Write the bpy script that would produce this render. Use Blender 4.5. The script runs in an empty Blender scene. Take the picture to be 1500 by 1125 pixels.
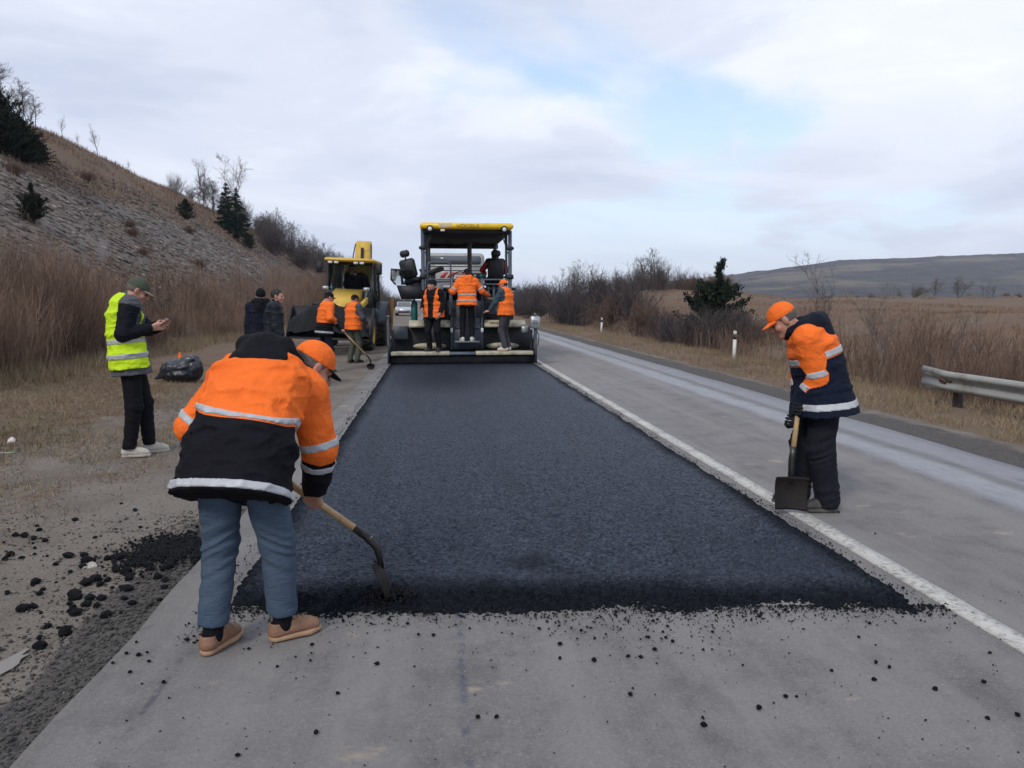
import bpy, bmesh, math, random
import numpy as np
from mathutils import Vector, Matrix, Euler

S = bpy.context.scene
COL = S.collection
rad = math.radians

# ------------------------------------------------------------------ camera
cam_d = bpy.data.cameras.new('camera')
cam_d.sensor_width = 36.0
cam_d.lens = 36.0 * 1100 / 1500
cam_d.clip_start = 0.05
cam_d.clip_end = 12000
cam = bpy.data.objects.new('camera', cam_d)
COL.objects.link(cam)
cam.location = (0, 0, 1.55)
cam.rotation_euler = (rad(90 - 6.354), 0, -rad(5.931))
S.camera = cam

# ------------------------------------------------------------------ world: broken overcast
SUN_EL, SUN_AZ = rad(42), rad(215)      # azimuth clockwise from +Y
W = bpy.data.worlds.new('World')
S.world = W
W.use_nodes = True
nt = W.node_tree
nt.nodes.clear()
def wn(t, **k):
    n = nt.nodes.new(t)
    for a, b in k.items(): setattr(n, a, b)
    return n
def wl(a, b): nt.links.new(a, b)
def wmath(op, a, b=None, clamp=False):
    n = wn('ShaderNodeMath', operation=op, use_clamp=clamp)
    for i, v in enumerate((a, b)):
        if v is None: continue
        if isinstance(v, (int, float)): n.inputs[i].default_value = v
        else: wl(v, n.inputs[i])
    return n.outputs[0]
out = wn('ShaderNodeOutputWorld'); bg = wn('ShaderNodeBackground')
bg.inputs['Strength'].default_value = 0.1
sky = wn('ShaderNodeTexSky', sky_type='NISHITA', sun_disc=False)
sky.sun_elevation = SUN_EL; sky.sun_rotation = SUN_AZ; sky.altitude = 300
sky.air_density = 1.0; sky.dust_density = 1.6
tc = wn('ShaderNodeTexCoord')
sep = wn('ShaderNodeSeparateXYZ'); wl(tc.outputs['Generated'], sep.inputs[0])
zz = wmath('ADD', wmath('MAXIMUM', sep.outputs['Z'], 0.0), 0.16)
px_ = wmath('DIVIDE', sep.outputs['X'], zz); py_ = wmath('DIVIDE', sep.outputs['Y'], zz)
cmb = wn('ShaderNodeCombineXYZ'); wl(px_, cmb.inputs[0]); wl(py_, cmb.inputs[1])
def wnoise(scale, detail, rough, off, dist=0.0):
    m = wn('ShaderNodeMapping'); m.inputs['Location'].default_value = off
    wl(cmb.outputs[0], m.inputs[0])
    n = wn('ShaderNodeTexNoise'); n.inputs['Scale'].default_value = scale
    n.inputs['Detail'].default_value = detail; n.inputs['Roughness'].default_value = rough
    n.inputs['Distortion'].default_value = dist
    wl(m.outputs[0], n.inputs['Vector']); return n.outputs['Fac']
def wramp(fac, stops):
    r = wn('ShaderNodeValToRGB'); wl(fac, r.inputs[0])
    e = r.color_ramp.elements
    while len(e) < len(stops): e.new(0.5)
    for q, (p, c) in zip(e, stops):
        q.position = p; q.color = (*c, 1)
    r.color_ramp.interpolation = 'EASE'
    return r.outputs[0]
cover = wramp(wnoise(0.62, 7, 0.52, (2.93, 1.62, 0), 0.3), [(0.36, (0,)*3), (0.50, (1,)*3)])
shade = wramp(wnoise(1.0, 8, 0.55, (8.1, 2.4, 3), 0.4),
              [(0.30, (5.1, 5.65, 7.1)), (0.46, (6.4, 6.9, 8.1)), (0.58, (7.8, 8.15, 9.0)), (0.70, (9.1, 9.3, 9.8))])
hor = wramp(sep.outputs['Z'], [(0.0, (1,)*3), (0.30, (0,)*3)])
mixh = wn('ShaderNodeMixRGB'); wl(wmath('MULTIPLY', hor, 0.75), mixh.inputs[0]); wl(shade, mixh.inputs[1])
mixh.inputs[2].default_value = (5.8, 6.35, 7.7, 1)
blue = wn('ShaderNodeMixRGB', blend_type='ADD'); blue.inputs[0].default_value = 1
wl(sky.outputs[0], blue.inputs[1]); blue.inputs[2].default_value = (2.4, 3.0, 3.9, 1)
mixc = wn('ShaderNodeMixRGB'); wl(wmath('MAXIMUM', cover, wmath('MULTIPLY', hor, 0.8)), mixc.inputs[0])
wl(blue.outputs[0], mixc.inputs[1]); wl(mixh.outputs[0], mixc.inputs[2])
wl(mixc.outputs[0], bg.inputs['Color']); wl(bg.outputs[0], out.inputs['Surface'])

# ------------------------------------------------------------------ sun through the cloud
sd = bpy.data.lights.new('sun', 'SUN'); sd.energy = 1.5; sd.angle = rad(10); sd.color = (1, 0.96, 0.9)
so = bpy.data.objects.new('sun', sd); COL.objects.link(so)
_sv = Vector((math.sin(SUN_AZ) * math.cos(SUN_EL), math.cos(SUN_AZ) * math.cos(SUN_EL), math.sin(SUN_EL)))
so.rotation_euler = _sv.to_track_quat('Z', 'Y').to_euler()
so.location = (0, 0, 60)

S.view_settings.view_transform = 'Standard'
S.view_settings.look = 'None'
S.view_settings.exposure = 0.28
S.view_settings.gamma = 1.0
S.view_settings.use_curve_mapping = False
S.render.engine = 'CYCLES'
S.cycles.max_bounces = 6
S.cycles.volume_bounces = 2
S.cycles.transparent_max_bounces = 6

# ------------------------------------------------------------------ helpers
rng = np.random.default_rng(7)
random.seed(7)

def tag(o, label=None, cat=None, group=None, kind=None):
    if label: o['label'] = label
    if cat: o['category'] = cat
    if group: o['group'] = group
    if kind: o['kind'] = kind
    return o

def empty(name, loc=(0, 0, 0), rz=0.0):
    o = bpy.data.objects.new(name, None); COL.objects.link(o)
    o.location = loc; o.rotation_euler = (0, 0, rz); o.empty_display_size = 0.2
    return o

def mesh_obj(name, V, F, mat=None, parent=None, smooth=False, attrs=None, loc=None):
    """V (n,3), F = (m,3) / (m,4) array or list of such arrays"""
    me = bpy.data.meshes.new(name)
    V = np.asarray(V, np.float32).reshape(-1, 3)
    Fs = F if isinstance(F, list) and len(F) and isinstance(F[0], np.ndarray) else [np.asarray(F)]
    Fs = [f for f in Fs if len(f)]
    loops = np.concatenate([f.ravel() for f in Fs]).astype(np.int32)
    tot = np.concatenate([np.full(len(f), f.shape[1], np.int32) for f in Fs])
    st = np.concatenate([[0], np.cumsum(tot)[:-1]]).astype(np.int32)
    me.vertices.add(len(V)); me.vertices.foreach_set('co', V.ravel())
    me.loops.add(len(loops)); me.loops.foreach_set('vertex_index', loops)
    me.polygons.add(len(tot)); me.polygons.foreach_set('loop_start', st)
    me.polygons.foreach_set('loop_total', tot)
    if smooth: me.polygons.foreach_set('use_smooth', np.ones(len(tot), bool))
    if attrs:
        for k, a in attrs.items():
            at = me.attributes.new(k, 'FLOAT', 'POINT')
            at.data.foreach_set('value', np.asarray(a, np.float32))
    me.update(calc_edges=True)
    me.validate()
    if mat: me.materials.append(mat)
    o = bpy.data.objects.new(name, me); COL.objects.link(o)
    if parent: o.parent = parent
    if loc is not None: o.location = loc
    return o

def dup(root, loc=None, rz=None, sc=None, label=None):
    c = root.copy(); COL.objects.link(c)
    if loc is not None: c.location = loc
    if rz is not None: c.rotation_euler = (0, 0, rz)
    if sc is not None: c.scale = (sc,) * 3 if isinstance(sc, (int, float)) else sc
    if label: c['label'] = label
    for ch in list(root.children):
        k = ch.copy(); COL.objects.link(k); k.parent = c
        for g in ch.children:
            q = g.copy(); COL.objects.link(q); q.parent = k
    return c

# ---- value noise in numpy
def _h(ix, iy, iz, seed):
    n = (ix * 374761393 + iy * 668265263 + iz * 2147483647 + seed * 974634777) & 0xffffffff
    n = ((n ^ (n >> 13)) * 1274126177) & 0xffffffff
    n = n ^ (n >> 16)
    return (n & 0xffff).astype(np.float32) / 32767.5 - 1.0
def noise3(x, y, z, seed=0):
    x = np.asarray(x, np.float64); y = np.asarray(y, np.float64); z = np.asarray(z, np.float64) + np.zeros_like(x)
    y = y + np.zeros_like(x)
    ix = np.floor(x).astype(np.int64); iy = np.floor(y).astype(np.int64); iz = np.floor(z).astype(np.int64)
    fx = (x - ix).astype(np.float32); fy = (y - iy).astype(np.float32); fz = (z - iz).astype(np.float32)
    ux = fx * fx * (3 - 2 * fx); uy = fy * fy * (3 - 2 * fy); uz = fz * fz * (3 - 2 * fz)
    r = 0
    for dz in (0, 1):
        wz = uz if dz else 1 - uz
        for dy in (0, 1):
            wy = uy if dy else 1 - uy
            for dx in (0, 1):
                wx = ux if dx else 1 - ux
                r = r + wx * wy * wz * _h(ix + dx, iy + dy, iz + dz, seed)
    return r
def noise2(x, y, seed=0):
    x = np.asarray(x, np.float64); y = np.asarray(y, np.float64) + np.zeros_like(x)
    ix = np.floor(x).astype(np.int64); iy = np.floor(y).astype(np.int64); iz = np.zeros_like(ix)
    fx = (x - ix).astype(np.float32); fy = (y - iy).astype(np.float32)
    ux = fx * fx * (3 - 2 * fx); uy = fy * fy * (3 - 2 * fy)
    a = _h(ix, iy, iz, seed); b = _h(ix + 1, iy, iz, seed); c = _h(ix, iy + 1, iz, seed); d = _h(ix + 1, iy + 1, iz, seed)
    return (a * (1 - ux) + b * ux) * (1 - uy) + (c * (1 - ux) + d * ux) * uy
def fbm2(x, y, oct=4, seed=0, gain=0.5):
    a, r, s = 1.0, 0, 0
    for i in range(oct):
        r = r + a * noise2(np.asarray(x) * 2 ** i + 17.3 * i, np.asarray(y) * 2 ** i - 9.1 * i, seed + i); s += a; a *= gain
    return r / s
def sstep(x, a, b):
    t = np.clip((np.asarray(x, float) - a) / (b - a), 0, 1)
    return t * t * (3 - 2 * t)

# ---- mesh collector: many simple shapes -> one mesh
class MB:
    def __init__(s): s.v = []; s.q = []; s.t = []; s.n = 0; s.a = []
    def add(s, V, Q=None, T=None, a=None):
        V = np.asarray(V, np.float32).reshape(-1, 3)
        s.v.append(V)
        if Q is not None and len(Q): s.q.append(np.asarray(Q, np.int32).reshape(-1, 4) + s.n)
        if T is not None and len(T): s.t.append(np.asarray(T, np.int32).reshape(-1, 3) + s.n)
        if a is not None: s.a.append(np.broadcast_to(np.asarray(a, np.float32), (len(V),)))
        s.n += len(V); return s
    def box(s, c, d, R=None, bev=0.0):
        """box centre c, full size d, optional rotation matrix, chamfered edges"""
        h = np.asarray(d, float) / 2
        if bev <= 0:
            P = np.array([[x, y, z] for z in (-1, 1) for y in (-1, 1) for x in (-1, 1)], float) * h
            Q = [(0, 2, 3, 1), (4, 5, 7, 6), (0, 1, 5, 4), (2, 6, 7, 3), (0, 4, 6, 2), (1, 3, 7, 5)]
            T = []
        else:
            b = min(bev, h.min() * 0.95); P = []; idx = {}
            for sz in (-1, 1):
                for sy in (-1, 1):
                    for sx in (-1, 1):
                        for ax in range(3):
                            p = [sx * (h[0] - b), sy * (h[1] - b), sz * (h[2] - b)]
                            p[ax] = (sx, sy, sz)[ax] * h[ax]
                            idx[(sx, sy, sz, ax)] = len(P); P.append(p)
            P = np.array(P); Q = []; T = []
            for ax in range(3):
                o1, o2 = [k for k in range(3) if k != ax]
                for sg in (-1, 1):
                    ring = []
                    for a_, b_ in ((-1, -1), (1, -1), (1, 1), (-1, 1)):
                        k = [0, 0, 0]; k[ax] = sg; k[o1] = a_; k[o2] = b_
                        ring.append(idx[(*k, ax)])
                    flip = (sg < 0) ^ (ax == 1)
                    Q.append(ring[::-1] if flip else ring)
            for ax in range(3):
                o1, o2 = [k for k in range(3) if k != ax]
                for a_ in (-1, 1):
                    for b_ in (-1, 1):
                        def kk(sg, axx):
                            k = [0, 0, 0]; k[ax] = sg; k[o1] = a_; k[o2] = b_; return idx[(*k, axx)]
                        Q.append([kk(-1, o1), kk(1, o1), kk(1, o2), kk(-1, o2)])
            for sz in (-1, 1):
                for sy in (-1, 1):
                    for sx in (-1, 1):
                        T.append([idx[(sx, sy, sz, 0)], idx[(sx, sy, sz, 1)], idx[(sx, sy, sz, 2)]])
        if R is not None: P = P @ np.asarray(R, float).T
        return s.add(P + np.asarray(c, float), Q, T)
    def tube(s, pts, r, n=8, cap=True, a=None):
        P = np.asarray(pts, float); m = len(P)
        r = np.broadcast_to(np.asarray(r, float), (m,))
        tg = np.gradient(P, axis=0); tg /= np.linalg.norm(tg, axis=1)[:, None] + 1e-9
        up = np.array([0, 0, 1.]) if abs(tg[0][2]) < 0.9 else np.array([1., 0, 0])
        V = []
        for i in range(m):
            u = up - tg[i] * np.dot(up, tg[i]); u /= np.linalg.norm(u) + 1e-9; up = u
            w = np.cross(tg[i], u)
            an = np.arange(n) * 2 * np.pi / n
            V.append(P[i] + r[i] * (np.cos(an)[:, None] * u + np.sin(an)[:, None] * w))
        V = np.concatenate(V); j = np.arange(n); jn = (j + 1) % n
        Q = np.concatenate([np.stack([i * n + j, i * n + jn, (i + 1) * n + jn, (i + 1) * n + j], 1) for i in range(m - 1)])
        T = []
        if cap:
            c0, c1 = len(V), len(V) + 1
            V = np.concatenate([V, P[:1], P[-1:]])
            T = np.concatenate([np.stack([np.full(n, c0), jn, j], 1), np.stack([np.full(n, c1), (m - 1) * n + j, (m - 1) * n + jn], 1)])
        return s.add(V, Q, T, a)
    def cyl(s, p0, p1, r, n=16, r1=None):
        return s.tube([p0, p1], [r, r if r1 is None else r1], n)
    def prism(s, poly, axis, a, b):
        """extrude 2-D polygon along axis ('x','y','z') from a to b"""
        k = 'xyz'.index(axis); P = np.asarray(poly, float); n = len(P)
        def put(t):
            V = np.zeros((n, 3)); o = [i for i in range(3) if i != k]
            V[:, o[0]] = P[:, 0]; V[:, o[1]] = P[:, 1]; V[:, k] = t; return V
        V = np.concatenate([put(a), put(b)]); j = np.arange(n); jn = (j + 1) % n
        s.add(V, np.stack([j, jn, n + jn, n + j], 1))
        # caps as fans round the centroid
        for base, t in ((0, a), (n, b)):
            c = V[base:base + n].mean(0)
            s.add(np.concatenate([V[base:base + n], c[None]]), None, np.stack([j, jn, np.full(n, n)], 1))
        return s
    def lathe(s, prof, c, axis='z', n=24):
        """profile [(r, t)...] round an axis through c"""
        prof = np.asarray(prof, float); m = len(prof); an = np.arange(n) * 2 * np.pi / n
        V = np.zeros((m, n, 3)); k = 'xyz'.index(axis); o = [(k + 1) % 3, (k + 2) % 3]
        V[..., o[0]] = prof[:, 0][:, None] * np.cos(an); V[..., o[1]] = prof[:, 0][:, None] * np.sin(an); V[..., k] = prof[:, 1][:, None]
        j = np.arange(n); jn = (j + 1) % n
        Q = np.concatenate([np.stack([i * n + j, i * n + jn, (i + 1) * n + jn, (i + 1) * n + j], 1) for i in range(m - 1)])
        return s.add(V.reshape(-1, 3) + np.asarray(c, float), Q)
    def build(s, name, mat=None, parent=None, smooth=False, loc=None, recalc=True):
        F = []
        if s.q: F.append(np.concatenate(s.q))
        if s.t: F.append(np.concatenate(s.t))
        V = np.concatenate(s.v)
        at = {'rnd': np.concatenate(s.a)} if s.a and sum(len(x) for x in s.a) == len(V) else None
        o = mesh_obj(name, V, F, mat, parent, smooth, at, loc)
        if recalc:
            bm = bmesh.new(); bm.from_mesh(o.data)
            bmesh.ops.remove_doubles(bm, verts=bm.verts, dist=1e-5)
            bmesh.ops.recalc_face_normals(bm, faces=bm.faces); bm.to_mesh(o.data); bm.free()
        if smooth == 'auto':
            o.data.set_sharp_from_angle(angle=rad(40))
        return o

def rotz(a): c, s_ = math.cos(a), math.sin(a); return np.array([[c, -s_, 0], [s_, c, 0], [0, 0, 1.]])
def rotx(a): c, s_ = math.cos(a), math.sin(a); return np.array([[1, 0, 0], [0, c, -s_], [0, s_, c]])
def roty(a): c, s_ = math.cos(a), math.sin(a); return np.array([[c, 0, s_], [0, 1, 0], [-s_, 0, c]])

# ---- materials
class NT:
    def __init__(s, name):
        s.m = bpy.data.materials.new(name); s.m.use_nodes = True
        s.t = s.m.node_tree; s.b = s.t.nodes['Principled BSDF']
        s.tc = None
    def n(s, t, **k):
        q = s.t.nodes.new(t)
        for a, b in k.items(): setattr(q, a, b)
        return q
    def l(s, a, b): s.t.links.new(a, b)
    def co(s, scale=(1, 1, 1), src='Object', rot=(0, 0, 0)):
        if s.tc is None: s.tc = s.n('ShaderNodeTexCoord')
        m = s.n('ShaderNodeMapping'); m.inputs['Scale'].default_value = scale; m.inputs['Rotation'].default_value = rot
        s.l(s.tc.outputs[src], m.inputs[0]); return m.outputs[0]
    def noise(s, scale, detail=4, rough=0.5, vec=None, dist=0.0):
        q = s.n('ShaderNodeTexNoise'); q.inputs['Scale'].default_value = scale
        q.inputs['Detail'].default_value = detail; q.inputs['Roughness'].default_value = rough; q.inputs['Distortion'].default_value = dist
        s.l(vec if vec is not None else s.co(), q.inputs['Vector']); return q.outputs['Fac']
    def voro(s, scale, feature='F1', vec=None, out='Distance', rnd=1.0):
        q = s.n('ShaderNodeTexVoronoi', feature=feature); q.inputs['Scale'].default_value = scale
        q.inputs['Randomness'].default_value = rnd
        s.l(vec if vec is not None else s.co(), q.inputs['Vector']); return q.outputs[out]
    def ramp(s, fac, stops, mode='LINEAR'):
        r = s.n('ShaderNodeValToRGB'); s.l(fac, r.inputs[0]); e = r.color_ramp.elements
        while len(e) < len(stops): e.new(0.5)
        for q, (p, c) in zip(e, stops):
            q.position = p; c = (c,) * 3 if isinstance(c, (int, float)) else c; q.color = (*c, 1)
        r.color_ramp.interpolation = mode; return r.outputs[0]
    def mix(s, fac, a, b, mode='MIX'):
        q = s.n('ShaderNodeMixRGB', blend_type=mode)
        for i, v in enumerate((fac, a, b)):
            if isinstance(v, (int, float)): q.inputs[i].default_value = v if i == 0 else (v, v, v, 1)
            elif isinstance(v, tuple): q.inputs[i].default_value = (*v, 1)
            else: s.l(v, q.inputs[i])
        return q.outputs[0]
    def math(s, op, a, b=0.0, clamp=False):
        q = s.n('ShaderNodeMath', operation=op, use_clamp=clamp)
        for i, v in enumerate((a, b)):
            if isinstance(v, (int, float)): q.inputs[i].default_value = v
            else: s.l(v, q.inputs[i])
        return q.outputs[0]
    def attr(s, name):
        q = s.n('ShaderNodeAttribute', attribute_name=name); return q.outputs['Fac']
    def set(s, col=None, rough=None, metal=None, spec=None):
        for k, v in (('Base Color', col), ('Roughness', rough), ('Metallic', metal), ('Specular IOR Level', spec)):
            if v is None: continue
            if isinstance(v, tuple): s.b.inputs[k].default_value = (*v, 1)
            elif isinstance(v, (int, float)): s.b.inputs[k].default_value = v
            else: s.l(v, s.b.inputs[k])
        return s
    def bump(s, h, strength=0.3, dist=0.01):
        q = s.n('ShaderNodeBump'); q.inputs['Strength'].default_value = strength; q.inputs['Distance'].default_value = dist
        s.l(h, q.inputs['Height'])
        if s.b.inputs['Normal'].is_linked:
            s.l(s.b.inputs['Normal'].links[0].from_socket, q.inputs['Normal'])
        s.l(q.outputs[0], s.b.inputs['Normal']); return s
_M = {}
def pmat(name, col, rough=0.6, var=0.25, sc=6.0, metal=0.0, bump=0.15, bsc=60, dirt=None, dirt_amt=0.0, dirt_sc=3.0, spec=0.5):
    """general procedural material: colour with two scales of variation, roughness variation, fine relief, optional dirt"""
    if name in _M: return _M[name]
    t = NT(name)
    c = t.mix(t.ramp(t.noise(sc, 5, 0.6), [(0.3, 0.0), (0.7, 1.0)]), tuple(x * (1 - var) for x in col), tuple(min(1, x * (1 + var * 0.7)) for x in col))
    if dirt:
        d = t.ramp(t.noise(dirt_sc, 7, 0.68), [(0.5 - 0.22 * dirt_amt, 1.0), (0.62, 0.0)] if dirt_amt < 0 else [(0.62 - 0.3 * dirt_amt, 0.0), (0.80 - 0.2 * dirt_amt, 1.0)])
        c = t.mix(d, c, dirt)
    r = t.ramp(t.noise(sc * 2.3, 4), [(0.2, max(0, rough - 0.1)), (0.8, min(1, rough + 0.12))])
    t.set(c, r, metal, spec)
    if bump: t.bump(t.noise(bsc, 3), bump, 0.01)
    _M[name] = t.m; return t.m
# ================================================================== THE SETTING
EDGE_L, EDGE_R = -1.42, 5.45

def left_hill(x, y):
    d = -x - 8.6 - 0.5 * fbm2(x * 0.0 + 3, y * 0.08, 3, 5)
    ridge = 15.6 - 0.036 * np.clip(y - 40, 0, 400) + 0.9 * fbm2(x * 0.02, y * 0.045, 4, 11)
    ridge = ridge * (1 - 0.72 * sstep(y, 95, 210))
    slope = 0.735 + 0.05 * fbm2(x * 0.05, y * 0.05, 2, 3)
    h = np.clip(d, 0, None) * slope
    k = 1.6
    h = -k * np.log(np.exp(-h / k) + np.exp(-ridge / k)) + k * np.log(1 + np.exp(-ridge / k))   # soft minimum
    h = h + np.clip(d - 20, 0, 60) * 0.05
    h = h + (0.22 * fbm2(x * 0.35, y * 0.25, 4, 21) + 0.35 * fbm2(x * 0.12, y * 0.12, 3, 33)) * sstep(d, 0.5, 5)
    return h * sstep(d, -0.8, 1.2)

def right_side(x, y):
    p = np.interp(x, [5.4, 5.8, 7.0, 8.4, 9.6, 10.8, 13.5, 18, 40, 120, 400],
                  [-0.02, -0.05, -0.10, -0.15, -0.32, -0.38, 0.40, 1.02, 1.12, 1.3, 2.0])
    bank = (1.15 + 0.45 * fbm2(x * 0.16, y * 0.10, 3, 47)) * sstep(y, 30, 58) * sstep(x, 9.5, 14.5) * (1 - 0.55 * sstep(x, 17, 34))
    rough = (0.10 * fbm2(x * 0.5, y * 0.5, 4, 41) + 0.34 * fbm2(x * 0.11, y * 0.10, 3, 43) * sstep(x, 9, 14)) * sstep(x, 6.6, 9)
    return p + bank + rough

def ground_z(x, y):
    x = np.asarray(x, float); y = np.asarray(y, float)
    lf = -0.03 - 0.02 * sstep(-x, 1.4, 2.2) + 0.10 * sstep(-x, 2.4, 8) + (0.03 * fbm2(x * 1.3, y * 0.9, 4, 51) + 0.012 * fbm2(x * 7, y * 5, 3, 57)) * sstep(-x, 1.5, 2.0)
    lf = lf + left_hill(x, y)
    rt = right_side(x, y)
    road = -0.04
    z = np.where(x < -1.3, lf, np.where(x > 5.4, rt, road))
    return z

def axis(stops):
    """[(start, step), ...] growing steps"""
    out = [stops[0][0]]
    for (a, st), (b, _) in zip(stops, stops[1:]):
        n = max(1, int(round((b - a) / st))); out += list(np.linspace(a, b, n + 1)[1:])
    return np.array(out)
gx = axis([(-160, 6), (-60, 1.5), (-30, 0.45), (-9, 0.16), (-4.5, 0.05), (-1.2, 0.5), (5.3, 0.08), (9.5, 0.3), (20, 1.2), (60, 6), (400, 0)])
gy = axis([(-12, 1.0), (1.5, 0.05), (8, 0.09), (16, 0.22), (30, 0.5), (60, 1.2), (120, 4), (420, 0)])
X, Y = np.meshgrid(gx, gy)
Z = ground_z(X, Y)
def grid_faces(nx, ny):
    i = np.arange(nx - 1)[None, :] + np.arange(ny - 1)[:, None] * nx
    i = i.ravel(); return np.stack([i, i + 1, i + nx + 1, i + nx], 1)

# ---- ground material
t = NT('ground_soil')
co = t.co()
scree, grassm, gravel, tar = t.attr('scree'), t.attr('grass'), t.attr('gravel'), t.attr('tar')
n1, n2, n3 = t.noise(1.1, 6, 0.6), t.noise(7, 6, 0.65), t.noise(60, 4, 0.7)
soil = t.mix(n2, (0.092, 0.077, 0.063), (0.195, 0.165, 0.138))
soil = t.mix(t.ramp(n1, [(0.35, 0.0), (0.65, 0.7)]), soil, (0.235, 0.205, 0.175))
soil = t.mix(t.ramp(n3, [(0.35, 0.75), (0.52, 0.0)]), soil, (0.07, 0.06, 0.052))
gr = t.mix(t.noise(13, 6, 0.7), (0.072, 0.050, 0.036), (0.215, 0.150, 0.100))
gr = t.mix(t.ramp(t.noise(0.35, 4), [(0.4, 0.0), (0.65, 0.85)]), gr, (0.130, 0.078, 0.054))
gr = t.mix(t.ramp(t.noise(0.8, 3), [(0.58, 0.0), (0.72, 0.45)]), gr, (0.09, 0.10, 0.045))
sv = t.co((1.0, 0.5, 2.2), rot=(0, 0, rad(25)))
sc = t.mix(t.noise(2.6, 8, 0.75, sv), (0.070, 0.057, 0.051), (0.235, 0.208, 0.190))
sc = t.mix(t.ramp(t.noise(0.25, 5), [(0.42, 0.0), (0.62, 0.8)]), sc, (0.120, 0.085, 0.066))
gv = t.mix(t.voro(55, out='Color'), (0.034, 0.031, 0.030), (0.118, 0.107, 0.100))
gv = t.mix(t.ramp(n2, [(0.4, 0.0), (0.7, 0.6)]), gv, (0.10, 0.085, 0.072))
wob = t.math('MULTIPLY', t.math('SUBTRACT', t.noise(3.2, 6, 0.65), 0.5), 0.9)
def edge(m): return t.ramp(t.math('ADD', m, wob), [(0.42, 0.0), (0.6, 1.0)])
c = t.mix(edge(grassm), soil, gr); c = t.mix(edge(scree), c, sc); c = t.mix(edge(gravel), c, gv)
c = t.mix(edge(tar), c, (0.022, 0.022, 0.024))
t.set(c, 0.92, spec=0.2)
t.bump(n2, 0.5, 0.05); t.bump(n3, 0.6, 0.012)
M_GROUND = t.m

d = -X - 8.6
hillz = left_hill(X, Y)
a_scree = sstep(d, 1.5, 5) * (1 - sstep(hillz, 6.0, 10.5)) * (1 - sstep(Y, 85, 120))
a_scree *= 1 - 0.8 * sstep(Y, 30, 60) * sstep(hillz, 5, 8)
a_grass = np.maximum(sstep(-X, 6.0, 8.5) * (1 - a_scree), sstep(X, 6.1, 7.0))
a_grass = np.maximum(a_grass, 0.62 * sstep(-X, 2.6, 5.0) * sstep(Y, 6.0, 9.0))
a_grass = np.maximum(a_grass, 0.42 * sstep(-X, 2.0, 3.0) * sstep(Y, 5.0, 6.5))
a_gravel = np.where(X > 0, 0.9 - 0.9 * sstep(X + 0.25 * fbm2(X * 1.5, Y * 0.8, 3, 59), 5.9, 6.9), 0.0)
a_gravel = np.maximum(a_gravel, np.where(X < 0, sstep(X + 0.12 * fbm2(X * 2, Y * 2.2, 3, 58), -1.90, -1.60) * (1 - sstep(Y, 4.5, 8)) * 0.85, 0))
blot = lambda x0, y0, rx, ry, a=0.0: np.clip(1.15 - np.hypot(((X - x0) * math.cos(a) + (Y - y0) * math.sin(a)) / rx, (-(X - x0) * math.sin(a) + (Y - y0) * math.cos(a)) / ry), 0, 1)
a_tar = 0.72 * np.maximum.reduce([0.75 * blot(-2.35, 5.35, 0.34, 0.2, -0.5), 0.6 * blot(-2.25, 6.0, 0.42, 0.09, -0.3),
                           0.8 * blot(-1.75, 4.75, 0.30, 0.28), 0.6 * blot(-2.65, 4.75, 0.32, 0.2), 0.5 * blot(-1.9, 4.2, 0.3, 0.3)])
ground = mesh_obj('ground', np.stack([X, Y, Z], -1), grid_faces(len(gx), len(gy)), M_GROUND, smooth=True,
                  attrs=dict(scree=a_scree.ravel(), grass=a_grass.ravel(), gravel=a_gravel.ravel(), tar=a_tar.ravel()))
tag(ground, kind='structure')
# far plain that carries the ground on to the horizon
t = NT('far_ground')
c = t.mix(t.noise(0.012, 6, 0.6), (0.10, 0.075, 0.052), (0.20, 0.155, 0.105))
c = t.mix(t.ramp(t.noise(0.006, 4), [(0.5, 0.0), (0.6, 0.6)]), c, (0.07, 0.055, 0.05))
t.set(c, 0.95, spec=0.1)
mb = MB(); s = 9000
mb.add([(-s, -s, -3.5), (s, -s, -3.5), (s, s, -3.5), (-s, s, -3.5)], [(0, 1, 2, 3)])
tag(mb.build('far_plain', t.m), kind='structure')

# ---- far wooded hills
t = NT('far_hill_wood')
v = t.co((1, 1, 2.5))
c = t.mix(t.ramp(t.noise(0.022, 10, 0.8, v), [(0.36, 0.0), (0.64, 1.0)]), (0.009, 0.010, 0.015), (0.105, 0.086, 0.080))  # dark tone tinted bluish: some haze is put into the colour
c = t.mix(t.ramp(t.noise(0.0055, 6, 0.6, t.co((0.45, 1, 3.5))), [(0.53, 0.0), (0.60, 0.9)]), c, (0.185, 0.148, 0.10))
c = t.mix(t.ramp(t.noise(0.010, 5, 0.6), [(0.55, 0.0), (0.66, 0.7)]), c, (0.035, 0.038, 0.034))
t.set(c, 1.0, spec=0.0); t.bump(t.noise(0.06, 8, 0.75), 1.0, 12)
hx = np.linspace(-700, 2600, 330); hy = np.linspace(900, 2500, 80)
HX, HY = np.meshgrid(hx, hy)
rise = sstep(HY, 900, 1750)
az = HX / HY
prof = np.interp(az, [-0.3, 0.05, 0.16, 0.22, 0.29, 0.412, 0.50, 0.573, 0.70, 0.84, 1.2], [0.002, 0.003, 0.004, 0.013, 0.0240, 0.0355, 0.047, 0.055, 0.0625, 0.0685, 0.070])
HZ = -4 + rise * (prof * 1750) + rise * (9 * fbm2(HX * 0.004, HY * 0.004, 4, 61) + 4.5 * fbm2(HX * 0.02, HY * 0.02, 4, 62)) * np.clip(prof / 0.03, 0.15, 1)
HZ += rise * 2.2 * np.abs(fbm2(HX * 0.09, HY * 0.09, 3, 63)) * np.clip(prof / 0.03, 0, 1)
tag(mesh_obj('far_hills', np.stack([HX, HY, HZ], -1), grid_faces(len(hx), len(hy)), t.m, smooth=True), kind='structure')

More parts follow.
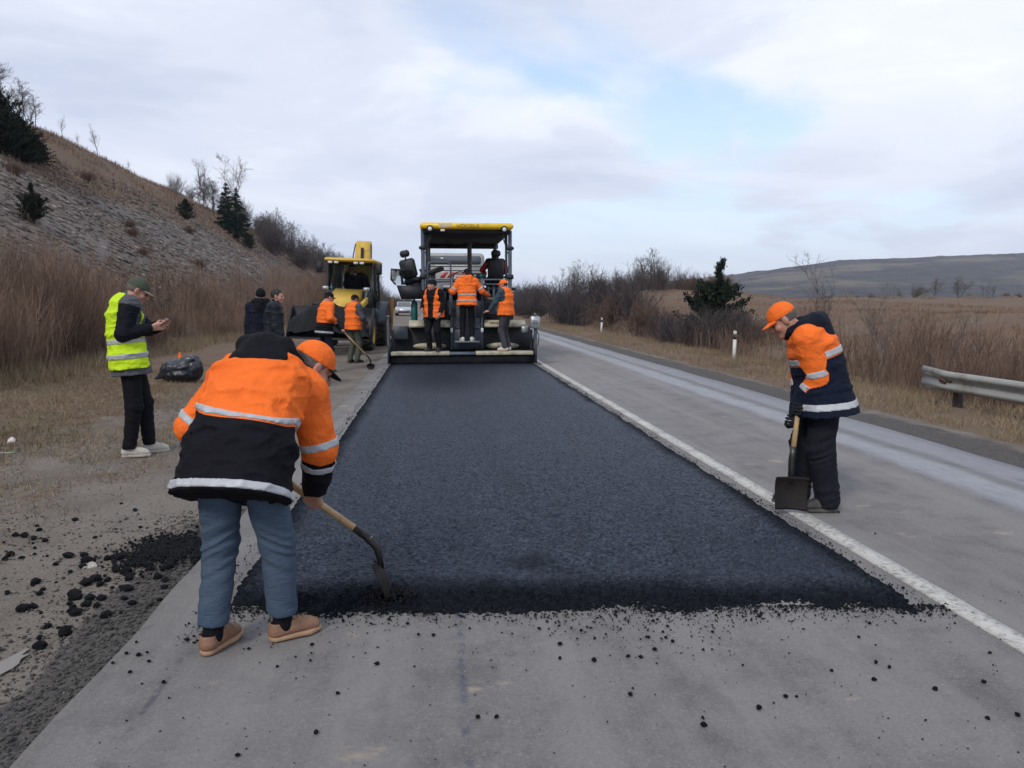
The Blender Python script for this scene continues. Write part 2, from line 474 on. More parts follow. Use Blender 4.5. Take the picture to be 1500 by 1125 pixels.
# ---- old road
t = NT('old_asphalt')
sx = t.n('ShaderNodeSeparateXYZ'); t.l(t.co(), sx.inputs[0]); PX, PY = sx.outputs[0], sx.outputs[1]
fine, mid, big = t.noise(230, 3, 0.7), t.noise(22, 6, 0.65), t.noise(0.9, 6, 0.6)
c = t.mix(mid, (0.126, 0.115, 0.111), (0.190, 0.175, 0.168))
c = t.mix(t.ramp(big, [(0.35, 0.0), (0.7, 0.7)]), c, (0.215, 0.202, 0.195))
c = t.mix(t.ramp(t.noise(2.6, 7, 0.7), [(0.48, 0.0), (0.64, 0.65)]), c, (0.090, 0.084, 0.086))
g8 = t.noise(75, 4, 0.75)
c = t.mix(t.ramp(g8, [(0.32, 0.55), (0.48, 0.0)]), c, (0.10, 0.095, 0.093)); c = t.mix(t.ramp(g8, [(0.54, 0.0), (0.70, 0.5)]), c, (0.33, 0.315, 0.30))
c = t.mix(t.ramp(fine, [(0.30, 0.55), (0.46, 0.0)]), c, (0.07, 0.068, 0.068))
c = t.mix(t.ramp(t.voro(85), [(0.08, 0.5), (0.16, 0.0)]), c, (0.30, 0.29, 0.275))
# longitudinal wear in the lane (tyre tracks and dusting)
st = t.noise(1.0, 5, 0.6, t.co((3.0, 0.10, 1)))
c = t.mix(t.ramp(st, [(0.42, 0.0), (0.66, 0.5)]), c, (0.25, 0.238, 0.225))
# sandy spills
c = t.mix(t.ramp(t.noise(1.7, 5, 0.55, t.co((1, 1.6, 1))), [(0.655, 0.0), (0.70, 0.7)]), c, (0.33, 0.27, 0.20))
def band(x0, x1, soft=0.06, wob=0.10):
    w = t.math('MULTIPLY', t.math('SUBTRACT', t.noise(1.3, 6, 0.6, t.co((1.5, 0.5, 1))), 0.5), wob * 2)
    xx = t.math('ADD', PX, w)
    a = t.n('ShaderNodeMapRange', interpolation_type='SMOOTHSTEP'); t.l(xx, a.inputs[0]); a.inputs[1].default_value = x0 - soft; a.inputs[2].default_value = x0 + soft
    b = t.n('ShaderNodeMapRange', interpolation_type='SMOOTHSTEP'); t.l(xx, b.inputs[0]); b.inputs[1].default_value = x1 + soft; b.inputs[2].default_value = x1 - soft
    return t.math('MULTIPLY', a.outputs[0], b.outputs[0])
# pale swept / salt-dusted bands along the outer edge of the far lane
dust = t.ramp(t.noise(9, 7, 0.7, t.co((2.5, 0.35, 1))), [(0.25, 0.35), (0.65, 1.0)])
c = t.mix(t.math('MULTIPLY', band(4.95, 5.9, 0.10, 0.16), t.math('MULTIPLY', dust, 0.62)), c, (0.30, 0.31, 0.345))
c = t.mix(t.math('MULTIPLY', band(4.40, 4.80, 0.11, 0.17), t.math('MULTIPLY', dust, 0.75)), c, (0.34, 0.352, 0.385))
c = t.mix(t.math('MULTIPLY', band(4.84, 4.98, 0.04), 0.5), c, (0.14, 0.14, 0.15))
# bluish mark where an old line was burnt off
mk = t.math('MULTIPLY', band(0.088, 0.118, 0.010, 0.03), t.ramp(t.noise(7, 6, 0.75), [(0.46, 0.0), (0.56, 0.8)]))
c = t.mix(mk, c, (0.075, 0.08, 0.105))
mk2 = t.math('MULTIPLY', band(-1.12, -1.095, 0.008, 0.025), t.ramp(t.noise(6, 6, 0.75), [(0.49, 0.0), (0.6, 0.7)]))
c = t.mix(mk2, c, (0.06, 0.06, 0.075))
# cracks
cv = t.co((1, 0.8, 1)); dv = t.n('ShaderNodeMixRGB'); dv.inputs[0].default_value = 0.12; t.l(cv, dv.inputs[1])
nn = t.n('ShaderNodeTexNoise'); nn.inputs['Scale'].default_value = 3; t.l(cv, nn.inputs['Vector']); t.l(nn.outputs['Color'], dv.inputs[2])
cr = t.voro(0.55, 'DISTANCE_TO_EDGE', dv.outputs[0])
crm = t.math('MULTIPLY', t.ramp(cr, [(0.0, 1.0), (0.012, 0.0)]), t.ramp(t.noise(0.7, 3), [(0.60, 0.0), (0.68, 0.7)]))
c = t.mix(crm, c, (0.05, 0.048, 0.046))
rr = t.ramp(mid, [(0.2, 0.72), (0.8, 0.92)])
t.set(c, rr, spec=0.35)
t.bump(fine, 0.55, 0.004); t.bump(g8, 0.5, 0.006); t.bump(mid, 0.25, 0.01)
M_OLD = t.m
ys = axis([(-12, 0.5), (1.5, 0.06), (12, 0.3), (40, 1.5), (300, 0)])
el = EDGE_L + 0.035 * fbm2(ys * 1.1, ys * 0, 4, 71) ; er = EDGE_R + 0.05 * fbm2(ys * 0.5, ys * 0 + 4, 4, 72)
u = np.concatenate([[0.0], np.linspace(0, 1, 24), [1.0]])
RX = el[:, None] * (1 - u) + er[:, None] * u
RY = np.repeat(ys[:, None], len(u), 1)
RZ = 0.004 * fbm2(RX * 0.8, RY * 0.8, 3, 74) - 0.004
RZ[:, 0] = -0.09; RZ[:, -1] = -0.07
tag(mesh_obj('road', np.stack([RX, RY, RZ], -1), grid_faces(len(u), len(ys)), M_OLD, smooth=False), kind='structure')

# ---- worn white line between the lanes
t = NT('line_paint')
w = t.noise(28, 6, 0.72); w2 = t.noise(3, 4)
wear = t.ramp(t.math('ADD', w, t.math('MULTIPLY', t.math('SUBTRACT', w2, 0.5), 0.5)), [(0.37, 0.85), (0.53, 0.0)])
c = t.mix(t.noise(7, 5), (0.42, 0.40, 0.36), (0.55, 0.53, 0.49)); c = t.mix(wear, c, (0.21, 0.20, 0.19))
t.set(c, 0.75, spec=0.3); t.bump(t.noise(200, 2), 0.4, 0.003)
ly = axis([(-12, 0.5), (1.5, 0.04), (14, 0.3), (40, 2), (300, 0)])
w0 = 2.575 + 0.006 * fbm2(ly * 5, ly * 0, 3, 81); w1 = 2.705 + 0.006 * fbm2(ly * 5, ly * 0 + 7, 3, 82)
LX = np.stack([w0, w0, w1, w1], 1); LZ = np.tile([-0.004, 0.006, 0.006, -0.004], (len(ly), 1))
tag(mesh_obj('lane_line', np.stack([LX, np.repeat(ly[:, None], 4, 1), LZ], -1), grid_faces(4, len(ly)), t.m), kind='structure')

# ---- the fresh mat of hot asphalt
t = NT('fresh_asphalt')
fn, md = t.noise(150, 4, 0.75), t.noise(34, 5, 0.7)
vv = t.voro(95, out='Color')
loose = t.attr('loose')
v2 = t.voro(58, out='Color')
c = t.mix(vv, (0.003, 0.004, 0.007), (0.021, 0.027, 0.043)); c = t.mix(t.ramp(v2, [(0.60, 0.0), (0.88, 0.85)]), c, (0.082, 0.098, 0.140)); c = t.mix(t.ramp(v2, [(0.22, 0.9), (0.45, 0.0)]), c, (0.003, 0.0035, 0.005))  # bluish grains carry the sky's sheen and sparkle in the base colour
c = t.mix(t.ramp(t.noise(0.8, 4, 0.55, t.co((1.6, 0.35, 1))), [(0.38, 0.0), (0.68, 0.75)]), c, (0.024, 0.030, 0.045))
c = t.mix(t.ramp(t.noise(3.1, 6, 0.7), [(0.45, 0.0), (0.62, 0.45)]), c, (0.010, 0.013, 0.020))
c = t.mix(t.ramp(t.noise(1.0, 5, 0.6, t.co((3.6, 0.22, 1))), [(0.46, 0.0), (0.66, 0.6)]), c, (0.010, 0.012, 0.018))
c = t.mix(t.math('MULTIPLY', loose, 0.95), c, t.mix(vv, (0.003, 0.0035, 0.005), (0.017, 0.019, 0.025)))
t.set(c, t.math('ADD', t.ramp(md, [(0.3, 0.40), (0.75, 0.62)]), t.math('MULTIPLY', loose, 0.35)), spec=t.math('SUBTRACT', 0.5, t.math('MULTIPLY', loose, 0.4)))
t.b.inputs['Specular Tint'].default_value = (0.62, 0.76, 1.0, 1)
t.bump(fn, 0.9, 0.007); t.bump(t.voro(95), 0.9, 0.008); t.bump(t.voro(58), 0.9, 0.011)
M_FRESH = t.m
AL, AR = -1.06, 2.44
def front_y(x): return 3.74 - 0.094 * (x + 1.05)
fy = [0.0]; step = 0.0105
while fy[-1] < 15.2:
    fy.append(fy[-1] + step * max(1.0, (3.6 + fy[-1]) / 4.6))
fy = np.array(fy) - 0.17
fx = np.concatenate([np.linspace(AL - 0.07, AR + 0.07, 330)])
FX, FV = np.meshgrid(fx, fy)
FYW = front_y(FX) + FV
grain = 0.0045 * noise2(FX / 0.0235, FYW / 0.0215, 91) + 0.0050 * rng.normal(size=FX.shape) * 0.55 + 0.0012 * noise2(FX / 0.09, FYW / 0.08, 93)
edge_in = np.minimum(FX - AL, AR - FX) + 0.020 * fbm2(FX * 9, FYW * 4, 3, 94) + 0.016 * noise2(FX / 0.025, FYW / 0.025, 98)
front_in = FV + 0.10 + 0.085 * fbm2(FX * 3.2, FYW * 4, 5, 95) + 0.025 * noise2(FX / 0.03, FYW / 0.03, 96)
lift = sstep(edge_in, -0.035, 0.05) * sstep(front_in, -0.06, 0.34)
loose = 1 - sstep(front_in, 0.10, 0.55)
pit = 0.018 * sstep(fbm2(FX * 2.2, FYW * 2.2, 3, 97), 0.0, 0.6) * (1 - sstep(front_in, 0.3, 1.0))
FZ = -0.022 + 0.056 * lift + grain * (1 + 1.2 * loose) * np.clip(lift * 3, 0.2, 1) - pit
FZ = np.where((edge_in < -0.03) | (front_in < -0.055), -0.03, FZ)
a_loose_dark = np.maximum(1 - sstep(front_in + 0.10 * fbm2(FX * 1.6, FYW * 2.0, 3, 101), 0.18, 0.55), 1 - sstep(edge_in + 0.04 * fbm2(FX * 3, FYW * 1.5, 3, 102), 0.02, 0.20 + 0 * FX))
a_loose_dark = np.maximum(a_loose_dark, np.clip(0.62 - np.hypot((FX - 0.75) / 0.8, (front_in - 0.35) / 0.7) + 0.9 * fbm2(FX * 2.2, FYW * 2.6, 4, 103), 0, 0.8)); a_loose_dark = np.maximum(a_loose_dark, 0.55 * np.clip(1.2 - np.hypot((FX - 0.1) / 0.9, (FYW - 14.6) / 2.2), 0, 1))  # last term only darkens an oval patch of the mat near the paver
fresh = mesh_obj('fresh_asphalt', np.stack([FX, FYW, FZ], -1), grid_faces(len(fx), len(fy)), M_FRESH, smooth=True, attrs=dict(loose=np.clip(a_loose_dark, 0, 1).ravel()))
tag(fresh, kind='structure')
# ================================================================== PEOPLE: signed-distance bodies and clothes
def V3(*a): return np.array(a, np.float32)
def nrm(v): v = np.asarray(v, float); return v / (np.linalg.norm(v) + 1e-9)
def smin(a, b, k):
    h = np.clip(0.5 + 0.5 * (b - a) / k, 0, 1); return b + (a - b) * h - k * h * (1 - h)
def smax(a, b, k): return -smin(-a, -b, k)
def rcone(P, a, b, ra, rb):
    a = np.asarray(a, np.float32); ab = np.asarray(b, np.float32) - a
    t = np.clip(((P - a) @ ab) / max(float(ab @ ab), 1e-9), 0, 1)
    return np.linalg.norm(P - a - t[:, None] * ab, axis=1) - (ra + (rb - ra) * t)
def ellip(P, c, R, r):
    q = (P - np.asarray(c, np.float32)) @ np.asarray(R, np.float32)      # columns of R = axes
    r = np.asarray(r, np.float32)
    k0 = np.linalg.norm(q / r, axis=1); k1 = np.linalg.norm(q / (r * r), axis=1)
    return k0 * (k0 - 1) / np.maximum(k1, 1e-6)
def loft(P, st, k=0.03):
    """st: list of (centre, lateral, half width, half depth)"""
    d = None
    for (a, la, wa, da), (b, lb, wb, db) in zip(st, st[1:]):
        a = np.asarray(a, np.float32); ab = np.asarray(b, np.float32) - a; L = float(np.linalg.norm(ab)); u = ab / L
        s = (P - a) @ u; t = np.clip(s / L, 0, 1)
        la_ = nrm(la - u * np.dot(la, u)); lb_ = nrm(lb - u * np.dot(lb, u)); lat = nrm(la_ + lb_).astype(np.float32)
        dep = np.cross(u, lat)
        q = P - a - t[:, None] * ab
        w = wa + (wb - wa) * t; h = da + (db - da) * t
        x = q @ lat; y = q @ dep
        kk = (np.abs(x / w) ** 2.4 + np.abs(y / h) ** 2.4) ** (1 / 2.4)
        di = (kk - 1) * np.minimum(w, h)
        ex = np.maximum(np.maximum(-s, s - L), 0)
        di = np.where(ex > 0, np.sqrt(np.maximum(di, 0) ** 2 + ex ** 2) + np.minimum(di, 0) * 0, di)
        d = di if d is None else smin(d, di, k)
    for (c0, l0, w0, h0), (c1, l1, w1, h1), (c2, _, _, _) in zip(st, st[1:], st[2:]):      # round the joints so that bends close
        u = nrm(np.asarray(c2, float) - np.asarray(c0, float)); lt = nrm(l1 - u * np.dot(l1, u))
        d = smin(d, ellip(P, c1, np.stack([lt, np.cross(u, lt), u], 1), (w1 * 0.985, h1 * 0.985, min(w1, h1) * 0.75)), 0.02)
    return d

def surface_nets(f, lo, hi, h):
    lo = np.asarray(lo, float); hi = np.asarray(hi, float)
    nc = np.ceil((hi - lo) / (4 * h)).astype(int) + 1
    ax = [lo[i] + (np.arange(nc[i]) + 0.5) * 4 * h for i in range(3)]
    G = np.stack(np.meshgrid(*ax, indexing='ij'), -1).reshape(-1, 3).astype(np.float32)
    dc = f(G).reshape(nc)
    act = np.abs(dc) < 4 * h * 1.35 + 0.006
    n = nc * 4 + 1
    D = np.ones(n, np.float32)
    sg = np.where(dc < 0, -1, 1).astype(np.float32)
    big = sg.repeat(4, 0).repeat(4, 1).repeat(4, 2)
    D[:-1, :-1, :-1] = big
    m = np.zeros(n, bool); m[:-1, :-1, :-1] = act.repeat(4, 0).repeat(4, 1).repeat(4, 2)
    for k in range(3):
        s1 = [slice(None)] * 3; s0 = [slice(None)] * 3; s1[k] = slice(1, None); s0[k] = slice(None, -1)
        mm = m.copy(); mm[tuple(s1)] |= m[tuple(s0)]; m = mm
    idx = np.argwhere(m)
    pts = (lo + idx * h).astype(np.float32)
    vals = np.concatenate([f(pts[i:i + 400000]) for i in range(0, len(pts), 400000)]) if len(pts) else np.zeros(0)
    D[m] = vals
    # make sure the hull of the box is outside
    for k in range(3):
        for e in (0, -1):
            sl = [slice(None)] * 3; sl[k] = e; D[tuple(sl)] = np.maximum(D[tuple(sl)], 1e-4)
    s = D < 0
    c = np.zeros(n - 1, np.int8)
    for dx in (0, 1):
        for dy in (0, 1):
            for dz in (0, 1):
                c += s[dx:n[0] - 1 + dx, dy:n[1] - 1 + dy, dz:n[2] - 1 + dz]
    cell = np.argwhere((c > 0) & (c < 8))
    vid = np.full(n - 1, -1, np.int32); vid[tuple(cell.T)] = np.arange(len(cell))
    acc = np.zeros((len(cell), 3)); cnt = np.zeros(len(cell))
    cor = [(x, y, z) for x in (0, 1) for y in (0, 1) for z in (0, 1)]
    dv = {q: D[cell[:, 0] + q[0], cell[:, 1] + q[1], cell[:, 2] + q[2]] for q in cor}
    for q in cor:
        for k in range(3):
            if q[k]: continue
            r = list(q); r[k] = 1; r = tuple(r)
            a, b = dv[q], dv[r]; x = (a < 0) != (b < 0)
            t = np.where(x, a / np.where(x, a - b, 1), 0)
            for j in range(3):
                acc[:, j] += np.where(x, q[j] + (t if j == k else 0), 0)
            cnt += x
    Vv = lo + (cell + acc / np.maximum(cnt, 1)[:, None]) * h
    quads = []
    for k in range(3):
        s0 = [slice(None)] * 3; s1 = [slice(None)] * 3; s0[k] = slice(None, -1); s1[k] = slice(1, None)
        x = s[tuple(s0)] != s[tuple(s1)]
        e = np.argwhere(x); ngv = s[tuple(s0)][x]
        i, j = (k + 1) % 3, (k + 2) % 3
        ok = (e[:, i] > 0) & (e[:, j] > 0) & (e[:, i] < n[i] - 1) & (e[:, j] < n[j] - 1)
        e = e[ok]; ngv = ngv[ok]
        def vi(di, dj):
            q = e.copy(); q[:, i] -= di; q[:, j] -= dj; return vid[tuple(q.T)]
        Q = np.stack([vi(1, 1), vi(0, 1), vi(0, 0), vi(1, 0)], 1)
        Q[~ngv] = Q[~ngv][:, ::-1]
        quads.append(Q)
    Q = np.concatenate(quads); Q = Q[(Q >= 0).all(1)]
    return Vv, Q

def ik(a, b, l1, l2, hint):
    a = np.asarray(a, float); b = np.asarray(b, float); d = b - a; L = np.linalg.norm(d)
    if L > (l1 + l2) * 0.995:
        s = L / ((l1 + l2) * 0.995); l1 *= s; l2 *= s
    u = d / L; x = (l1 * l1 - l2 * l2 + L * L) / (2 * L); h = math.sqrt(max(l1 * l1 - x * x, 0))
    v = np.asarray(hint, float); v = v - u * np.dot(v, u); v = nrm(v)
    return a + u * x + v * h
def frame_from(yaw, pitch=0, roll=0):
    """columns right, forward, up; yaw turns right (clockwise) in rad, pitch nods down"""
    return rotz(-yaw) @ rotx(-pitch) @ roty(roll)

# ---- people's materials
t = NT('skin')
c = t.mix(t.noise(35, 5, 0.6), (0.40, 0.205, 0.145), (0.52, 0.285, 0.205)); c = t.mix(t.ramp(t.noise(14, 4), [(0.45, 0.0), (0.7, 0.5)]), c, (0.46, 0.17, 0.125))
t.set(c, 0.5, spec=0.4); t.b.inputs['Subsurface Weight'].default_value = 0.06; t.b.inputs['Subsurface Radius'].default_value = (0.01, 0.004, 0.002)
t.bump(t.noise(160, 3), 0.25, 0.003); M_SKIN = t.m
def cloth(name, a, b=None, rough=0.82, sheen=0.0, wrk=0.6, spec=0.12):
    """cloth of one colour, or of two colours split by the attribute 'zone'"""
    t = NT(name)
    def shade(c):
        q = t.mix(t.noise(5, 5, 0.6), tuple(x * 0.82 for x in c), tuple(min(1, x * 1.10) for x in c))
        q = t.mix(t.ramp(t.noise(3.1, 7, 0.7), [(0.53, 0.0), (0.70, 0.38)]), q, tuple(0.62 * x + 0.010 for x in c))
        return t.mix(t.ramp(t.noise(9, 7, 0.75), [(0.58, 0.0), (0.72, 0.22)]), q, tuple(0.55 * x + 0.035 for x in c))
    c = shade(a)
    if b is not None: c = t.mix(t.ramp(t.math('ADD', t.attr('zone'), 0.5), [(0.496, 0.0), (0.504, 1.0)]), c, shade(b))
    t.set(c, rough, spec=spec)
    w = t.noise(11, 6, 0.62, None, 0.8); t.bump(w, wrk, 0.03); t.bump(t.noise(48, 4, 0.6), wrk * 0.7, 0.006); t.bump(t.noise(420, 2), 0.25, 0.002)
    return t.m
ORANGE = (0.93, 0.175, 0.028); NAVY = (0.010, 0.013, 0.023)
C_ORNAVY = cloth('orange_and_black_cloth', ORANGE, (0.008, 0.008, 0.011))
C_ORNAV2 = cloth('orange_and_navy_cloth', ORANGE, (0.008, 0.012, 0.026))
C_ORANGE = cloth('orange_cloth', ORANGE)
C_NAVY = cloth('navy_cloth', NAVY)
C_BLACK = cloth('black_cloth', (0.009, 0.009, 0.012))
C_CHAR = cloth('charcoal_cloth', (0.014, 0.015, 0.021))
C_GREY = cloth('grey_cloth', (0.085, 0.088, 0.10))
C_YELLOW = cloth('yellow_mesh_cloth', (0.56, 0.78, 0.025))
C_RED = cloth('red_cloth', (0.42, 0.03, 0.03), (0.02, 0.02, 0.03))
C_DUSK = cloth('slate_cloth', (0.035, 0.04, 0.055))
C_TEAL = cloth('blue_grey_cloth', (0.045, 0.075, 0.10))
C_OLIVE = cloth('olive_cloth', (0.075, 0.085, 0.062))
C_WORN = cloth('grey_trouser_cloth', (0.06, 0.055, 0.065))
t = NT('denim')
c = t.mix(t.noise(6, 5, 0.6), (0.033, 0.055, 0.090), (0.082, 0.116, 0.164)); c = t.mix(t.ramp(t.noise(2.2, 3), [(0.4, 0.0), (0.7, 0.5)]), c, (0.088, 0.115, 0.150))
t.set(c, 0.88, spec=0.12); t.bump(t.noise(14, 6, 0.65, t.co((1, 1, 2.6)), 0.8), 0.6, 0.02); t.bump(t.noise(500, 2), 0.3, 0.002); C_DENIM = t.m
M_BAND = pmat('reflective_tape', (0.42, 0.43, 0.45), 0.45, 0.12, 20, bump=0.2, bsc=120, dirt=(0.25, 0.24, 0.23), dirt_amt=0.4)
M_LEATHER = pmat('tan_leather', (0.25, 0.130, 0.078), 0.6, 0.3, 12, bump=0.3, bsc=80, dirt=(0.13, 0.08, 0.055), dirt_amt=0.3)
M_TANSOLE = pmat('tan_sole', (0.36, 0.22, 0.13), 0.8, 0.2, 12, bump=0.3)
M_CREAMSHOE = pmat('cream_knit', (0.46, 0.42, 0.36), 0.8, 0.12, 20, bump=0.4, bsc=200)
M_DARKSHOE = pmat('dark_leather', (0.022, 0.020, 0.020), 0.6, 0.3, 10, dirt=(0.10, 0.09, 0.08), dirt_amt=0.5)
M_RUBBER = pmat('dusty_rubber', (0.035, 0.033, 0.032), 0.85, 0.3, 10, dirt=(0.12, 0.11, 0.10), dirt_amt=0.5)
M_WHITESHOE = pmat('white_shoe', (0.55, 0.54, 0.50), 0.7, 0.15, 15)
M_HAIR_GREY = pmat('grey_hair', (0.13, 0.115, 0.105), 0.8, 0.5, 90, bump=0.6, bsc=260)
M_HAIR_DARK = pmat('dark_hair', (0.018, 0.014, 0.012), 0.65, 0.5, 90, bump=0.6, bsc=260)
M_EYE = pmat('eye_dark', (0.03, 0.025, 0.02), 0.25, 0.1)
M_GLOVE = cloth('glove_cloth', (0.016, 0.017, 0.022), rough=0.9)

FING = [(-0.031, 0.060, 0.0084), (-0.0105, 0.073, 0.0092), (0.0105, 0.078, 0.0094), (0.031, 0.071, 0.0092)]
def hand_sdf(P, o, R, side, curl, scale=1.0, spread=0.0):
    """o wrist, R columns (x across, y fingers, z back of hand); side +1 right hand (thumb at -x)"""
    q = ((P - np.asarray(o, np.float32)) @ np.asarray(R, np.float32)) / scale
    if side > 0: q = q * V3(-1, 1, 1)          # thumb on +x after the flip
    d = None
    for i, (x, L, r) in enumerate(FING):
        e = rcone(q, (x * 0.55, 0.0, 0), (x, 0.088 - abs(x - 0.005) * 0.25, 0), 0.0155, 0.0125)
        d = e if d is None else smin(d, e, 0.012)
    d = smin(d, rcone(q, (0.016, 0.012, -0.006), (0.034, 0.050, -0.012), 0.018, 0.014), 0.014)
    df = None
    for i, (x, L, r) in enumerate(FING):
        a = np.array([x, 0.088 - abs(x - 0.005) * 0.25, -0.001]); an = 0.0
        for frac, cu, r0, r1 in ((0.48, curl[0], r, r * 0.95), (0.30, curl[1], r * 0.95, r * 0.88), (0.24, curl[2], r * 0.88, r * 0.78)):
            an += cu * (1 + 0.06 * (i - 1.5))
            b = a + L * frac * 1.12 * np.array([x * spread * 8, math.cos(an), -math.sin(an)])
            e = rcone(q, a, b, r0, r1); df = e if df is None else np.minimum(df, e); a = b
    d = smin(d, df, 0.006)
    g = min(1.0, curl[0] / 1.1)
    p0 = np.array([0.034, 0.046, -0.012]); p1 = np.array([0.056 - 0.010 * g, 0.068 + 0.006 * g, -0.020 - 0.016 * g]); p2 = np.array([0.062 - 0.034 * g, 0.096 - 0.004 * g, -0.026 - 0.026 * g])
    th = np.minimum(rcone(q, p0, p1, 0.0125, 0.0108), rcone(q, p1, p2, 0.0108, 0.0088))
    return smin(d, th, 0.008) * scale

def grip(G, axis_, approach, side, thumb):
    """hand frame closing round a bar at G; returns wrist, R"""
    a = nrm(axis_); y = np.asarray(approach, float); y = nrm(y - a * np.dot(y, a))
    td = a if np.dot(a, thumb) > 0 else -a
    x = -td if side > 0 else td
    z = np.cross(x, y); R = np.stack([x, y, z], 1)
    w = np.asarray(G, float) - y * 0.078 + z * 0.030
    return w, R

def make_person(label, loc, rz, J, G, group=None, vb=0.009, vc=0.012, name='person'):
    """J pose (local metres; x right, y forward, z up), G garments"""
    root = empty(name, loc, rz); tag(root, label, 'person', group)
    sc = J.get('scale', 1.0); bulk = G.get('bulk', 1.0)
    Pc = np.array(J['pelvis'], float); N = np.array(J['neck'], float)
    fp = frame_from(J.get('pelvis_yaw', 0)); fs = frame_from(J.get('shoulder_yaw', 0))
    rp, fwp = fp[:, 0], fp[:, 1]; rs = fs[:, 0]
    up = nrm(N - Pc); fws = nrm(np.cross(up, rs) * 1.0); rs = nrm(np.cross(fws, up))
    if 'shoulder_tilt' in J: rs = nrm(rs + up * J['shoulder_tilt'])
    L = np.linalg.norm(N - Pc)
    ctrl = (Pc + N) / 2 - fws * J.get('hunch', 0.03) + np.array([0, 0, 1.0]) * 0.0
    def spine(t): return (1 - t) ** 2 * Pc + 2 * t * (1 - t) * ctrl + t * t * N
    def lat(t): return nrm(rp * (1 - t) + rs * t)
    sw = J.get('sh_w', 0.185) * sc; sdn = 0.055 * sc
    Sh = {s: N + rs * s * sw - up * sdn + np.asarray(J.get('sh_off', {}).get(s, (0, 0, 0))) for s in (1, -1)}
    Hip = {s: Pc + rp * s * 0.092 * sc - np.array([0, 0, 0.04]) for s in (1, -1)}
    hands = {}
    for s in (1, -1): hands[s] = J['hands'][s]                     # (wrist, R, curl)
    Wr = {s: np.asarray(hands[s][0], float) for s in (1, -1)}
    El = {s: ik(Sh[s], Wr[s], 0.30 * sc, 0.27 * sc, J['elbow'][s]) for s in (1, -1)}
    Foot = {s: np.array(J['feet'][s][0], float) for s in (1, -1)}; Fy = {s: J['feet'][s][1] for s in (1, -1)}
    Fp = {s: J['feet'][s][2] if len(J['feet'][s]) > 2 else 0.0 for s in (1, -1)}
    FR = {s: frame_from(Fy[s], -Fp[s]) for s in (1, -1)}
    An = {s: Foot[s] + FR[s] @ np.array([0, -0.02, 0.095]) for s in (1, -1)}
    lk = J.get('leg', 1.0) * sc
    Kn = {s: ik(Hip[s], An[s], 0.43 * lk, 0.42 * lk, J.get('knee', {}).get(s, fwp)) for s in (1, -1)}
    HR = frame_from(*J['head'][1]); Hc = np.array(J['head'][0], float); hs = J.get('head_scale', 1.0)
    gloves = G.get('gloves', False)
    # ---------------- body: one continuous skin
    def head(P):
        q = ((P - Hc.astype(np.float32)) @ HR.astype(np.float32)) / hs
        I = np.eye(3)
        d = ellip(q, (0, -0.012, 0.035), I, (0.075, 0.098, 0.092))
        d = smin(d, ellip(q, (0, 0.026, -0.045), I, (0.058, 0.066, 0.074)), 0.03)
        d = smin(d, ellip(q, (0, 0.070, -0.098), I, (0.028, 0.024, 0.022)), 0.025)
        d = smin(d, rcone(q, (-0.034, 0.076, 0.022), (0.034, 0.076, 0.022), 0.014, 0.014), 0.016)
        for e in (-1, 1):
            d = smax(d, -(np.linalg.norm(q - V3(e * 0.031, 0.103, 0.0), axis=1) - 0.016), 0.012)
            d = smin(d, ellip(q, (e * 0.043, 0.058, -0.030), I, (0.022, 0.026, 0.022)), 0.02)
            d = smin(d, ellip(q, (e * 0.078, -0.008, -0.006), rotz(e * 0.35), (0.010, 0.022, 0.034)), 0.008)
        d = smin(d, rcone(q, (0, 0.090, 0.016), (0, 0.112, -0.024), 0.009, 0.014), 0.012)
        for e in (-1, 1): d = smin(d, np.linalg.norm(q - V3(e * 0.012, 0.102, -0.030), axis=1) - 0.0095, 0.008)
        d = smin(d, rcone(q, (-0.018, 0.086, -0.056), (0.018, 0.086, -0.056), 0.0075, 0.0075), 0.008)
        d = smax(d, -rcone(q, (-0.022, 0.096, -0.0625), (0.022, 0.096, -0.0625), 0.003, 0.003), 0.004)
        d = smin(d, rcone(q, (-0.015, 0.084, -0.070), (0.015, 0.084, -0.070), 0.0075, 0.0075), 0.008)
        return d * hs
    nk = Hc + HR @ np.array([0, -0.022, -0.06]) * hs
    def body(P):
        d = head(P)
        d = smin(d, rcone(P, nk, N - up * 0.02, 0.056 * hs, 0.064), 0.03)
        d = smin(d, loft(P, [(spine(0.0), rp, 0.15, 0.10), (spine(0.45), lat(0.45), 0.135, 0.095), (spine(0.75), lat(0.75), 0.15, 0.10), (spine(0.97), rs, 0.09, 0.07)]), 0.04)
        for s in (1, -1):
            d = smin(d, rcone(P, Sh[s], El[s], 0.052, 0.040), 0.04); d = smin(d, rcone(P, El[s], Wr[s], 0.040, 0.027), 0.02)
            d = smin(d, rcone(P, Hip[s], Kn[s], 0.075, 0.05), 0.04); d = smin(d, rcone(P, Kn[s], An[s], 0.05, 0.035), 0.03)
            if not gloves: d = smin(d, hand_sdf(P, Wr[s], hands[s][1], s, hands[s][2], 1.04), 0.012)
        return d
    allp = np.array([Pc, N, Hc, *Sh.values(), *El.values(), *Wr.values(), *Hip.values(), *Kn.values(), *An.values(), *Foot.values()])
    lo, hi = allp.min(0) - 0.24, allp.max(0) + 0.24
    lo[2] = max(lo[2], -0.05 + min(Foot[1][2], Foot[-1][2]) - 0.05)
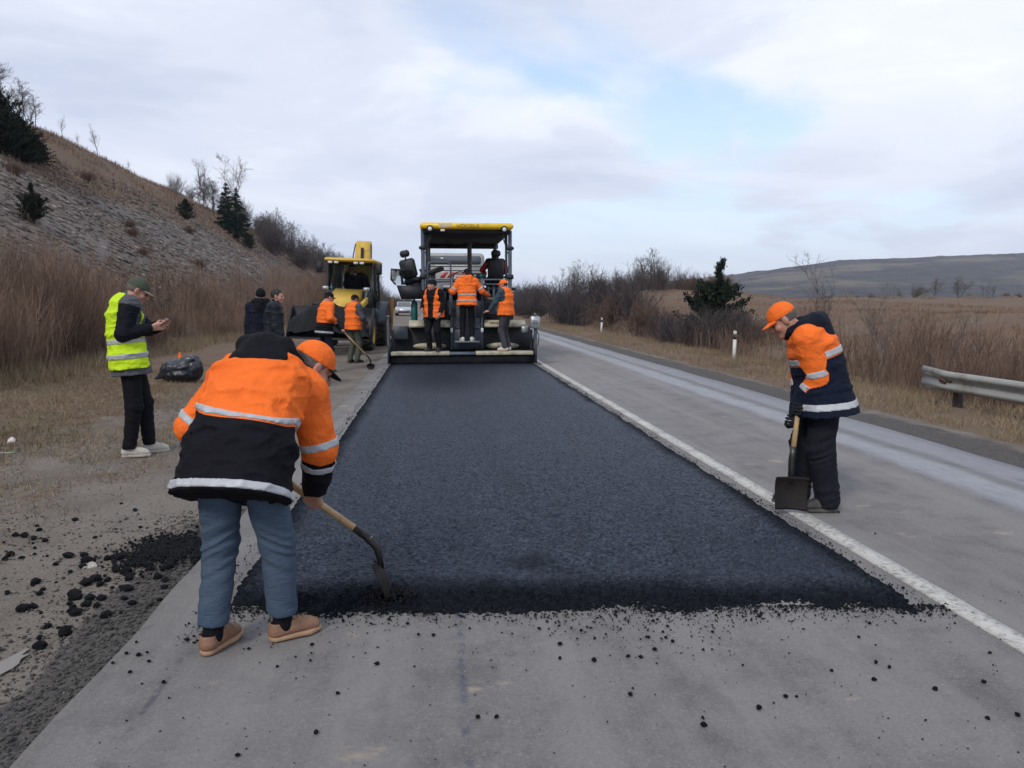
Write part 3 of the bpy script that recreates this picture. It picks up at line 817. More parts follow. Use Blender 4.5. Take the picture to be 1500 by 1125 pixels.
    def put(nm, f, mat, h, lo_=None, hi_=None, parent=root, attrs=None, drop=None):
        Vv, Q = surface_nets(f, lo if lo_ is None else lo_, hi if hi_ is None else hi_, h)
        if drop is not None:
            cen = Vv[Q].mean(1).astype(np.float32); keep = ~drop(cen); Q = Q[keep]
            us = np.unique(Q); mp = np.full(len(Vv), -1); mp[us] = np.arange(len(us)); Vv = Vv[us]; Q = mp[Q]
        if not len(Q): return None
        at = attrs(Vv.astype(np.float32)) if attrs else None
        return mesh_obj(nm, Vv, Q, mat, parent, True, at)
    b = put('body', body, M_SKIN, vb)
    eb = MB()
    for e in (-1, 1):
        c_ = Hc + HR @ np.array([e * 0.031, 0.0755, 0.0]) * hs
        m_ = MB(); m_.lathe([(0.0125 * hs * math.sin(a), 0.0125 * hs * math.cos(a)) for a in np.linspace(0, math.pi, 8)], c_, 'z', 10)
        m_.build('eye', M_EYE, b, True)
    hb = (Hc - 0.26, Hc + 0.26)
    # ---------------- trousers
    tm, tr = G['trousers']; th, kn, hem_ = G.get('leg_r', (0.098, 0.076, 0.066)); hemz = G.get('hem_z', 0.075)
    seed = int(abs(loc[0] * 131 + loc[1] * 17)) % 97
    def trousers(P):
        d = loft(P, [(spine(0.16), rp, 0.155 * bulk, 0.115 * bulk), (Pc - np.array([0, 0, 0.02]), rp, 0.178 * bulk, 0.135 * bulk), (Pc - np.array([0, 0, 0.07]), rp, 0.165 * bulk, 0.125 * bulk)], 0.03)
        for s in (1, -1):
            a = smin(rcone(P, Hip[s], Kn[s], th, kn), rcone(P, Kn[s], An[s], kn, hem_), 0.03)
            ub = nrm(FR[s][:, 2]); hp = (P - (An[s] - ub * (0.095 - hemz)).astype(np.float32)) @ ub.astype(np.float32)
            near = np.linalg.norm(P - An[s].astype(np.float32), axis=1) < 0.25
            a = np.where(near, np.maximum(a, -hp), a)
            q = ((P - Kn[s].astype(np.float32)) @ nrm(An[s] - Kn[s]).astype(np.float32))
            wr_ = np.exp(-(q / 0.14) ** 2) + 0.8 * np.exp(-((q - 0.36) / 0.12) ** 2)
            a = a + np.abs(a) * 0 + 0.0085 * (0.35 + wr_) * (1.4 * np.abs(noise3(P[:, 0] * 7 + 3 * s, P[:, 1] * 7, P[:, 2] * 26 + 14 * P[:, 0] * s, seed + 5)) - 0.5)
            d = smin(d, a, 0.03)
        return d + 0.004 * noise3(P[:, 0] * 9, P[:, 1] * 9, P[:, 2] * 9, seed)
    put('trousers', trousers, tr, vc)
    # ---------------- shoes
    um, sm = G['shoes']; fl = G.get('foot_l', 1.0)
    for s in (1, -1):
        def loc_(P, s=s): return ((P - Foot[s].astype(np.float32)) @ FR[s].astype(np.float32)) / V3(fl, fl, fl)
        def upper(P):
            q = loc_(P)
            d = rcone(q * V3(1, 1, 1.15), (0, -0.055, 0.056), (0.004 * s, 0.135, 0.046), 0.042, 0.036)
            d = smin(d, rcone(q, (0, -0.055, 0.05), (0, -0.045, 0.115), 0.040, 0.043), 0.02)
            d = smin(d, rcone(q, (0, 0.0, 0.085), (0.004 * s, 0.11, 0.055), 0.036, 0.032), 0.02)
            d = smax(d, q[:, 2] - G.get('shoe_h', 0.105), 0.006)
            d = smax(d, -(rcone(q, (0, -0.045, 0.09), (0, -0.04, 0.16), 0.036, 0.036)), 0.006)
            return np.maximum(d, 0.018 - q[:, 2])
        def sole(P):
            q = loc_(P); z0 = np.zeros(len(q), np.float32); q2 = np.stack([q[:, 0], q[:, 1], z0], 1)
            d2 = smin(rcone(q2, (0, -0.055, 0), (0.004 * s, 0.10, 0), 0.041, 0.047), rcone(q2, (0.004 * s, 0.10, 0), (0, 0.145, 0), 0.047, 0.035), 0.02)
            return smax(d2, np.abs(q[:, 2] - 0.013) - 0.013, 0.005)
        hv = min(vc, 0.010) if vb > 0.007 else 0.006
        u = put('shoe', upper, um, hv, Foot[s] - 0.24, Foot[s] + 0.24)
        put('sole', sole, sm, hv, Foot[s] - 0.24, Foot[s] + 0.24, parent=u)
        if vb < 0.007:
            lm_ = MB()
            for k in range(4):
                y_ = 0.035 + 0.022 * k; z_ = 0.108 - 0.30 * (y_ - 0.03) + 0.004
                lm_.tube([Foot[s] + FR[s] @ (np.array([q * 0.026, y_ + 0.006 * q * (-1) ** k, z_ - 0.012 * q * q]) * fl) for q in (-1, -0.5, 0, 0.5, 1)], 0.0028, 5)
            lm_.build('laces', G.get('laces', sm), u, True)['kind'] = 'stuff'
    if 'socks' in G:
        for s in (1, -1):
            put('sock', lambda P, s=s: np.maximum(rcone(P, An[s] - FR[s][:, 2] * 0.03, An[s] + (Kn[s] - An[s]) * 0.2, 0.043, 0.047), -1.0), G['socks'], 0.009, An[s] - 0.2, An[s] + 0.2)
    # ---------------- jacket
    jc = G['jacket']; hemL = jc.get('hem', 0.16); hd_ = nrm(jc.get('hem_dir', -up * 0.7 - np.array([0, 0, 0.3])))
    hemc = Pc + hd_ * hemL; wq = jc.get('w', 1.0) * bulk; dq = jc.get('d', 1.0) * bulk
    hf = jc.get('flare', 1.1)
    sleeve_r = jc.get('sleeve', (0.082, 0.070, 0.052)); cuff = jc.get('cuff', 0.93)
    cut = {s: El[s] + (Wr[s] - El[s]) * cuff for s in (1, -1)}
    stj = [(hemc, rp, 0.205 * wq * hf, 0.150 * dq * hf), (spine(0.06), rp, 0.198 * wq, 0.148 * dq), (spine(0.4), lat(0.4), 0.185 * wq, 0.142 * dq),
           (spine(0.72), lat(0.72), 0.200 * wq, 0.138 * dq), (spine(0.92), rs, 0.165 * wq, 0.108 * dq), (spine(1.0) + up * 0.02, rs, 0.085, 0.078)]
    amp = jc.get('fold', 0.010)
    def torso_s(P):
        best = None; acc = 0.0; bs = None
        pts = [np.asarray(x[0], float) for x in stj]
        for a, b2 in zip(pts, pts[1:]):
            ab = (b2 - a); Ls = np.linalg.norm(ab); u_ = (ab / Ls).astype(np.float32)
            sv_ = (P - a.astype(np.float32)) @ u_; tt = np.clip(sv_, 0, Ls); dd = np.linalg.norm(P - a.astype(np.float32) - tt[:, None] * u_, axis=1)
            val = acc + tt
            if best is None: best, bs = dd, val
            else:
                m = dd < best; bs = np.where(m, val, bs); best = np.minimum(best, dd)
            acc += Ls
        return bs
    def d_torso(P): return loft(P, stj, 0.05)
    def d_arm(P, s):
        d = smin(rcone(P, Sh[s], El[s], sleeve_r[0] * bulk ** 0.5, sleeve_r[1]), rcone(P, El[s], cut[s], sleeve_r[1], sleeve_r[2]), 0.025)
        u_ = nrm(Wr[s] - El[s]).astype(np.float32); h_ = (P - cut[s].astype(np.float32)) @ u_     # flat cuff
        d = np.where(np.linalg.norm(P - cut[s].astype(np.float32), axis=1) < 0.12, np.maximum(d, h_), d)
        return smin(d, rcone(P, Sh[s], N - up * 0.02, 0.075, 0.07), 0.05)
    def folds(P):
        n_ = noise3(P[:, 0] * 7, P[:, 1] * 7, P[:, 2] * 10, seed + 1); n2_ = noise3(P[:, 0] * 13 + 0.8 * n_, P[:, 1] * 13, P[:, 2] * 22, seed + 2)
        n3_ = noise3(P[:, 0] * 21 + 1.5 * n_, P[:, 1] * 21, P[:, 2] * 34, seed + 3)
        return amp * (0.45 * n_ + 0.62 * (np.sqrt(np.abs(n2_)) * 2 - 1.2) + 0.22 * (np.abs(n3_) * 2 - 0.8))
    def jacket(P):
        d = d_torso(P)
        for s in (1, -1): d = smin(d, d_arm(P, s), 0.035)
        return d + folds(P)
    def arm_q(P, s):
        """length along the arm from the shoulder"""
        la = np.linalg.norm(El[s] - Sh[s]); lb = np.linalg.norm(Wr[s] - El[s])
        ua = nrm(El[s] - Sh[s]).astype(np.float32); ub_ = nrm(Wr[s] - El[s]).astype(np.float32)
        qa = (P - Sh[s].astype(np.float32)) @ ua; qb = (P - El[s].astype(np.float32)) @ ub_
        da = np.linalg.norm(P - Sh[s].astype(np.float32) - np.clip(qa, 0, la)[:, None] * ua, axis=1)
        db = np.linalg.norm(P - El[s].astype(np.float32) - np.clip(qb, 0, lb)[:, None] * ub_, axis=1)
        return np.where(da < db, np.minimum(qa, la), la + np.maximum(qb, 0))
    sag = jc.get('sag', 0.0)
    def regions(P):
        dt = d_torso(P); dr, dl = d_arm(P, 1), d_arm(P, -1)
        arm = np.where(dr < dl, 1, -1); onarm = np.minimum(dr, dl) < dt
        q = np.where(arm > 0, arm_q(P, 1), arm_q(P, -1)); s_ = torso_s(P)
        if sag: s_ = s_ + sag * sstep(s_, 0.12, 0.30).astype(np.float32) * np.clip(-((P - spine(0.5).astype(np.float32)) @ fws.astype(np.float32)), 0, 0.2) + jc.get('skew', 0.0) * sstep(s_, 0.12, 0.30).astype(np.float32) * ((P - spine(0.5).astype(np.float32)) @ rs.astype(np.float32))
        return onarm, q, s_, dt - np.minimum(dr, dl)
    zt, za = jc.get('zone_t', -9), jc.get('zone_a', 99)
    def zone(P):
        on, q, s_, _ = regions(P)
        return np.where(on & (q > 0.02), (q - za), (zt - s_)) * 1.0
    ja = (lambda Vv: dict(zone=np.clip(zone(Vv) * 4, -0.5, 0.5))) if 'zone_t' in jc else None
    jo = put('jacket', jacket, jc['mat'], vc, attrs=ja)
    bt, ba, bw = jc.get('bands_t', []), jc.get('bands_a', []), jc.get('band_w', 0.024)
    th_ = 0.005 if vc < 0.01 else 0.008
    def bandmesh(f, parent, vt=(), va=(), vert=None, hh=None):
        def bf(P):
            on, q, s_, _ = regions(P)
            m = np.full(len(P), 1.0, np.float32)
            for x in vt: m = np.minimum(m, np.where(on, 1.0, np.abs(s_ - x) - bw))
            for x in va: m = np.minimum(m, np.where(on, np.abs(q - x) - bw, 1.0))
            if vert: m = np.minimum(m, vert(P, s_, on))
            return np.maximum(m, f(P) - th_)
        put('reflective_band', bf, M_BAND, hh or min(vc, 0.010), parent=parent, drop=lambda c_: f(c_) < -th_ * 0.9)
    if bt or ba: bandmesh(jacket, jo, bt, ba)
    # ---------------- vest over it
    if 'vest' in G:
        vg = G['vest']; off = vg.get('off', 0.014); s_lo = vg.get('from', 0.02); gap = vg.get('gap', 0.0)
        fa = (fws).astype(np.float32)
        def vest(P):
            d = loft(P, stj, 0.05) - off
            for s in (1, -1): d = smin(d, rcone(P, Sh[s] + (N - Sh[s]) * 0.25, N - up * 0.02, 0.082, 0.082), 0.05)
            for s in (1, -1):
                out_ = Sh[s] + rs * s * 0.03; dn = El[s]
                d = smax(d, -(rcone(P, out_ , out_ - up * 0.13, 0.098, 0.105)), 0.01)
                lc_ = (P - (Sh[s] + rs * s * 0.025).astype(np.float32)); d = np.where(lc_ @ up.astype(np.float32) > -0.16, smax(d, lc_ @ (rs * s).astype(np.float32), 0.01), d)
            s_ = torso_s(P); d = np.maximum(d, s_lo - s_)
            c0 = N.astype(np.float32); x_ = (P - c0) @ rs.astype(np.float32); y_ = (P - spine(0.5).astype(np.float32)) @ fa
            dn_ = np.maximum(-((P - c0) @ up.astype(np.float32)), 0)
            vneck = (0.065 + gap + vg.get('vn', 0.0) - np.minimum(dn_, 0.3) * (0.065 + vg.get('vn', 0.0)) / 0.3 - np.abs(x_))
            d = np.where(y_ > 0.0, smax(d, vneck, 0.006), d)
            d = smax(d, -rcone(P, N, N + up * 0.1 + fws * 0.03, 0.075, 0.09), 0.006)
            return d + folds(P)
        vo = put('vest', vest, vg['mat'], vc)
        stripes = vg.get('bands', [])
        if stripes:
            def vert(P, s_, on):
                m = np.full(len(P), 1.0, np.float32)
                for x in stripes: m = np.minimum(m, np.abs(s_ - x) - bw)
                if vg.get('braces'):
                    x_ = np.abs((P - N.astype(np.float32)) @ rs.astype(np.float32)); m = np.minimum(m, np.where(s_ > max(stripes), np.abs(x_ - 0.10) - bw, 1.0))
                return m
            bandmesh(vest, vo, vert=vert)
    # ---------------- hood / collar
    def nb(x, y, z): return N + rs * x + fws * y + up * z
    if 'hood' in G:
        hg = G['hood']; k_ = hg.get('size', 1.0)
        def hood(P):
            d = None
            pts = [(nb(-0.03, 0.105, 0.0), 0.034), (nb(-0.088, 0.06, 0.015), 0.038), (nb(-0.108, -0.01, 0.035), 0.044), (nb(-0.08, -0.085, 0.035), 0.052), (nb(0, -0.115, 0.025), 0.058), (nb(0.08, -0.085, 0.035), 0.052), (nb(0.108, -0.01, 0.035), 0.044), (nb(0.088, 0.06, 0.015), 0.038), (nb(0.03, 0.105, 0.0), 0.034)]
            for (a, ra), (b2, rb) in zip(pts, pts[1:]):
                e = rcone(P, N + (a - N) * k_, N + (b2 - N) * k_, ra * k_, rb * k_); d = e if d is None else smin(d, e, 0.02)
            d = smin(d, ellip(P, nb(0, -0.125 * k_, -0.07 * k_), np.stack([rs, fws, up], 1), (0.125 * k_, 0.050 * k_, 0.100 * k_)), 0.05)
            return d + 0.009 * noise3(P[:, 0] * 14, P[:, 1] * 14, P[:, 2] * 16, seed + 9) + 0.003 * noise3(P[:, 0] * 35, P[:, 1] * 35, P[:, 2] * 35, seed + 8)
        put('hood', hood, hg['mat'], vc, N - 0.36, N + 0.36)
    elif 'collar' in G:
        def collar(P):
            a, b2 = nb(0, 0.0, -0.02), nb(0, 0.02, 0.055)
            return smax(rcone(P, a, b2, 0.082, 0.074), -rcone(P, nb(0, 0.01, 0.03), nb(0, 0.03, 0.14), 0.062, 0.066), 0.006) + 0.004 * noise3(P[:, 0] * 18, P[:, 1] * 18, P[:, 2] * 18, seed)
        put('collar', collar, G['collar'], vc, N - 0.2, N + 0.2)
    # ---------------- gloves
    if gloves:
        for s in (1, -1):
            def gl(P, s=s):
                d = hand_sdf(P, Wr[s], hands[s][1], s, hands[s][2], 1.13)
                return smin(d, rcone(P, Wr[s] - nrm(Wr[s] - El[s]) * 0.06, Wr[s], 0.044, 0.036), 0.02)
            put('glove', gl, gloves if not isinstance(gloves, bool) else M_GLOVE, min(0.006, vb), Wr[s] - 0.22, Wr[s] + 0.22)
    # ---------------- hair and headgear
    I = np.eye(3, dtype=np.float32)
    def hq(P): return ((P - Hc.astype(np.float32)) @ HR.astype(np.float32)) / hs
    hv = max(0.006, vb * 0.75)
    if 'hair' in G:
        def hair(P):
            q = hq(P); d = ellip(q, (0, -0.014, 0.038), I, (0.080, 0.103, 0.097 + G.get('hair_top', 0.004)))
            line = np.where(q[:, 1] > 0.035, 0.066, np.where(q[:, 1] > -0.02, 0.015, -0.055 + np.clip(q[:, 1] + 0.02, -0.05, 0) * -0.3))
            line = np.interp(q[:, 1], [-0.12, -0.03, -0.02, 0.02, 0.05, 0.09], [-0.07, -0.055, -0.01, 0.0, 0.055, 0.072])
            if 'cap' in G or 'beanie' in G: d = np.maximum(d, q[:, 2] - 0.045)
            return (smax(d, (line - q[:, 2]), 0.008) + 0.002 * noise3(q[:, 0] * 90, q[:, 1] * 90, q[:, 2] * 90, 3)) * hs
        put('hair', hair, G['hair'], hv, *hb)
    if 'cap' in G:
        cm, vm = G['cap']
        def cap(P):
            q = hq(P); d = ellip(q, (0, -0.012, 0.040), I, (0.083, 0.106, 0.094))
            d = smax(d, (0.026 - 0.10 * np.clip(q[:, 1], -0.1, 0.12) * -0.12 - q[:, 2]), 0.006)
            return d * hs
        co_ = put('cap', cap, cm, hv, *hb)
        def visor(P):
            q = hq(P); dr = 0.22 * np.clip(q[:, 1] - 0.07, 0, 1) + 3.2 * q[:, 0] ** 2
            zz_ = q[:, 2] - 0.040 + dr
            r2 = np.sqrt((q[:, 0] / 0.078) ** 2 + (np.maximum(q[:, 1] - 0.055, 0) / 0.105) ** 2)
            d = smax((r2 - 1) * 0.075, np.abs(zz_) - 0.0045, 0.004)
            return np.maximum(d, 0.05 - q[:, 1]) * hs
        put('visor', visor, vm, min(hv, 0.006), *hb, parent=co_)
    if 'beanie' in G:
        def beanie(P):
            q = hq(P); d = ellip(q, (0, -0.014, 0.045), I, (0.087, 0.110, 0.108))
            d = smax(d, (np.interp(q[:, 1], [-0.1, 0.1], [-0.02, 0.045]) - q[:, 2]), 0.01)
            return (d + 0.003 * np.sin(np.arctan2(q[:, 0], q[:, 1]) * 40)) * hs
        put('knit_hat', beanie, G['beanie'], hv, *hb)
    if 'hoodup' in G:
        def hu(P):
            q = hq(P); d = ellip(q, (0, -0.02, 0.03), I, (0.105, 0.128, 0.130))
            d = smin(d, rcone(P, nk, N, 0.085, 0.11), 0.05) if False else smin(d, ellip(q, (0, -0.04, -0.09), I, (0.10, 0.10, 0.08)), 0.05)
            d = smax(d, -ellip(q, (0, 0.09, -0.01), I, (0.075, 0.09, 0.10)), 0.01)
            return (d + 0.006 * noise3(q[:, 0] * 18, q[:, 1] * 18, q[:, 2] * 18, 4)) * hs
        put('hood', hu, G['hoodup'], vc, *hb)
    return root

RELAX = (0.35, 0.45, 0.3); FIST = (1.15, 1.35, 0.8); HOLD = (0.95, 1.15, 0.6)
def hang(side, x, y, z, inward=0.0):
    """relaxed hand hanging at wrist (x, y, z)"""
    yv = nrm((side * -inward, 0.15, -1)); zv = nrm(np.array([side * 1.0, 0.1, 0]) - yv * np.dot(yv, (side * 1.0, 0.1, 0)))
    xv = np.cross(yv, zv)
    return ((x, y, z), np.stack([xv, yv, zv], 1), RELAX)
def aim(side, w, fdir, back, curl=RELAX):
    y = nrm(fdir); z = np.asarray(back, float); z = nrm(z - y * np.dot(y, z)); return (w, np.stack([np.cross(y, z), y, z], 1), curl)
# ================================================================== tools the workers hold
M_WOOD = pmat('ash_handle_wood', (0.42, 0.27, 0.13), 0.55, 0.25, 9, bump=0.2, bsc=90, dirt=(0.12, 0.08, 0.05), dirt_amt=0.35)
M_STEEL = pmat('used_steel', (0.06, 0.056, 0.055), 0.45, 0.35, 8, metal=0.7, bump=0.25, dirt=(0.018, 0.017, 0.018), dirt_amt=0.6)
M_SCOOP = pmat('tarred_steel', (0.016, 0.013, 0.013), 0.65, 0.4, 9, bump=0.4, bsc=45, dirt=(0.040, 0.027, 0.022), dirt_amt=0.45, spec=0.25)
def shovel(label, top, neck, tip, face, blade_w=0.24, square=False, group='shovels held by the road workers'):
    """world points: handle top, socket end of handle, blade tip; face = normal of the scoop's hollow side"""
    top, neck, tip = (np.array(p, float) for p in (top, neck, tip))
    root = empty('shovel', tuple(tip)); tag(root, label, 'shovel', group)
    o = tip
    m = MB(); d = nrm(neck - top); q = nrm(np.cross(d, face))
    m.tube([top - o + d * 0.0, (top - o) * 0.5 + (neck - o) * 0.5 + nrm(face) * 0.004, neck - o], [0.0165, 0.0185, 0.0185], 12); m.build('handle', M_WOOD, root, True)
    bd = nrm(tip - neck); sock_end = neck + bd * 0.17
    m = MB(); m.tube([neck - o - d * 0.10, neck - o - d * 0.02, neck - o + (d + bd) * 0.03, sock_end - o], [0.0205, 0.0215, 0.021, 0.012], 12); m.build('socket', M_STEEL, root, True)
    # dished blade
    up = nrm(neck + bd * 0.12 - tip); L = np.linalg.norm(neck + bd * 0.12 - tip); lat = nrm(np.cross(up, face)); nrm_ = nrm(np.cross(lat, up))
    if np.dot(nrm_, face) < 0: nrm_ = -nrm_
    nu, nv = 15, 15; Vb = []
    for j in range(nv):
        v = j / (nv - 1)
        if square: wv = blade_w * (0.94 + 0.06 * v) * (1.0 if v < 0.93 else 0.97)
        else: wv = blade_w * math.sqrt(max(0.0, 1 - (max(0, 0.45 - v) / 0.45) ** 2.2)) * (1 - 0.75 * max(0, (v - 0.6) / 0.4) ** 2)
        for i in range(nu):
            u_ = 2 * i / (nu - 1) - 1
            dish = 0.030 * u_ * u_ + (0.05 if square else 0.02) * max(0, (v - 0.6)) ** 2 * 4 - 0.012 * math.sin(v * math.pi)
            Vb.append(tip - o + up * (v * L) + lat * (u_ * max(wv, 0.02) / 2) + nrm_ * dish)
    Vb = np.array(Vb); nB = len(Vb); Fq = grid_faces(nu, nv); back = Vb - nrm_ * 0.003
    ring = [i for i in range(nu)] + [j * nu + nu - 1 for j in range(1, nv)] + [(nv - 1) * nu + i for i in range(nu - 2, -1, -1)] + [j * nu for j in range(nv - 2, 0, -1)]
    rim = np.array([[a, b_, b_ + nB, a + nB] for a, b_ in zip(ring, ring[1:] + ring[:1])])
    mm = MB(); mm.add(np.concatenate([Vb, back]), np.concatenate([Fq, Fq[:, ::-1] + nB, rim])); mm.build('blade', M_SCOOP, root, True)
    return root

# ================================================================== the twelve people
def to_local(loc, rz):
    R = rotz(-rz)
    return lambda p: R @ (np.array(p, float) - np.array(loc, float))

# -- bent shoveller in front, seen from behind
loc = (-0.84, 3.35, 0.0); L_ = to_local(loc, 0)
h_top, h_neck, tipA = np.array([-1.12, 3.98, 0.865]), np.array([-0.335, 3.80, 0.33]), np.array([-0.225, 3.80, 0.012])
hd = nrm(h_neck - h_top)
GR = h_top + hd * 0.61; GL = h_top + hd * 0.06
gR = grip(GR, hd, (0.15, 0.35, -1), 1, hd); gL = grip(GL, hd, (0.1, 0.3, -1), -1, hd)
J = dict(leg=0.895, pelvis=L_((-0.86, 3.36, 0.885)), neck=L_((-0.80, 3.74, 1.225)), pelvis_yaw=0.30, shoulder_yaw=0.10, shoulder_tilt=-0.10, hunch=0.055, sh_w=0.195,
         sh_off={1: (0.0, 0.03, -0.05), -1: (0.02, 0.03, -0.03)},
         hands={1: (L_(gR[0]), gR[1], FIST), -1: (L_(gL[0]), gL[1], FIST)},
         elbow={1: (0.5, -0.5, 0.1), -1: (-0.45, 0.2, -0.9)},
         head=(L_((-0.605, 3.83, 1.215)), (1.05, 0.62, 0.0)), head_scale=1.02,
         feet={1: (L_((-0.69, 3.42, 0)), 1.05), -1: (L_((-0.985, 3.335, 0)), 0.45)}, knee={1: (0.5, 0.8, 0), -1: (0.1, 1, 0)})
make_person('person in orange and black jacket and blue jeans bending over a shovel', loc, 0, J,
    dict(trousers=('denim', C_DENIM), shoes=(M_LEATHER, M_TANSOLE), leg_r=(0.103, 0.076, 0.064), hem_z=0.125, bulk=1.04, foot_l=0.90, shoe_h=0.095, socks=C_BLACK,
         jacket=dict(mat=C_ORNAVY, hem=0.20, hem_dir=(-0.10, -0.40, -0.9), w=1.13, d=1.12, flare=1.06, sag=0.75, skew=0.17, zone_t=0.375, zone_a=0.34, bands_t=[0.025, 0.405], bands_a=[0.275, 0.385], band_w=0.019, sleeve=(0.094, 0.084, 0.060), fold=0.010),
         hood=dict(mat=C_BLACK, size=1.08), cap=(C_ORANGE, C_BLACK), hair=M_HAIR_GREY), vb=0.0055, vc=0.008)
shovel('wooden handled round shovel pushed into the near edge of the fresh asphalt', h_top, h_neck, tipA, (-1, -0.02, 0.25), 0.22)

# -- worker on the right, looking down, shovel hanging straight down
loc = (2.79, 5.22, 0.0); L_ = to_local(loc, 0)
hT, hN, tB = np.array([2.615, 5.13, 0.80]), np.array([2.575, 5.12, 0.40]), np.array([2.565, 5.10, 0.035])
hdB = nrm(hN - hT); g1 = grip(hT + hdB * 0.03, hdB, (-0.35, -0.3, -0.6), -1, -hdB * -1)
g2 = grip(hT + hdB * 0.12, hdB, (-0.5, -0.5, -0.4), 1, hdB)
J = dict(pelvis=L_((2.85, 5.24, 0.885)), neck=L_((2.705, 5.29, 1.335)), leg=0.89, pelvis_yaw=-1.30, shoulder_yaw=-1.15, hunch=0.06, sh_w=0.19,
         hands={-1: (L_(g1[0]), g1[1], FIST), 1: (L_(g2[0] + np.array([-0.02, 0.05, 0])), g2[1], FIST)},
         elbow={-1: (1, -0.5, 0.0), 1: (1.0, 0.6, -0.2)},
         head=(L_((2.555, 5.31, 1.405)), (-1.25, 0.62, 0.0)), head_scale=1.0,
         feet={1: (L_((2.76, 5.40, 0)), -1.35), -1: (L_((2.86, 5.15, 0)), -1.45)}, knee={1: (-1, 0.1, 0), -1: (-1, 0, 0)})
make_person('person in orange cap and orange navy jacket looking down beside the white line', loc, 0, J,
    dict(trousers=('navy', C_CHAR), shoes=(M_DARKSHOE, M_RUBBER), leg_r=(0.112, 0.098, 0.088), hem_z=0.035, bulk=1.03, gloves=True,
         jacket=dict(mat=C_ORNAV2, hem=0.15, hem_dir=(0.12, 0, -1), w=1.14, d=1.22, flare=1.24, zone_t=0.395, zone_a=0.42, bands_t=[0.07, 0.425], bands_a=[0.255, 0.40], band_w=0.024, sleeve=(0.095, 0.083, 0.066), fold=0.0065),
         hood=dict(mat=C_NAVY, size=1.12), cap=(C_ORANGE, C_ORANGE), hair=M_HAIR_GREY), vb=0.0055, vc=0.008)
shovel('square mouthed shovel with short wooden handle held upright by the worker at the white line', hT, hN, tB, (-0.25, -1, 0.1), 0.235, True)

# -- man in the yellow vest reading his phone
loc = (-3.08, 8.03, float(ground_z(-3.08, 8.03)) + 0.005); L_ = to_local(loc, 0)
ph = np.array([-2.70, 7.98, 1.335])
J = dict(scale=1.03, pelvis=L_((-3.09, 8.03, 0.97)), neck=L_((-3.10, 8.06, 1.56)), pelvis_yaw=1.30, shoulder_yaw=1.12, hunch=0.05, sh_w=0.19,
         hands={1: aim(1, L_((-2.825, 7.94, 1.275)), (1, 0.25, 0.18), (0.1, -0.9, -0.35), (0.7, 0.8, 0.5)), -1: aim(-1, L_((-2.80, 8.09, 1.285)), (1, -0.35, 0.15), (0.0, 0.8, -0.5), (0.6, 0.7, 0.4))},
         elbow={1: (-0.6, -0.5, -0.8), -1: (-0.3, 0.9, -0.8)},
         head=(L_((-2.995, 8.06, 1.645)), (1.22, 0.52, 0.0)), head_scale=1.04,
         feet={1: (L_((-3.10, 7.95, loc[2])), 1.35), -1: (L_((-2.98, 8.16, loc[2])), 1.15)}, knee={1: (1, 0, 0), -1: (1, 0, 0)})
make_person('person in yellow reflective vest and grey cap looking at a phone on the left verge', loc, 0, J,
    dict(trousers=('black', C_BLACK), shoes=(M_CREAMSHOE, M_CREAMSHOE), leg_r=(0.105, 0.080, 0.062), hem_z=0.09, bulk=1.04,
         jacket=dict(mat=cloth('grey_and_black_cloth', (0.10, 0.102, 0.115), (0.010, 0.011, 0.016)), hem=0.17, hem_dir=(0.05, 0, -1), w=1.08, d=1.12, flare=1.06, zone_t=-9, zone_a=0.0, sleeve=(0.088, 0.076, 0.055), fold=0.010),
         vest=dict(mat=C_YELLOW, bands=[0.19, 0.34], gap=0.16, vn=0.03, off=0.02, **{'from': 0.065}), collar=C_GREY, cap=(C_OLIVE, cloth('khaki_cloth', (0.27, 0.215, 0.145))), hair=M_HAIR_GREY), vb=0.006, vc=0.009)
pr_ = empty('phone', tuple(ph)); tag(pr_, 'dark phone held in both hands by the person in the yellow vest', 'phone')
Rp = frame_from(1.30, -0.62)
MB().box((0, 0, 0), (0.074, 0.152, 0.009), Rp, 0.003).build('case', pmat('phone_case', (0.02, 0.021, 0.024), 0.35, 0.1), pr_)
MB().box(tuple(Rp @ np.array([0, 0, 0.0052])), (0.066, 0.142, 0.001), Rp).build('screen', pmat('phone_glass', (0.10, 0.12, 0.13), 0.12, 0.1), pr_)

def stander(label, x, y, z, yaw, H, G, pose=None, group=None, lean=0.03, head=(0.0, 0.1), hands=None, elbow=None, feet=None, pelvis=None, neck=None, vb=0.010, vc=0.013, head_pos=None, knee=None):
    k = H / 1.78
    J = dict(scale=k, pelvis=pelvis or (0, 0, 0.965 * k), neck=neck or (0, lean, 1.515 * k),
             hands=hands or {s: hang(s, s * 0.25, 0.05 + lean, 0.84 * k) for s in (1, -1)}, elbow=elbow or {s: (s * 0.5, -1, 0) for s in (1, -1)},
             head=(head_pos or (0, (neck[1] if neck else lean) + 0.045, (neck[2] if neck else 1.515 * k) + 0.125 * k), (head[0], head[1], 0)), head_scale=k,
             feet=feet or {1: ((0.12, 0.02, 0), 0.2), -1: ((-0.12, -0.02, 0), -0.2)}, knee=knee or {1: (0.1, 1, 0), -1: (-0.1, 1, 0)})
    if pose: J.update(pose)
    return make_person(label, (x, y, z), -yaw, J, G, group, vb, vc)

DARKG = dict(trousers=('d', C_CHAR), shoes=(M_DARKSHOE, M_RUBBER))
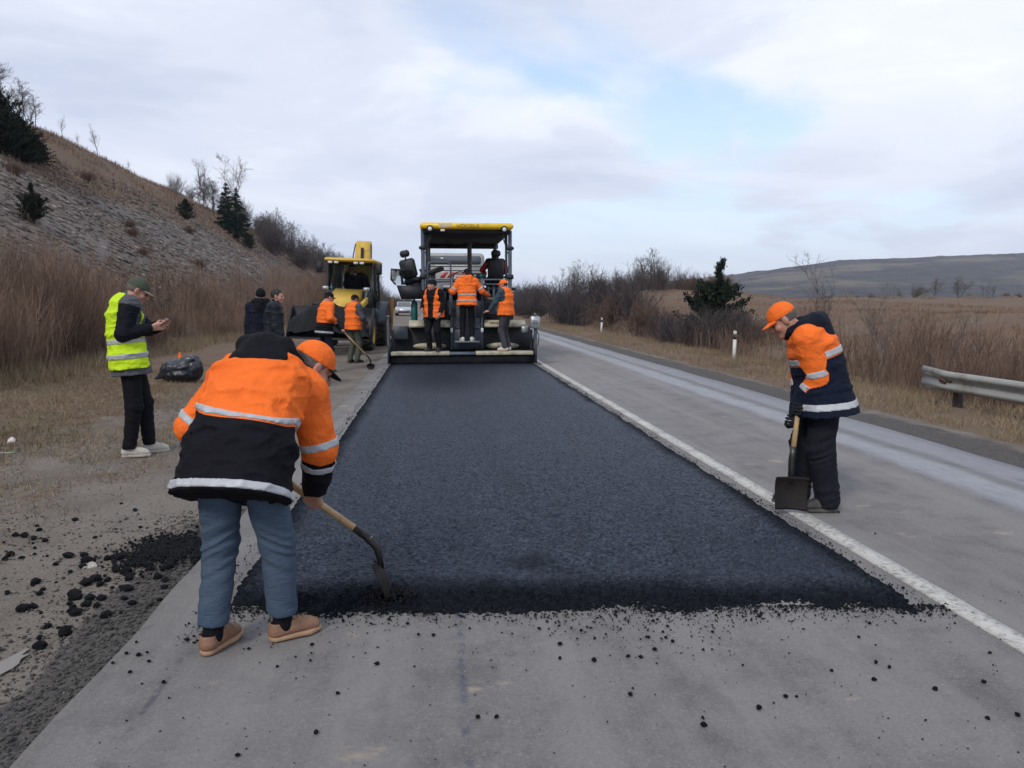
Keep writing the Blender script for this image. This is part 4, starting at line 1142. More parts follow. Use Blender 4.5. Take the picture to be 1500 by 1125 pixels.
# -- two men in dark jackets on the left verge
gz = float(ground_z(-3.12, 13.9))
stander('person in black jacket and black hat with back turned beside the loader bucket', -3.10, 14.05, gz, -0.25, 1.80,
        dict(**DARKG, bulk=1.05, jacket=dict(mat=C_NAVY, hem=0.10, w=1.08, d=1.1), hood=dict(mat=C_BLACK, size=1.1), beanie=C_BLACK))
stander('bareheaded person in dark leather jacket turned toward the road', -2.80, 13.6, gz, 1.35, 1.80,
        dict(**DARKG, bulk=1.05, jacket=dict(mat=cloth('dark_leather_cloth', (0.018, 0.020, 0.028), rough=0.5), hem=0.12, w=1.08, d=1.1), collar=C_NAVY, hair=M_HAIR_DARK), head=(0.25, 0.05))
# -- worker with a long shovel and his mate in the vest
wx, wy, gz = -2.42, 17.1, float(ground_z(-2.42, 17.1))
R2 = rotz(-1.05); w2l = lambda p: R2.T @ (np.array(p, float) - np.array((wx, wy, gz)))
T2, N2_, P2 = np.array([-2.22, 17.0, 1.10]), np.array([-1.46, 17.15, 0.26]), np.array([-1.40, 17.15, 0.0])
d2 = nrm(N2_ - T2); e1 = grip(w2l(T2 + d2 * 0.06), R2.T @ d2, R2.T @ np.array((0.6, 0, -0.7)), 1, R2.T @ d2); e2 = grip(w2l(T2 + d2 * 0.30), R2.T @ d2, R2.T @ np.array((0.6, 0.3, -0.6)), -1, R2.T @ d2)
stander('person in dark cap and orange jacket leaning on a long handled shovel', wx, wy, gz, 1.05, 1.80,
        dict(trousers=('d', C_NAVY), shoes=(M_DARKSHOE, M_RUBBER), jacket=dict(mat=C_ORNAVY, hem=0.14, w=1.06, d=1.12, zone_t=0.27, zone_a=0.5, bands_t=[0.06], bands_a=[], band_w=0.022), collar=C_ORANGE, cap=(C_BLACK, C_BLACK), hair=M_HAIR_DARK),
        hands={1: (e1[0], e1[1], FIST), -1: (e2[0], e2[1], FIST)}, lean=0.08, head=(0.1, 0.28), elbow={1: (0.7, -0.8, -0.3), -1: (-0.8, -0.4, -0.3)})
shovel('long handled shovel slanting from the orange jacketed worker down to the road edge', T2, N2_, P2, (-0.6, -0.8, 0.2), 0.23)
gz = float(ground_z(-2.02, 19.6))
stander('person in orange vest over grey sleeves beside the loader wheel', -2.05, 19.6, gz, 0.75, 1.76,
        dict(trousers=('d', C_OLIVE), shoes=(M_DARKSHOE, M_RUBBER), jacket=dict(mat=C_GREY, hem=0.08, w=1.0, d=1.05), vest=dict(mat=C_ORANGE, off=0.018, **{'from': 0.0}), cap=(C_BLACK, C_BLACK), hair=M_HAIR_DARK),
        hands={1: aim(1, (0.22, 0.28, 0.98), (0, 1, 0.0), (1, 0, 0.3), HOLD), -1: aim(-1, (-0.16, 0.30, 1.0), (0.2, 1, 0.0), (-1, 0, 0.3), HOLD)}, head=(0.2, 0.25))
# -- three on the back of the paver
BOARD_Z = 0.337
stander('person in black beanie and dark coat under an orange vest', 0.005, 18.08, BOARD_Z, -2.65, 1.70,
        dict(trousers=('d', C_BLACK), shoes=(M_DARKSHOE, M_RUBBER), bulk=1.05, jacket=dict(mat=C_BLACK, hem=0.14, w=1.04, d=1.08), vest=dict(mat=C_ORANGE, gap=0.07, vn=0.0, off=0.016, **{'from': 0.04}), collar=C_GREY, beanie=C_NAVY),
        hands={1: aim(1, (0.24, 0.16, 1.0), (-0.5, 1, -0.3), (1, 0.2, 0.2), RELAX), -1: aim(-1, (-0.24, 0.14, 0.90), (0.2, 0.6, -1), (-1, 0, 0), RELAX)}, head=(0.9, 0.05))
stander('person in orange hooded jacket with back turned on the paver ladder step', 0.80, 18.13, 0.577, 0.05, 1.74,
        dict(trousers=('d', C_BLACK), shoes=(M_WHITESHOE, M_WHITESHOE), leg_r=(0.092, 0.07, 0.058), jacket=dict(mat=C_ORANGE, hem=0.09, w=1.12, d=1.08, zone_t=-9, bands_t=[0.10, 0.25], bands_a=[0.22], band_w=0.022), hood=dict(mat=C_ORANGE, size=0.98), cap=(C_NAVY, C_NAVY), hair=M_HAIR_DARK),
        hands={1: aim(1, (0.50, 0.30, 1.10), (0.5, 1, 0.1), (0, 0, 1), HOLD), -1: aim(-1, (-0.40, 0.30, 1.22), (-0.3, 1, 0.1), (0, 0, 1), HOLD)}, elbow={1: (0.5, -0.4, -1), -1: (-0.5, -0.4, -1)}, head=(-0.5, 0.12), lean=0.06)
stander('person in orange cap and orange vest over blue grey sleeves', 1.73, 18.06, BOARD_Z, -0.95, 1.72,
        dict(trousers=('d', C_WORN), shoes=(M_WHITESHOE, M_TANSOLE), jacket=dict(mat=C_TEAL, hem=0.06, w=0.98, d=1.0), vest=dict(mat=C_ORANGE, gap=0.02, off=0.018, **{'from': 0.0}), cap=(C_ORANGE, C_ORANGE), hair=M_HAIR_DARK),
        hands={1: aim(1, (0.20, 0.22, 1.02), (-0.9, 0.5, 0.0), (0, 0.4, 0.8), RELAX), -1: aim(-1, (-0.22, 0.34, 0.96), (-0.2, 1, -0.1), (-0.6, 0, 1), RELAX)}, head=(-0.35, 0.1))
def sitter(label, x, y, z, yaw, G, head=(0, 0.05)):
    """seated: hips at the origin height z"""
    return stander(label, x, y, z, yaw, 1.74, G, pelvis=(0, 0, 0.10), neck=(0, -0.04, 0.64), head=head,
        feet={1: ((0.14, 0.55, -0.36), 0.1), -1: ((-0.14, 0.55, -0.36), -0.1)}, knee={1: (0.1, 0.4, 1), -1: (-0.1, 0.4, 1)},
        hands={1: aim(1, (0.24, 0.34, 0.30), (0, 1, 0.1), (0, 0, 1), HOLD), -1: aim(-1, (-0.24, 0.34, 0.30), (0, 1, 0.1), (0, 0, 1), HOLD)}, elbow={1: (1, -0.4, -0.6), -1: (-1, -0.4, -0.6)})
sitter('person in grey hood and red sleeved jacket seated at the paver controls', 1.64, 20.15, 1.98, 0.0,
       dict(**DARKG, jacket=dict(mat=C_RED, hem=0.06, w=1.05, d=1.05, zone_t=9, zone_a=99), hoodup=C_GREY))
sitter('person in dark blue jacket driving the yellow backhoe loader', -2.72, 26.60, 1.74, math.pi,
       dict(**DARKG, jacket=dict(mat=C_NAVY, hem=0.06, w=1.05, d=1.05), collar=C_NAVY, hair=M_HAIR_DARK))
# ================================================================== VEHICLES
M_YEL = pmat('machine_yellow_paint', (0.62, 0.385, 0.05), 0.45, 0.12, 4, bump=0.05, dirt=(0.22, 0.16, 0.07), dirt_amt=0.35, dirt_sc=4)
M_YELC = pmat('canopy_yellow_paint', (0.78, 0.50, 0.02), 0.4, 0.08, 4, bump=0.04, dirt=(0.45, 0.30, 0.06), dirt_amt=0.2)
M_SLATE = pmat('slate_blue_paint', (0.028, 0.038, 0.056), 0.5, 0.25, 5, bump=0.08, dirt=(0.075, 0.07, 0.065), dirt_amt=0.45, dirt_sc=5)
M_STEELB = pmat('blue_grey_steel', (0.09, 0.115, 0.15), 0.45, 0.25, 6, bump=0.08, dirt=(0.05, 0.05, 0.05), dirt_amt=0.4)
M_BLK = pmat('black_machine_paint', (0.008, 0.009, 0.014), 0.6, 0.4, 6, bump=0.15, dirt=(0.030, 0.028, 0.028), dirt_amt=0.35, dirt_sc=6)
M_CREAM = pmat('worn_cream_plate', (0.44, 0.40, 0.29), 0.6, 0.2, 6, bump=0.15, dirt=(0.13, 0.115, 0.095), dirt_amt=0.45, dirt_sc=7)
M_GRATE = pmat('grey_grating', (0.16, 0.17, 0.19), 0.6, 0.3, 8, bump=0.3, dirt=(0.03, 0.03, 0.032), dirt_amt=0.4)
M_ALU = pmat('dull_aluminium', (0.42, 0.44, 0.46), 0.42, 0.15, 8, metal=0.6, bump=0.1, dirt=(0.12, 0.12, 0.12), dirt_amt=0.4)
M_SEAT = pmat('black_vinyl', (0.012, 0.013, 0.016), 0.55, 0.3, 8, bump=0.2)
M_TEAL = pmat('teal_bottle_paint', (0.01, 0.11, 0.115), 0.45, 0.2, 6, dirt=(0.05, 0.05, 0.045), dirt_amt=0.35)
M_TYRE = pmat('tyre_rubber', (0.020, 0.019, 0.019), 0.88, 0.35, 9, bump=0.4, bsc=40, dirt=(0.10, 0.088, 0.075), dirt_amt=0.55, dirt_sc=6)
M_WHITEP = pmat('white_truck_paint', (0.40, 0.39, 0.375), 0.4, 0.08, 3, bump=0.03, dirt=(0.30, 0.27, 0.23), dirt_amt=0.45, dirt_sc=2)
M_REDP = pmat('red_stripe_paint', (0.45, 0.05, 0.045), 0.5, 0.15, 5)
M_LAMP = pmat('lamp_lens', (0.62, 0.63, 0.62), 0.2, 0.1, 12)
M_MIX = pmat('loose_asphalt_mix', (0.007, 0.007, 0.009), 0.92, 0.5, 30, bump=0.8, bsc=45)
M_GALV = pmat('dull_galvanised', (0.30, 0.30, 0.275), 0.6, 0.18, 3, bump=0.1, dirt=(0.17, 0.155, 0.125), dirt_amt=0.6, dirt_sc=3)
t = NT('tinted_glass'); t.set((0.55, 0.62, 0.64), t.ramp(t.noise(3, 4), [(0.3, 0.03), (0.8, 0.16)]), spec=0.5)
t.b.inputs['Transmission Weight'].default_value = 1.0; t.b.inputs['IOR'].default_value = 1.1; M_GLASS = t.m
t = NT('windscreen'); t.set((0.10, 0.11, 0.12), 0.12, spec=0.6); t.bump(t.noise(2, 3), 0.05, 0.02); M_WSCR = t.m

def P_(root, name, mb, mat, parent=None, smooth=False):
    return mb.build(name, mat, parent or root, smooth)
def arc(c, r, a0, a1, n, plane='xz'):
    an = np.linspace(a0, a1, n); z = np.zeros(n)
    d = {'xz': (np.cos(an), z, np.sin(an)), 'yz': (z, np.cos(an), np.sin(an)), 'xy': (np.cos(an), np.sin(an), z)}[plane]
    return np.array(c) + r * np.stack(d, 1)
def rounded(w, h, r, n=5, cx=0, cy=0):
    """rounded rectangle outline"""
    out = []
    for sx, sy, a in ((1, 1, 0), (-1, 1, math.pi / 2), (-1, -1, math.pi), (1, -1, 1.5 * math.pi)):
        for k in range(n):
            q = a + k / (n - 1) * math.pi / 2
            out.append((cx + sx * (w / 2 - r) + r * math.cos(q), cy + sy * (h / 2 - r) + r * math.sin(q)))
    return out
def lettering(txt, name, size, loc, mat, parent, rot=(math.pi / 2, 0, 0), ext=0.002, sx=1.0):
    c = bpy.data.curves.new(name, 'FONT'); c.body = txt; c.size = size; c.extrude = ext; c.offset = 0.0
    o = bpy.data.objects.new(name, c); COL.objects.link(o); o.parent = parent; o.location = loc; o.rotation_euler = rot; o.scale = (sx, 1, 1)
    c.materials.append(mat)
    dg = bpy.context.evaluated_depsgraph_get(); me = bpy.data.meshes.new_from_object(o.evaluated_get(dg)); n = bpy.data.objects.new(name, me); COL.objects.link(n)
    n.parent = parent; n.location = loc; n.rotation_euler = rot; n.scale = (sx, 1, 1)
    bpy.data.objects.remove(o); return n

# ------------------------------------------------------------------ the asphalt paver
PX0 = 0.70
pv = empty('asphalt_paver', (PX0, 18.0, 0.0)); tag(pv, 'dark asphalt paver with yellow canopy laying the fresh mat', 'paver')
def lx(x): return x - PX0
def bx(mb, x0, x1, y0, y1, z0, z1, bev=0.012):
    return mb.box(((lx(x0) + lx(x1)) / 2, (y0 + y1) / 2, (z0 + z1) / 2), (x1 - x0, y1 - y0, z1 - z0), None, bev)
# tracks
for xc in (-0.05, 1.75):
    m = MB(); prof = [(1.05 + 0.0, 0)]
    pts = np.concatenate([arc((lx(xc), 1.25, 0.33), 0.33, -math.pi / 2, -3 * math.pi / 2, 10, 'yz'), arc((lx(xc), 4.0, 0.33), 0.33, math.pi / 2, -math.pi / 2, 10, 'yz')])
    loop = np.concatenate([pts, pts[:1]]); m.prism([(p[1], p[2]) for p in pts], 'x', lx(xc) - 0.17, lx(xc) + 0.17)
    tr_ = P_(pv, 'track', m, M_BLK)
    m = MB(); n_ = 40; seg = np.linalg.norm(np.diff(loop, axis=0), axis=1); cs = np.concatenate([[0], np.cumsum(seg)])
    for k in range(n_):
        s_ = cs[-1] * k / n_; i = min(np.searchsorted(cs, s_, 'right') - 1, len(seg) - 1); f_ = (s_ - cs[i]) / seg[i]
        p = loop[i] * (1 - f_) + loop[i + 1] * f_; dd = loop[i + 1] - loop[i]
        m.box(p, (0.36, 0.10, 0.035), rotx(math.atan2(dd[2], dd[1])))
    P_(pv, 'track_pads', m, M_RUBBER, tr_)
# tractor body
m = MB(); bx(m, -0.20, 1.98, 0.95, 4.4, 0.36, 1.55, 0.04); bx(m, 0.0, 1.8, 2.6, 4.4, 1.55, 1.80, 0.05); P_(pv, 'tractor_body', m, M_SLATE)
m = MB(); bx(m, -0.30, 2.05, 0.80, 3.6, 1.80, 1.87, 0.01); P_(pv, 'deck', m, M_BLK)
for s in (-1, 1):
    m = MB(); x = PX0 + 0.17 + s * 1.0
    m.prism([(4.4, 0.55), (6.1, 0.62), (6.1, 1.0), (4.4, 1.35)], 'x', lx(x) - 0.03, lx(x) + 0.03); m.prism([(4.4, 1.0), (6.1, 0.8), (6.1, 0.86), (4.4, 1.06)], 'x', lx(x) + (0.0 if s < 0 else -0.5), lx(x) + (0.5 if s < 0 else 0.0))
    P_(pv, 'hopper_wing', m, M_YEL)
m = MB()
for z in (0.25,): m.cyl((lx(0.1), 6.15, 0.45), (lx(1.65), 6.15, 0.45), 0.11, 16)
P_(pv, 'push_roller', m, M_STEELB, smooth='auto')
# rear of the tractor: cabinets, tanks, cylinders and hoses
m = MB(); bx(m, -0.22, 0.32, 0.72, 1.0, 1.12, 1.78, 0.02); P_(pv, 'side_cabinet', m, M_BLK)
m = MB(); bx(m, 1.30, 1.98, 0.70, 1.0, 1.08, 1.48, 0.02); P_(pv, 'side_cabinet', m, M_BLK)
m = MB(); bx(m, 0.06, 0.24, 0.70, 0.73, 1.62, 1.96, 0.006); P_(pv, 'grey_panel', m, M_GRATE)
m = MB(); bx(m, 1.36, 1.62, 0.66, 0.71, 1.20, 1.42, 0.02); P_(pv, 'valve_block', m, M_STEELB)
for x, z0, z1 in ((1.36, 1.50, 1.80), (1.50, 1.5, 1.82), (1.62, 1.52, 1.8), (0.42, 1.2, 1.7)):
    m = MB(); m.cyl((lx(x), 0.80, z0), (lx(x), 0.80, z1), 0.034, 12); m.cyl((lx(x), 0.80, z1 - 0.02), (lx(x), 0.80, z1 + 0.10), 0.016, 10); P_(pv, 'hydraulic_cylinder', m, M_STEELB, smooth='auto')
for k in range(9):
    x0 = -0.1 + 0.23 * k; m = MB()
    a_ = np.array([lx(x0), 0.72, 1.55 + 0.2 * random.random()]); b_ = np.array([lx(x0 + random.uniform(-0.3, 0.3)), 0.60, 0.95]); tt = np.linspace(0, 1, 10)[:, None]
    m.tube(a_ * (1 - tt) + b_ * tt + np.array([0, -0.10, 0.0]) * np.sin(tt * math.pi) + np.array([0, 0, -0.12]) * np.sin(tt * math.pi) * random.random(), 0.016, 7); P_(pv, 'hose', m, M_BLK, smooth=True)
m = MB(); bx(m, 1.30, 1.60, 0.62, 0.72, 1.55, 1.62, 0.01); P_(pv, 'valve_block', m, pmat('brass_dull', (0.16, 0.11, 0.05), 0.5, 0.3))
# canopy
m = MB(); m.box((lx(0.83), 2.45, 3.345), (2.27, 3.85, 0.155), None, 0.05); cn = P_(pv, 'canopy', m, M_YELC)
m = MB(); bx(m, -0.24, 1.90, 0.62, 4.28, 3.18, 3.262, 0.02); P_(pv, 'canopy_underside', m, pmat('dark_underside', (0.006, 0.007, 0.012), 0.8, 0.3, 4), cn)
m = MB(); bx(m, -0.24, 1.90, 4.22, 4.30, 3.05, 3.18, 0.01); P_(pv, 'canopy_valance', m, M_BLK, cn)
for x in (-0.065, 1.735):
    m = MB(); m.prism([(lx(x) + 0.085 * math.cos(a), 3.268 + 0.085 * math.sin(a)) for a in np.linspace(0, math.pi, 12)], 'y', 0.505, 0.60); lb = P_(pv, 'work_light', m, M_BLK)
    m = MB(); m.lathe([(0.001, 0.0), (0.04, 0.0), (0.052, 0.02), (0.04, 0.06)], (lx(x), 0.46, 3.262), 'y', 16); P_(pv, 'lens', m, M_LAMP, lb, True)
m = MB(); m.box((lx(0.24), 0.56, 3.235), (0.11, 0.06, 0.05), None, 0.01); P_(pv, 'beacon', m, M_LAMP, cn)
M_LET = pmat('dark_lettering', (0.06, 0.035, 0.012), 0.6, 0.1); M_LETW = pmat('pale_lettering', (0.55, 0.55, 0.55), 0.6, 0.1)
M_LETG = pmat('grey_outline', (0.20, 0.19, 0.20), 0.6, 0.1)
lettering('2069', 'lettering', 0.155, (lx(0.135), 0.5235, 3.297), M_LETG, cn, sx=1.08)
lettering('2069', 'lettering', 0.140, (lx(0.140), 0.5195, 3.302), M_LETW, cn, sx=1.16)
lettering('V\u00d6GELE', 'lettering', 0.118, (lx(0.57), 0.5225, 3.300), M_LET, cn, sx=1.30)
# posts
for x, y in ((-0.245, 0.78), (1.90, 0.78), (-0.12, 4.1), (1.80, 4.1)):
    m = MB(); m.tube([(lx(x), y, 1.80), (lx(x), y, 3.26)], 0.048, 12); po = P_(pv, 'post', m, M_STEELB if y < 1 else M_SLATE, smooth='auto')
    if y < 1:
        m = MB(); m.box((lx(x + 0.085 * (1 if x < 0 else -1)), y + 0.08, 2.52), (0.06, 0.07, 1.46), None, 0.01); P_(pv, 'post_channel', m, M_SLATE, po)
        m = MB(); m.box((lx(x), y - 0.01, 2.83), (0.17, 0.13, 0.09), None, 0.02); m.box((lx(x), y - 0.01, 2.13), (0.17, 0.13, 0.12), None, 0.02); m.cyl((lx(x) - 0.1, y, 2.83), (lx(x) + 0.1, y, 2.83), 0.022, 8); P_(pv, 'clamp', m, M_BLK, po)['kind'] = 'stuff'
        for q in range(3):
            m = MB(); a_ = np.linspace(0, 1, 9)[:, None]; sg = 1 if x < 0 else -1
            m.tube(np.array([lx(x) + sg * 0.05, y - 0.04, 2.7 + 0.1 * q]) * (1 - a_) + np.array([lx(x) + sg * (0.12 + 0.05 * q), y - 0.05, 3.2]) * a_ + np.array([sg * 0.05, -0.03, 0]) * np.sin(a_ * math.pi), 0.011, 6); P_(pv, 'cable', m, M_BLK, po, True)
m = MB(); m.cyl((lx(1.02), 3.0, 1.85), (lx(1.0), 3.0, 3.14), 0.062, 14); P_(pv, 'exhaust_stack', m, pmat('exhaust_metal', (0.13, 0.12, 0.115), 0.55, 0.3, 6), smooth='auto')
for (x0, x1) in ((0.35, 0.98), (1.08, 1.75)):
    m = MB(); a_ = np.linspace(0, 1, 12)[:, None]; m.tube(np.array([lx(x0), 2.9, 3.16]) * (1 - a_) + np.array([lx(x1), 2.9, 3.13]) * a_ + np.array([0, 0, -0.09]) * np.sin(a_ * math.pi), 0.012, 6); P_(pv, 'cable', m, M_BLK, smooth=True)
# left operator station, swung out
m = MB(); m.prism([(lx(-0.90), 1.92), (lx(-0.79), 1.58), (lx(-0.22), 1.58), (lx(-0.22), 1.90)], 'y', 0.75, 1.75); P_(pv, 'station_platform', m, M_BLK)
m = MB(); m.tube([(lx(-0.92), 0.80, 1.93), (lx(-1.03), 0.80, 2.06), (lx(-1.02), 0.80, 2.31), (lx(-0.72), 0.80, 2.29)], 0.022, 8); fr = P_(pv, 'station_windshield', m, M_BLK, smooth='auto')
m = MB(); m.prism([(lx(-0.90), 1.93), (lx(-1.01), 2.06), (lx(-1.0), 2.30), (lx(-0.50), 2.27), (lx(-0.50), 1.93)], 'y', 0.805, 0.815); P_(pv, 'pane', m, M_GLASS, fr)
sr = rotz(-0.5)
def seat_at(x, y, z, yaw, tilt=0.0, h=0.62):
    R = rotz(yaw) @ roty(tilt); o = np.array([lx(x), y, z])
    m = MB(); m.box(o + R @ np.array([0, 0, 0.06]), (0.46, 0.46, 0.13), R, 0.05); st = P_(pv, 'seat', m, M_SEAT)
    m = MB()
    Rb = R @ rotx(0.12); m.box(o + R @ np.array([0, -0.22, 0.12 + h / 2]), (0.42, 0.12, h), Rb, 0.055); P_(pv, 'backrest', m, M_SEAT, st)
    m = MB(); m.box(o + R @ np.array([0, -0.27, 0.12 + h + 0.13]), (0.25, 0.10, 0.17), Rb, 0.045); m.cyl(o + R @ np.array([0, -0.27, h + 0.05]), o + R @ np.array([0, -0.27, h + 0.2]), 0.02, 8); P_(pv, 'headrest', m, M_SEAT, st)
    for s in (-1, 1):
        m = MB(); m.box(o + R @ np.array([s * 0.27, 0.02, 0.27]), (0.06, 0.36, 0.06), R, 0.02); m.box(o + R @ np.array([s * 0.27, -0.1, 0.15]), (0.04, 0.05, 0.24), R, 0.01); P_(pv, 'armrest', m, M_SEAT, st)
    m = MB(); m.box(o + np.array([0, 0, -0.08]), (0.36, 0.36, 0.16), R, 0.03); P_(pv, 'seat_base', m, M_BLK, st)
seat_at(-0.47, 1.20, 1.98, -0.35, -0.20, 0.48)
seat_at(1.64, 2.15, 1.90, 0.0, 0, 0.62)
# consoles, wheel, rails
m = MB(); m.box((lx(0.07), 1.35, 2.30), (0.42, 0.12, 0.13), roty(-0.36), 0.03); m.box((lx(0.0), 1.40, 2.08), (0.12, 0.12, 0.4), None, 0.02); P_(pv, 'control_console', m, M_BLK)
m = MB(); m.box((lx(1.15), 1.7, 2.17), (0.44, 0.16, 0.16), None, 0.03); cs_ = P_(pv, 'control_console', m, M_BLK)
for k, c_ in enumerate(((0.35, 0.5, 0.55), (0.02, 0.25, 0.25))):
    m = MB(); m.box((lx(1.07 + 0.16 * k), 1.605, 2.185), (0.07, 0.03, 0.06), None, 0.008); P_(pv, 'gauge', m, pmat('gauge_face_%s' % ('pale' if k == 0 else 'green'), c_, 0.3, 0.1), cs_)
m = MB(); m.tube(np.concatenate([[(lx(-0.14), 0.72, 1.86)], arc((lx(-0.04), 0.72, 2.38), 0.10, math.pi, math.pi / 2, 5), arc((lx(0.33), 0.72, 2.38), 0.10, math.pi / 2, 0, 5), [(lx(0.43), 0.72, 1.86)]]), 0.021, 8); P_(pv, 'handrail', m, M_STEELB, smooth=True)
m = MB(); m.tube([(lx(-0.2), 0.74, 2.06), (lx(1.86), 0.74, 2.06)], 0.02, 8); m.tube([(lx(-0.2), 0.74, 1.95), (lx(1.86), 0.74, 1.95)], 0.014, 8); P_(pv, 'handrail', m, M_STEELB, smooth='auto')
for x in (0.44, 1.18):
    m = MB(); m.tube([(lx(x), 0.42, 1.0), (lx(x), 0.44, 2.02), (lx(x), 0.56, 2.08), (lx(x), 0.74, 2.06)], 0.022, 8); P_(pv, 'handrail', m, M_STEELB, smooth=True)
m = MB(); m.tube(np.stack([lx(0.70) + 0.19 * np.cos(np.linspace(0, 2 * math.pi, 24)), 1.8 + 0.05 * np.sin(np.linspace(0, 2 * math.pi, 24)), 2.12 + 0.17 * np.sin(np.linspace(0, 2 * math.pi, 24))], 1), 0.016, 6, False); P_(pv, 'steering_wheel', m, M_BLK, smooth=True)
# ladder panel and step
m = MB(); bx(m, 0.40, 1.20, 0.34, 0.62, 0.36, 0.86, 0.02); bx(m, 0.40, 0.46, 0.30, 0.6, 0.36, 1.15, 0.01); bx(m, 1.14, 1.20, 0.30, 0.6, 0.36, 1.15, 0.01); lp = P_(pv, 'ladder_panel', m, M_SLATE)
for x in (0.47, 0.91):
    m = MB()
    for k in range(6): bx(m, x, x + 0.22, 0.345, 0.37, 0.875 + 0.042 * k, 0.905 + 0.042 * k, 0.0)
    for k in range(4): bx(m, x + 0.01 + 0.06 * k, x + 0.03 + 0.06 * k, 0.365, 0.385, 0.87, 1.12, 0.0)
    P_(pv, 'grating', m, M_GRATE, lp)
m = MB(); bx(m, 0.50, 1.10, 0.0, 0.335, 0.545, 0.575, 0.006); P_(pv, 'step', m, M_GRATE)
for x in (0.43, 1.17):
    m = MB(); bx(m, x - 0.03, x + 0.03, 0.285, 0.298, 0.78, 0.88, 0.004); P_(pv, 'reflector', m, M_LAMP, lp)
# screed
m = MB(); bx(m, -1.04, 2.46, 0.05, 0.60, 0.045, 0.235, 0.02); P_(pv, 'screed', m, M_BLK)
m = MB(); bx(m, -1.02, 2.40, 0.62, 0.95, 0.28, 0.9, 0.03); P_(pv, 'screed_housing', m, M_BLK)
for x0, x1, mt in ((-1.02, 0.37, M_CREAM), (0.372, 0.992, M_STEELB), (0.994, 2.38, M_CREAM)):
    m = MB(); bx(m, x0, x1, -0.10, 0.27, 0.25 if mt is M_CREAM else 0.255, 0.335 if mt is M_CREAM else 0.315, 0.008); P_(pv, 'walkway_board', m, mt)
for x0, x1 in ((-0.60, -0.24), (0.10, 0.40), (1.23, 2.24)):
    m = MB(); m.prism([(0.30, 0.90), (0.62, 0.90), (0.66, 1.06), (0.50, 1.07), (0.30, 0.955)], 'x', lx(x0), lx(x1)); P_(pv, 'screed_cover', m, M_CREAM)
for x0, x1 in ((-0.51, 0.31), (1.29, 2.11)):
    m = MB(); c_ = ((lx(x0) + lx(x1)) / 2, 0.43); m.prism([(c_[0] + (x1 - x0) / 2 * (abs(math.cos(a)) ** 0.85) * np.sign(math.cos(a)), c_[1] + 0.078 * math.sin(a)) for a in np.linspace(0, 2 * math.pi, 28)[:-1]], 'y', 0.595, 0.615); P_(pv, 'side_opening_plate', m, M_CREAM)
m = MB(); bx(m, -1.02, -0.62, 0.45, 0.75, 0.60, 0.92, 0.02); P_(pv, 'screed_extension_box', m, M_SLATE)
for xc, sg in ((-1.07, -1), (2.44, 1)):
    m = MB(); m.prism([(-0.15, 0.05), (0.95, 0.05), (0.95, 0.35), (0.5, 0.45), (0.2, 0.75), (-0.05, 0.75), (-0.15, 0.45)], 'x', lx(xc) - 0.02, lx(xc) + 0.02); ep = P_(pv, 'end_plate', m, M_SLATE)
    m = MB(); m.cyl((lx(xc), 0.02, 0.4), (lx(xc), 0.02, 0.98), 0.04, 12); m.cyl((lx(xc), 0.02, 0.98), (lx(xc), 0.02, 1.16), 0.018, 8); m.box((lx(xc), 0.02, 1.17), (0.10, 0.06, 0.05), None, 0.01); P_(pv, 'jack_screw', m, M_STEELB, ep, 'auto')
    m = MB(); m.cyl((lx(xc) - 0.09 * sg, 0.08, 0.35), (lx(xc) - 0.09 * sg, 0.08, 0.85), 0.03, 10); m.box((lx(xc) - 0.06 * sg, 0.08, 0.6), (0.12, 0.08, 0.08), None, 0.01); P_(pv, 'side_cylinder', m, M_BLK, ep, 'auto')
m = MB(); m.box((lx(2.42), -0.03, 1.03), (0.24, 0.16, 0.30), roty(0.05), 0.035); bxx = P_(pv, 'remote_box', m, M_ALU)
m = MB(); m.box((lx(2.42), -0.112, 1.03), (0.12, 0.01, 0.10), roty(0.05), 0.004); m.cyl((lx(2.42), -0.03, 1.18), (lx(2.42), -0.03, 1.25), 0.03, 10); P_(pv, 'keypad', m, M_GRATE, bxx)
m = MB(); m.box((lx(2.20), 0.25, 0.85), (0.16, 0.2, 0.16), None, 0.02); P_(pv, 'junction_box', m, M_ALU)
m = MB(); m.tube([(lx(2.44), 0.02, 0.9), (lx(2.52), -0.05, 0.7), (lx(2.50), 0.0, 0.45)], 0.012, 6); P_(pv, 'cable', m, M_BLK, smooth=True)
gb = MB(); gb.lathe([(0.001, 0), (0.075, 0.0), (0.08, 0.03), (0.08, 0.40), (0.06, 0.46), (0.025, 0.48), (0.025, 0.53), (0.001, 0.53)], (lx(-0.48), 1.0, 1.06), 'z', 18); P_(pv, 'gas_bottle', gb, M_TEAL, smooth='auto')
m = MB(); bx(m, -0.62, -0.2, 0.85, 1.2, 1.0, 1.06, 0.01); P_(pv, 'bottle_shelf', m, M_BLK)

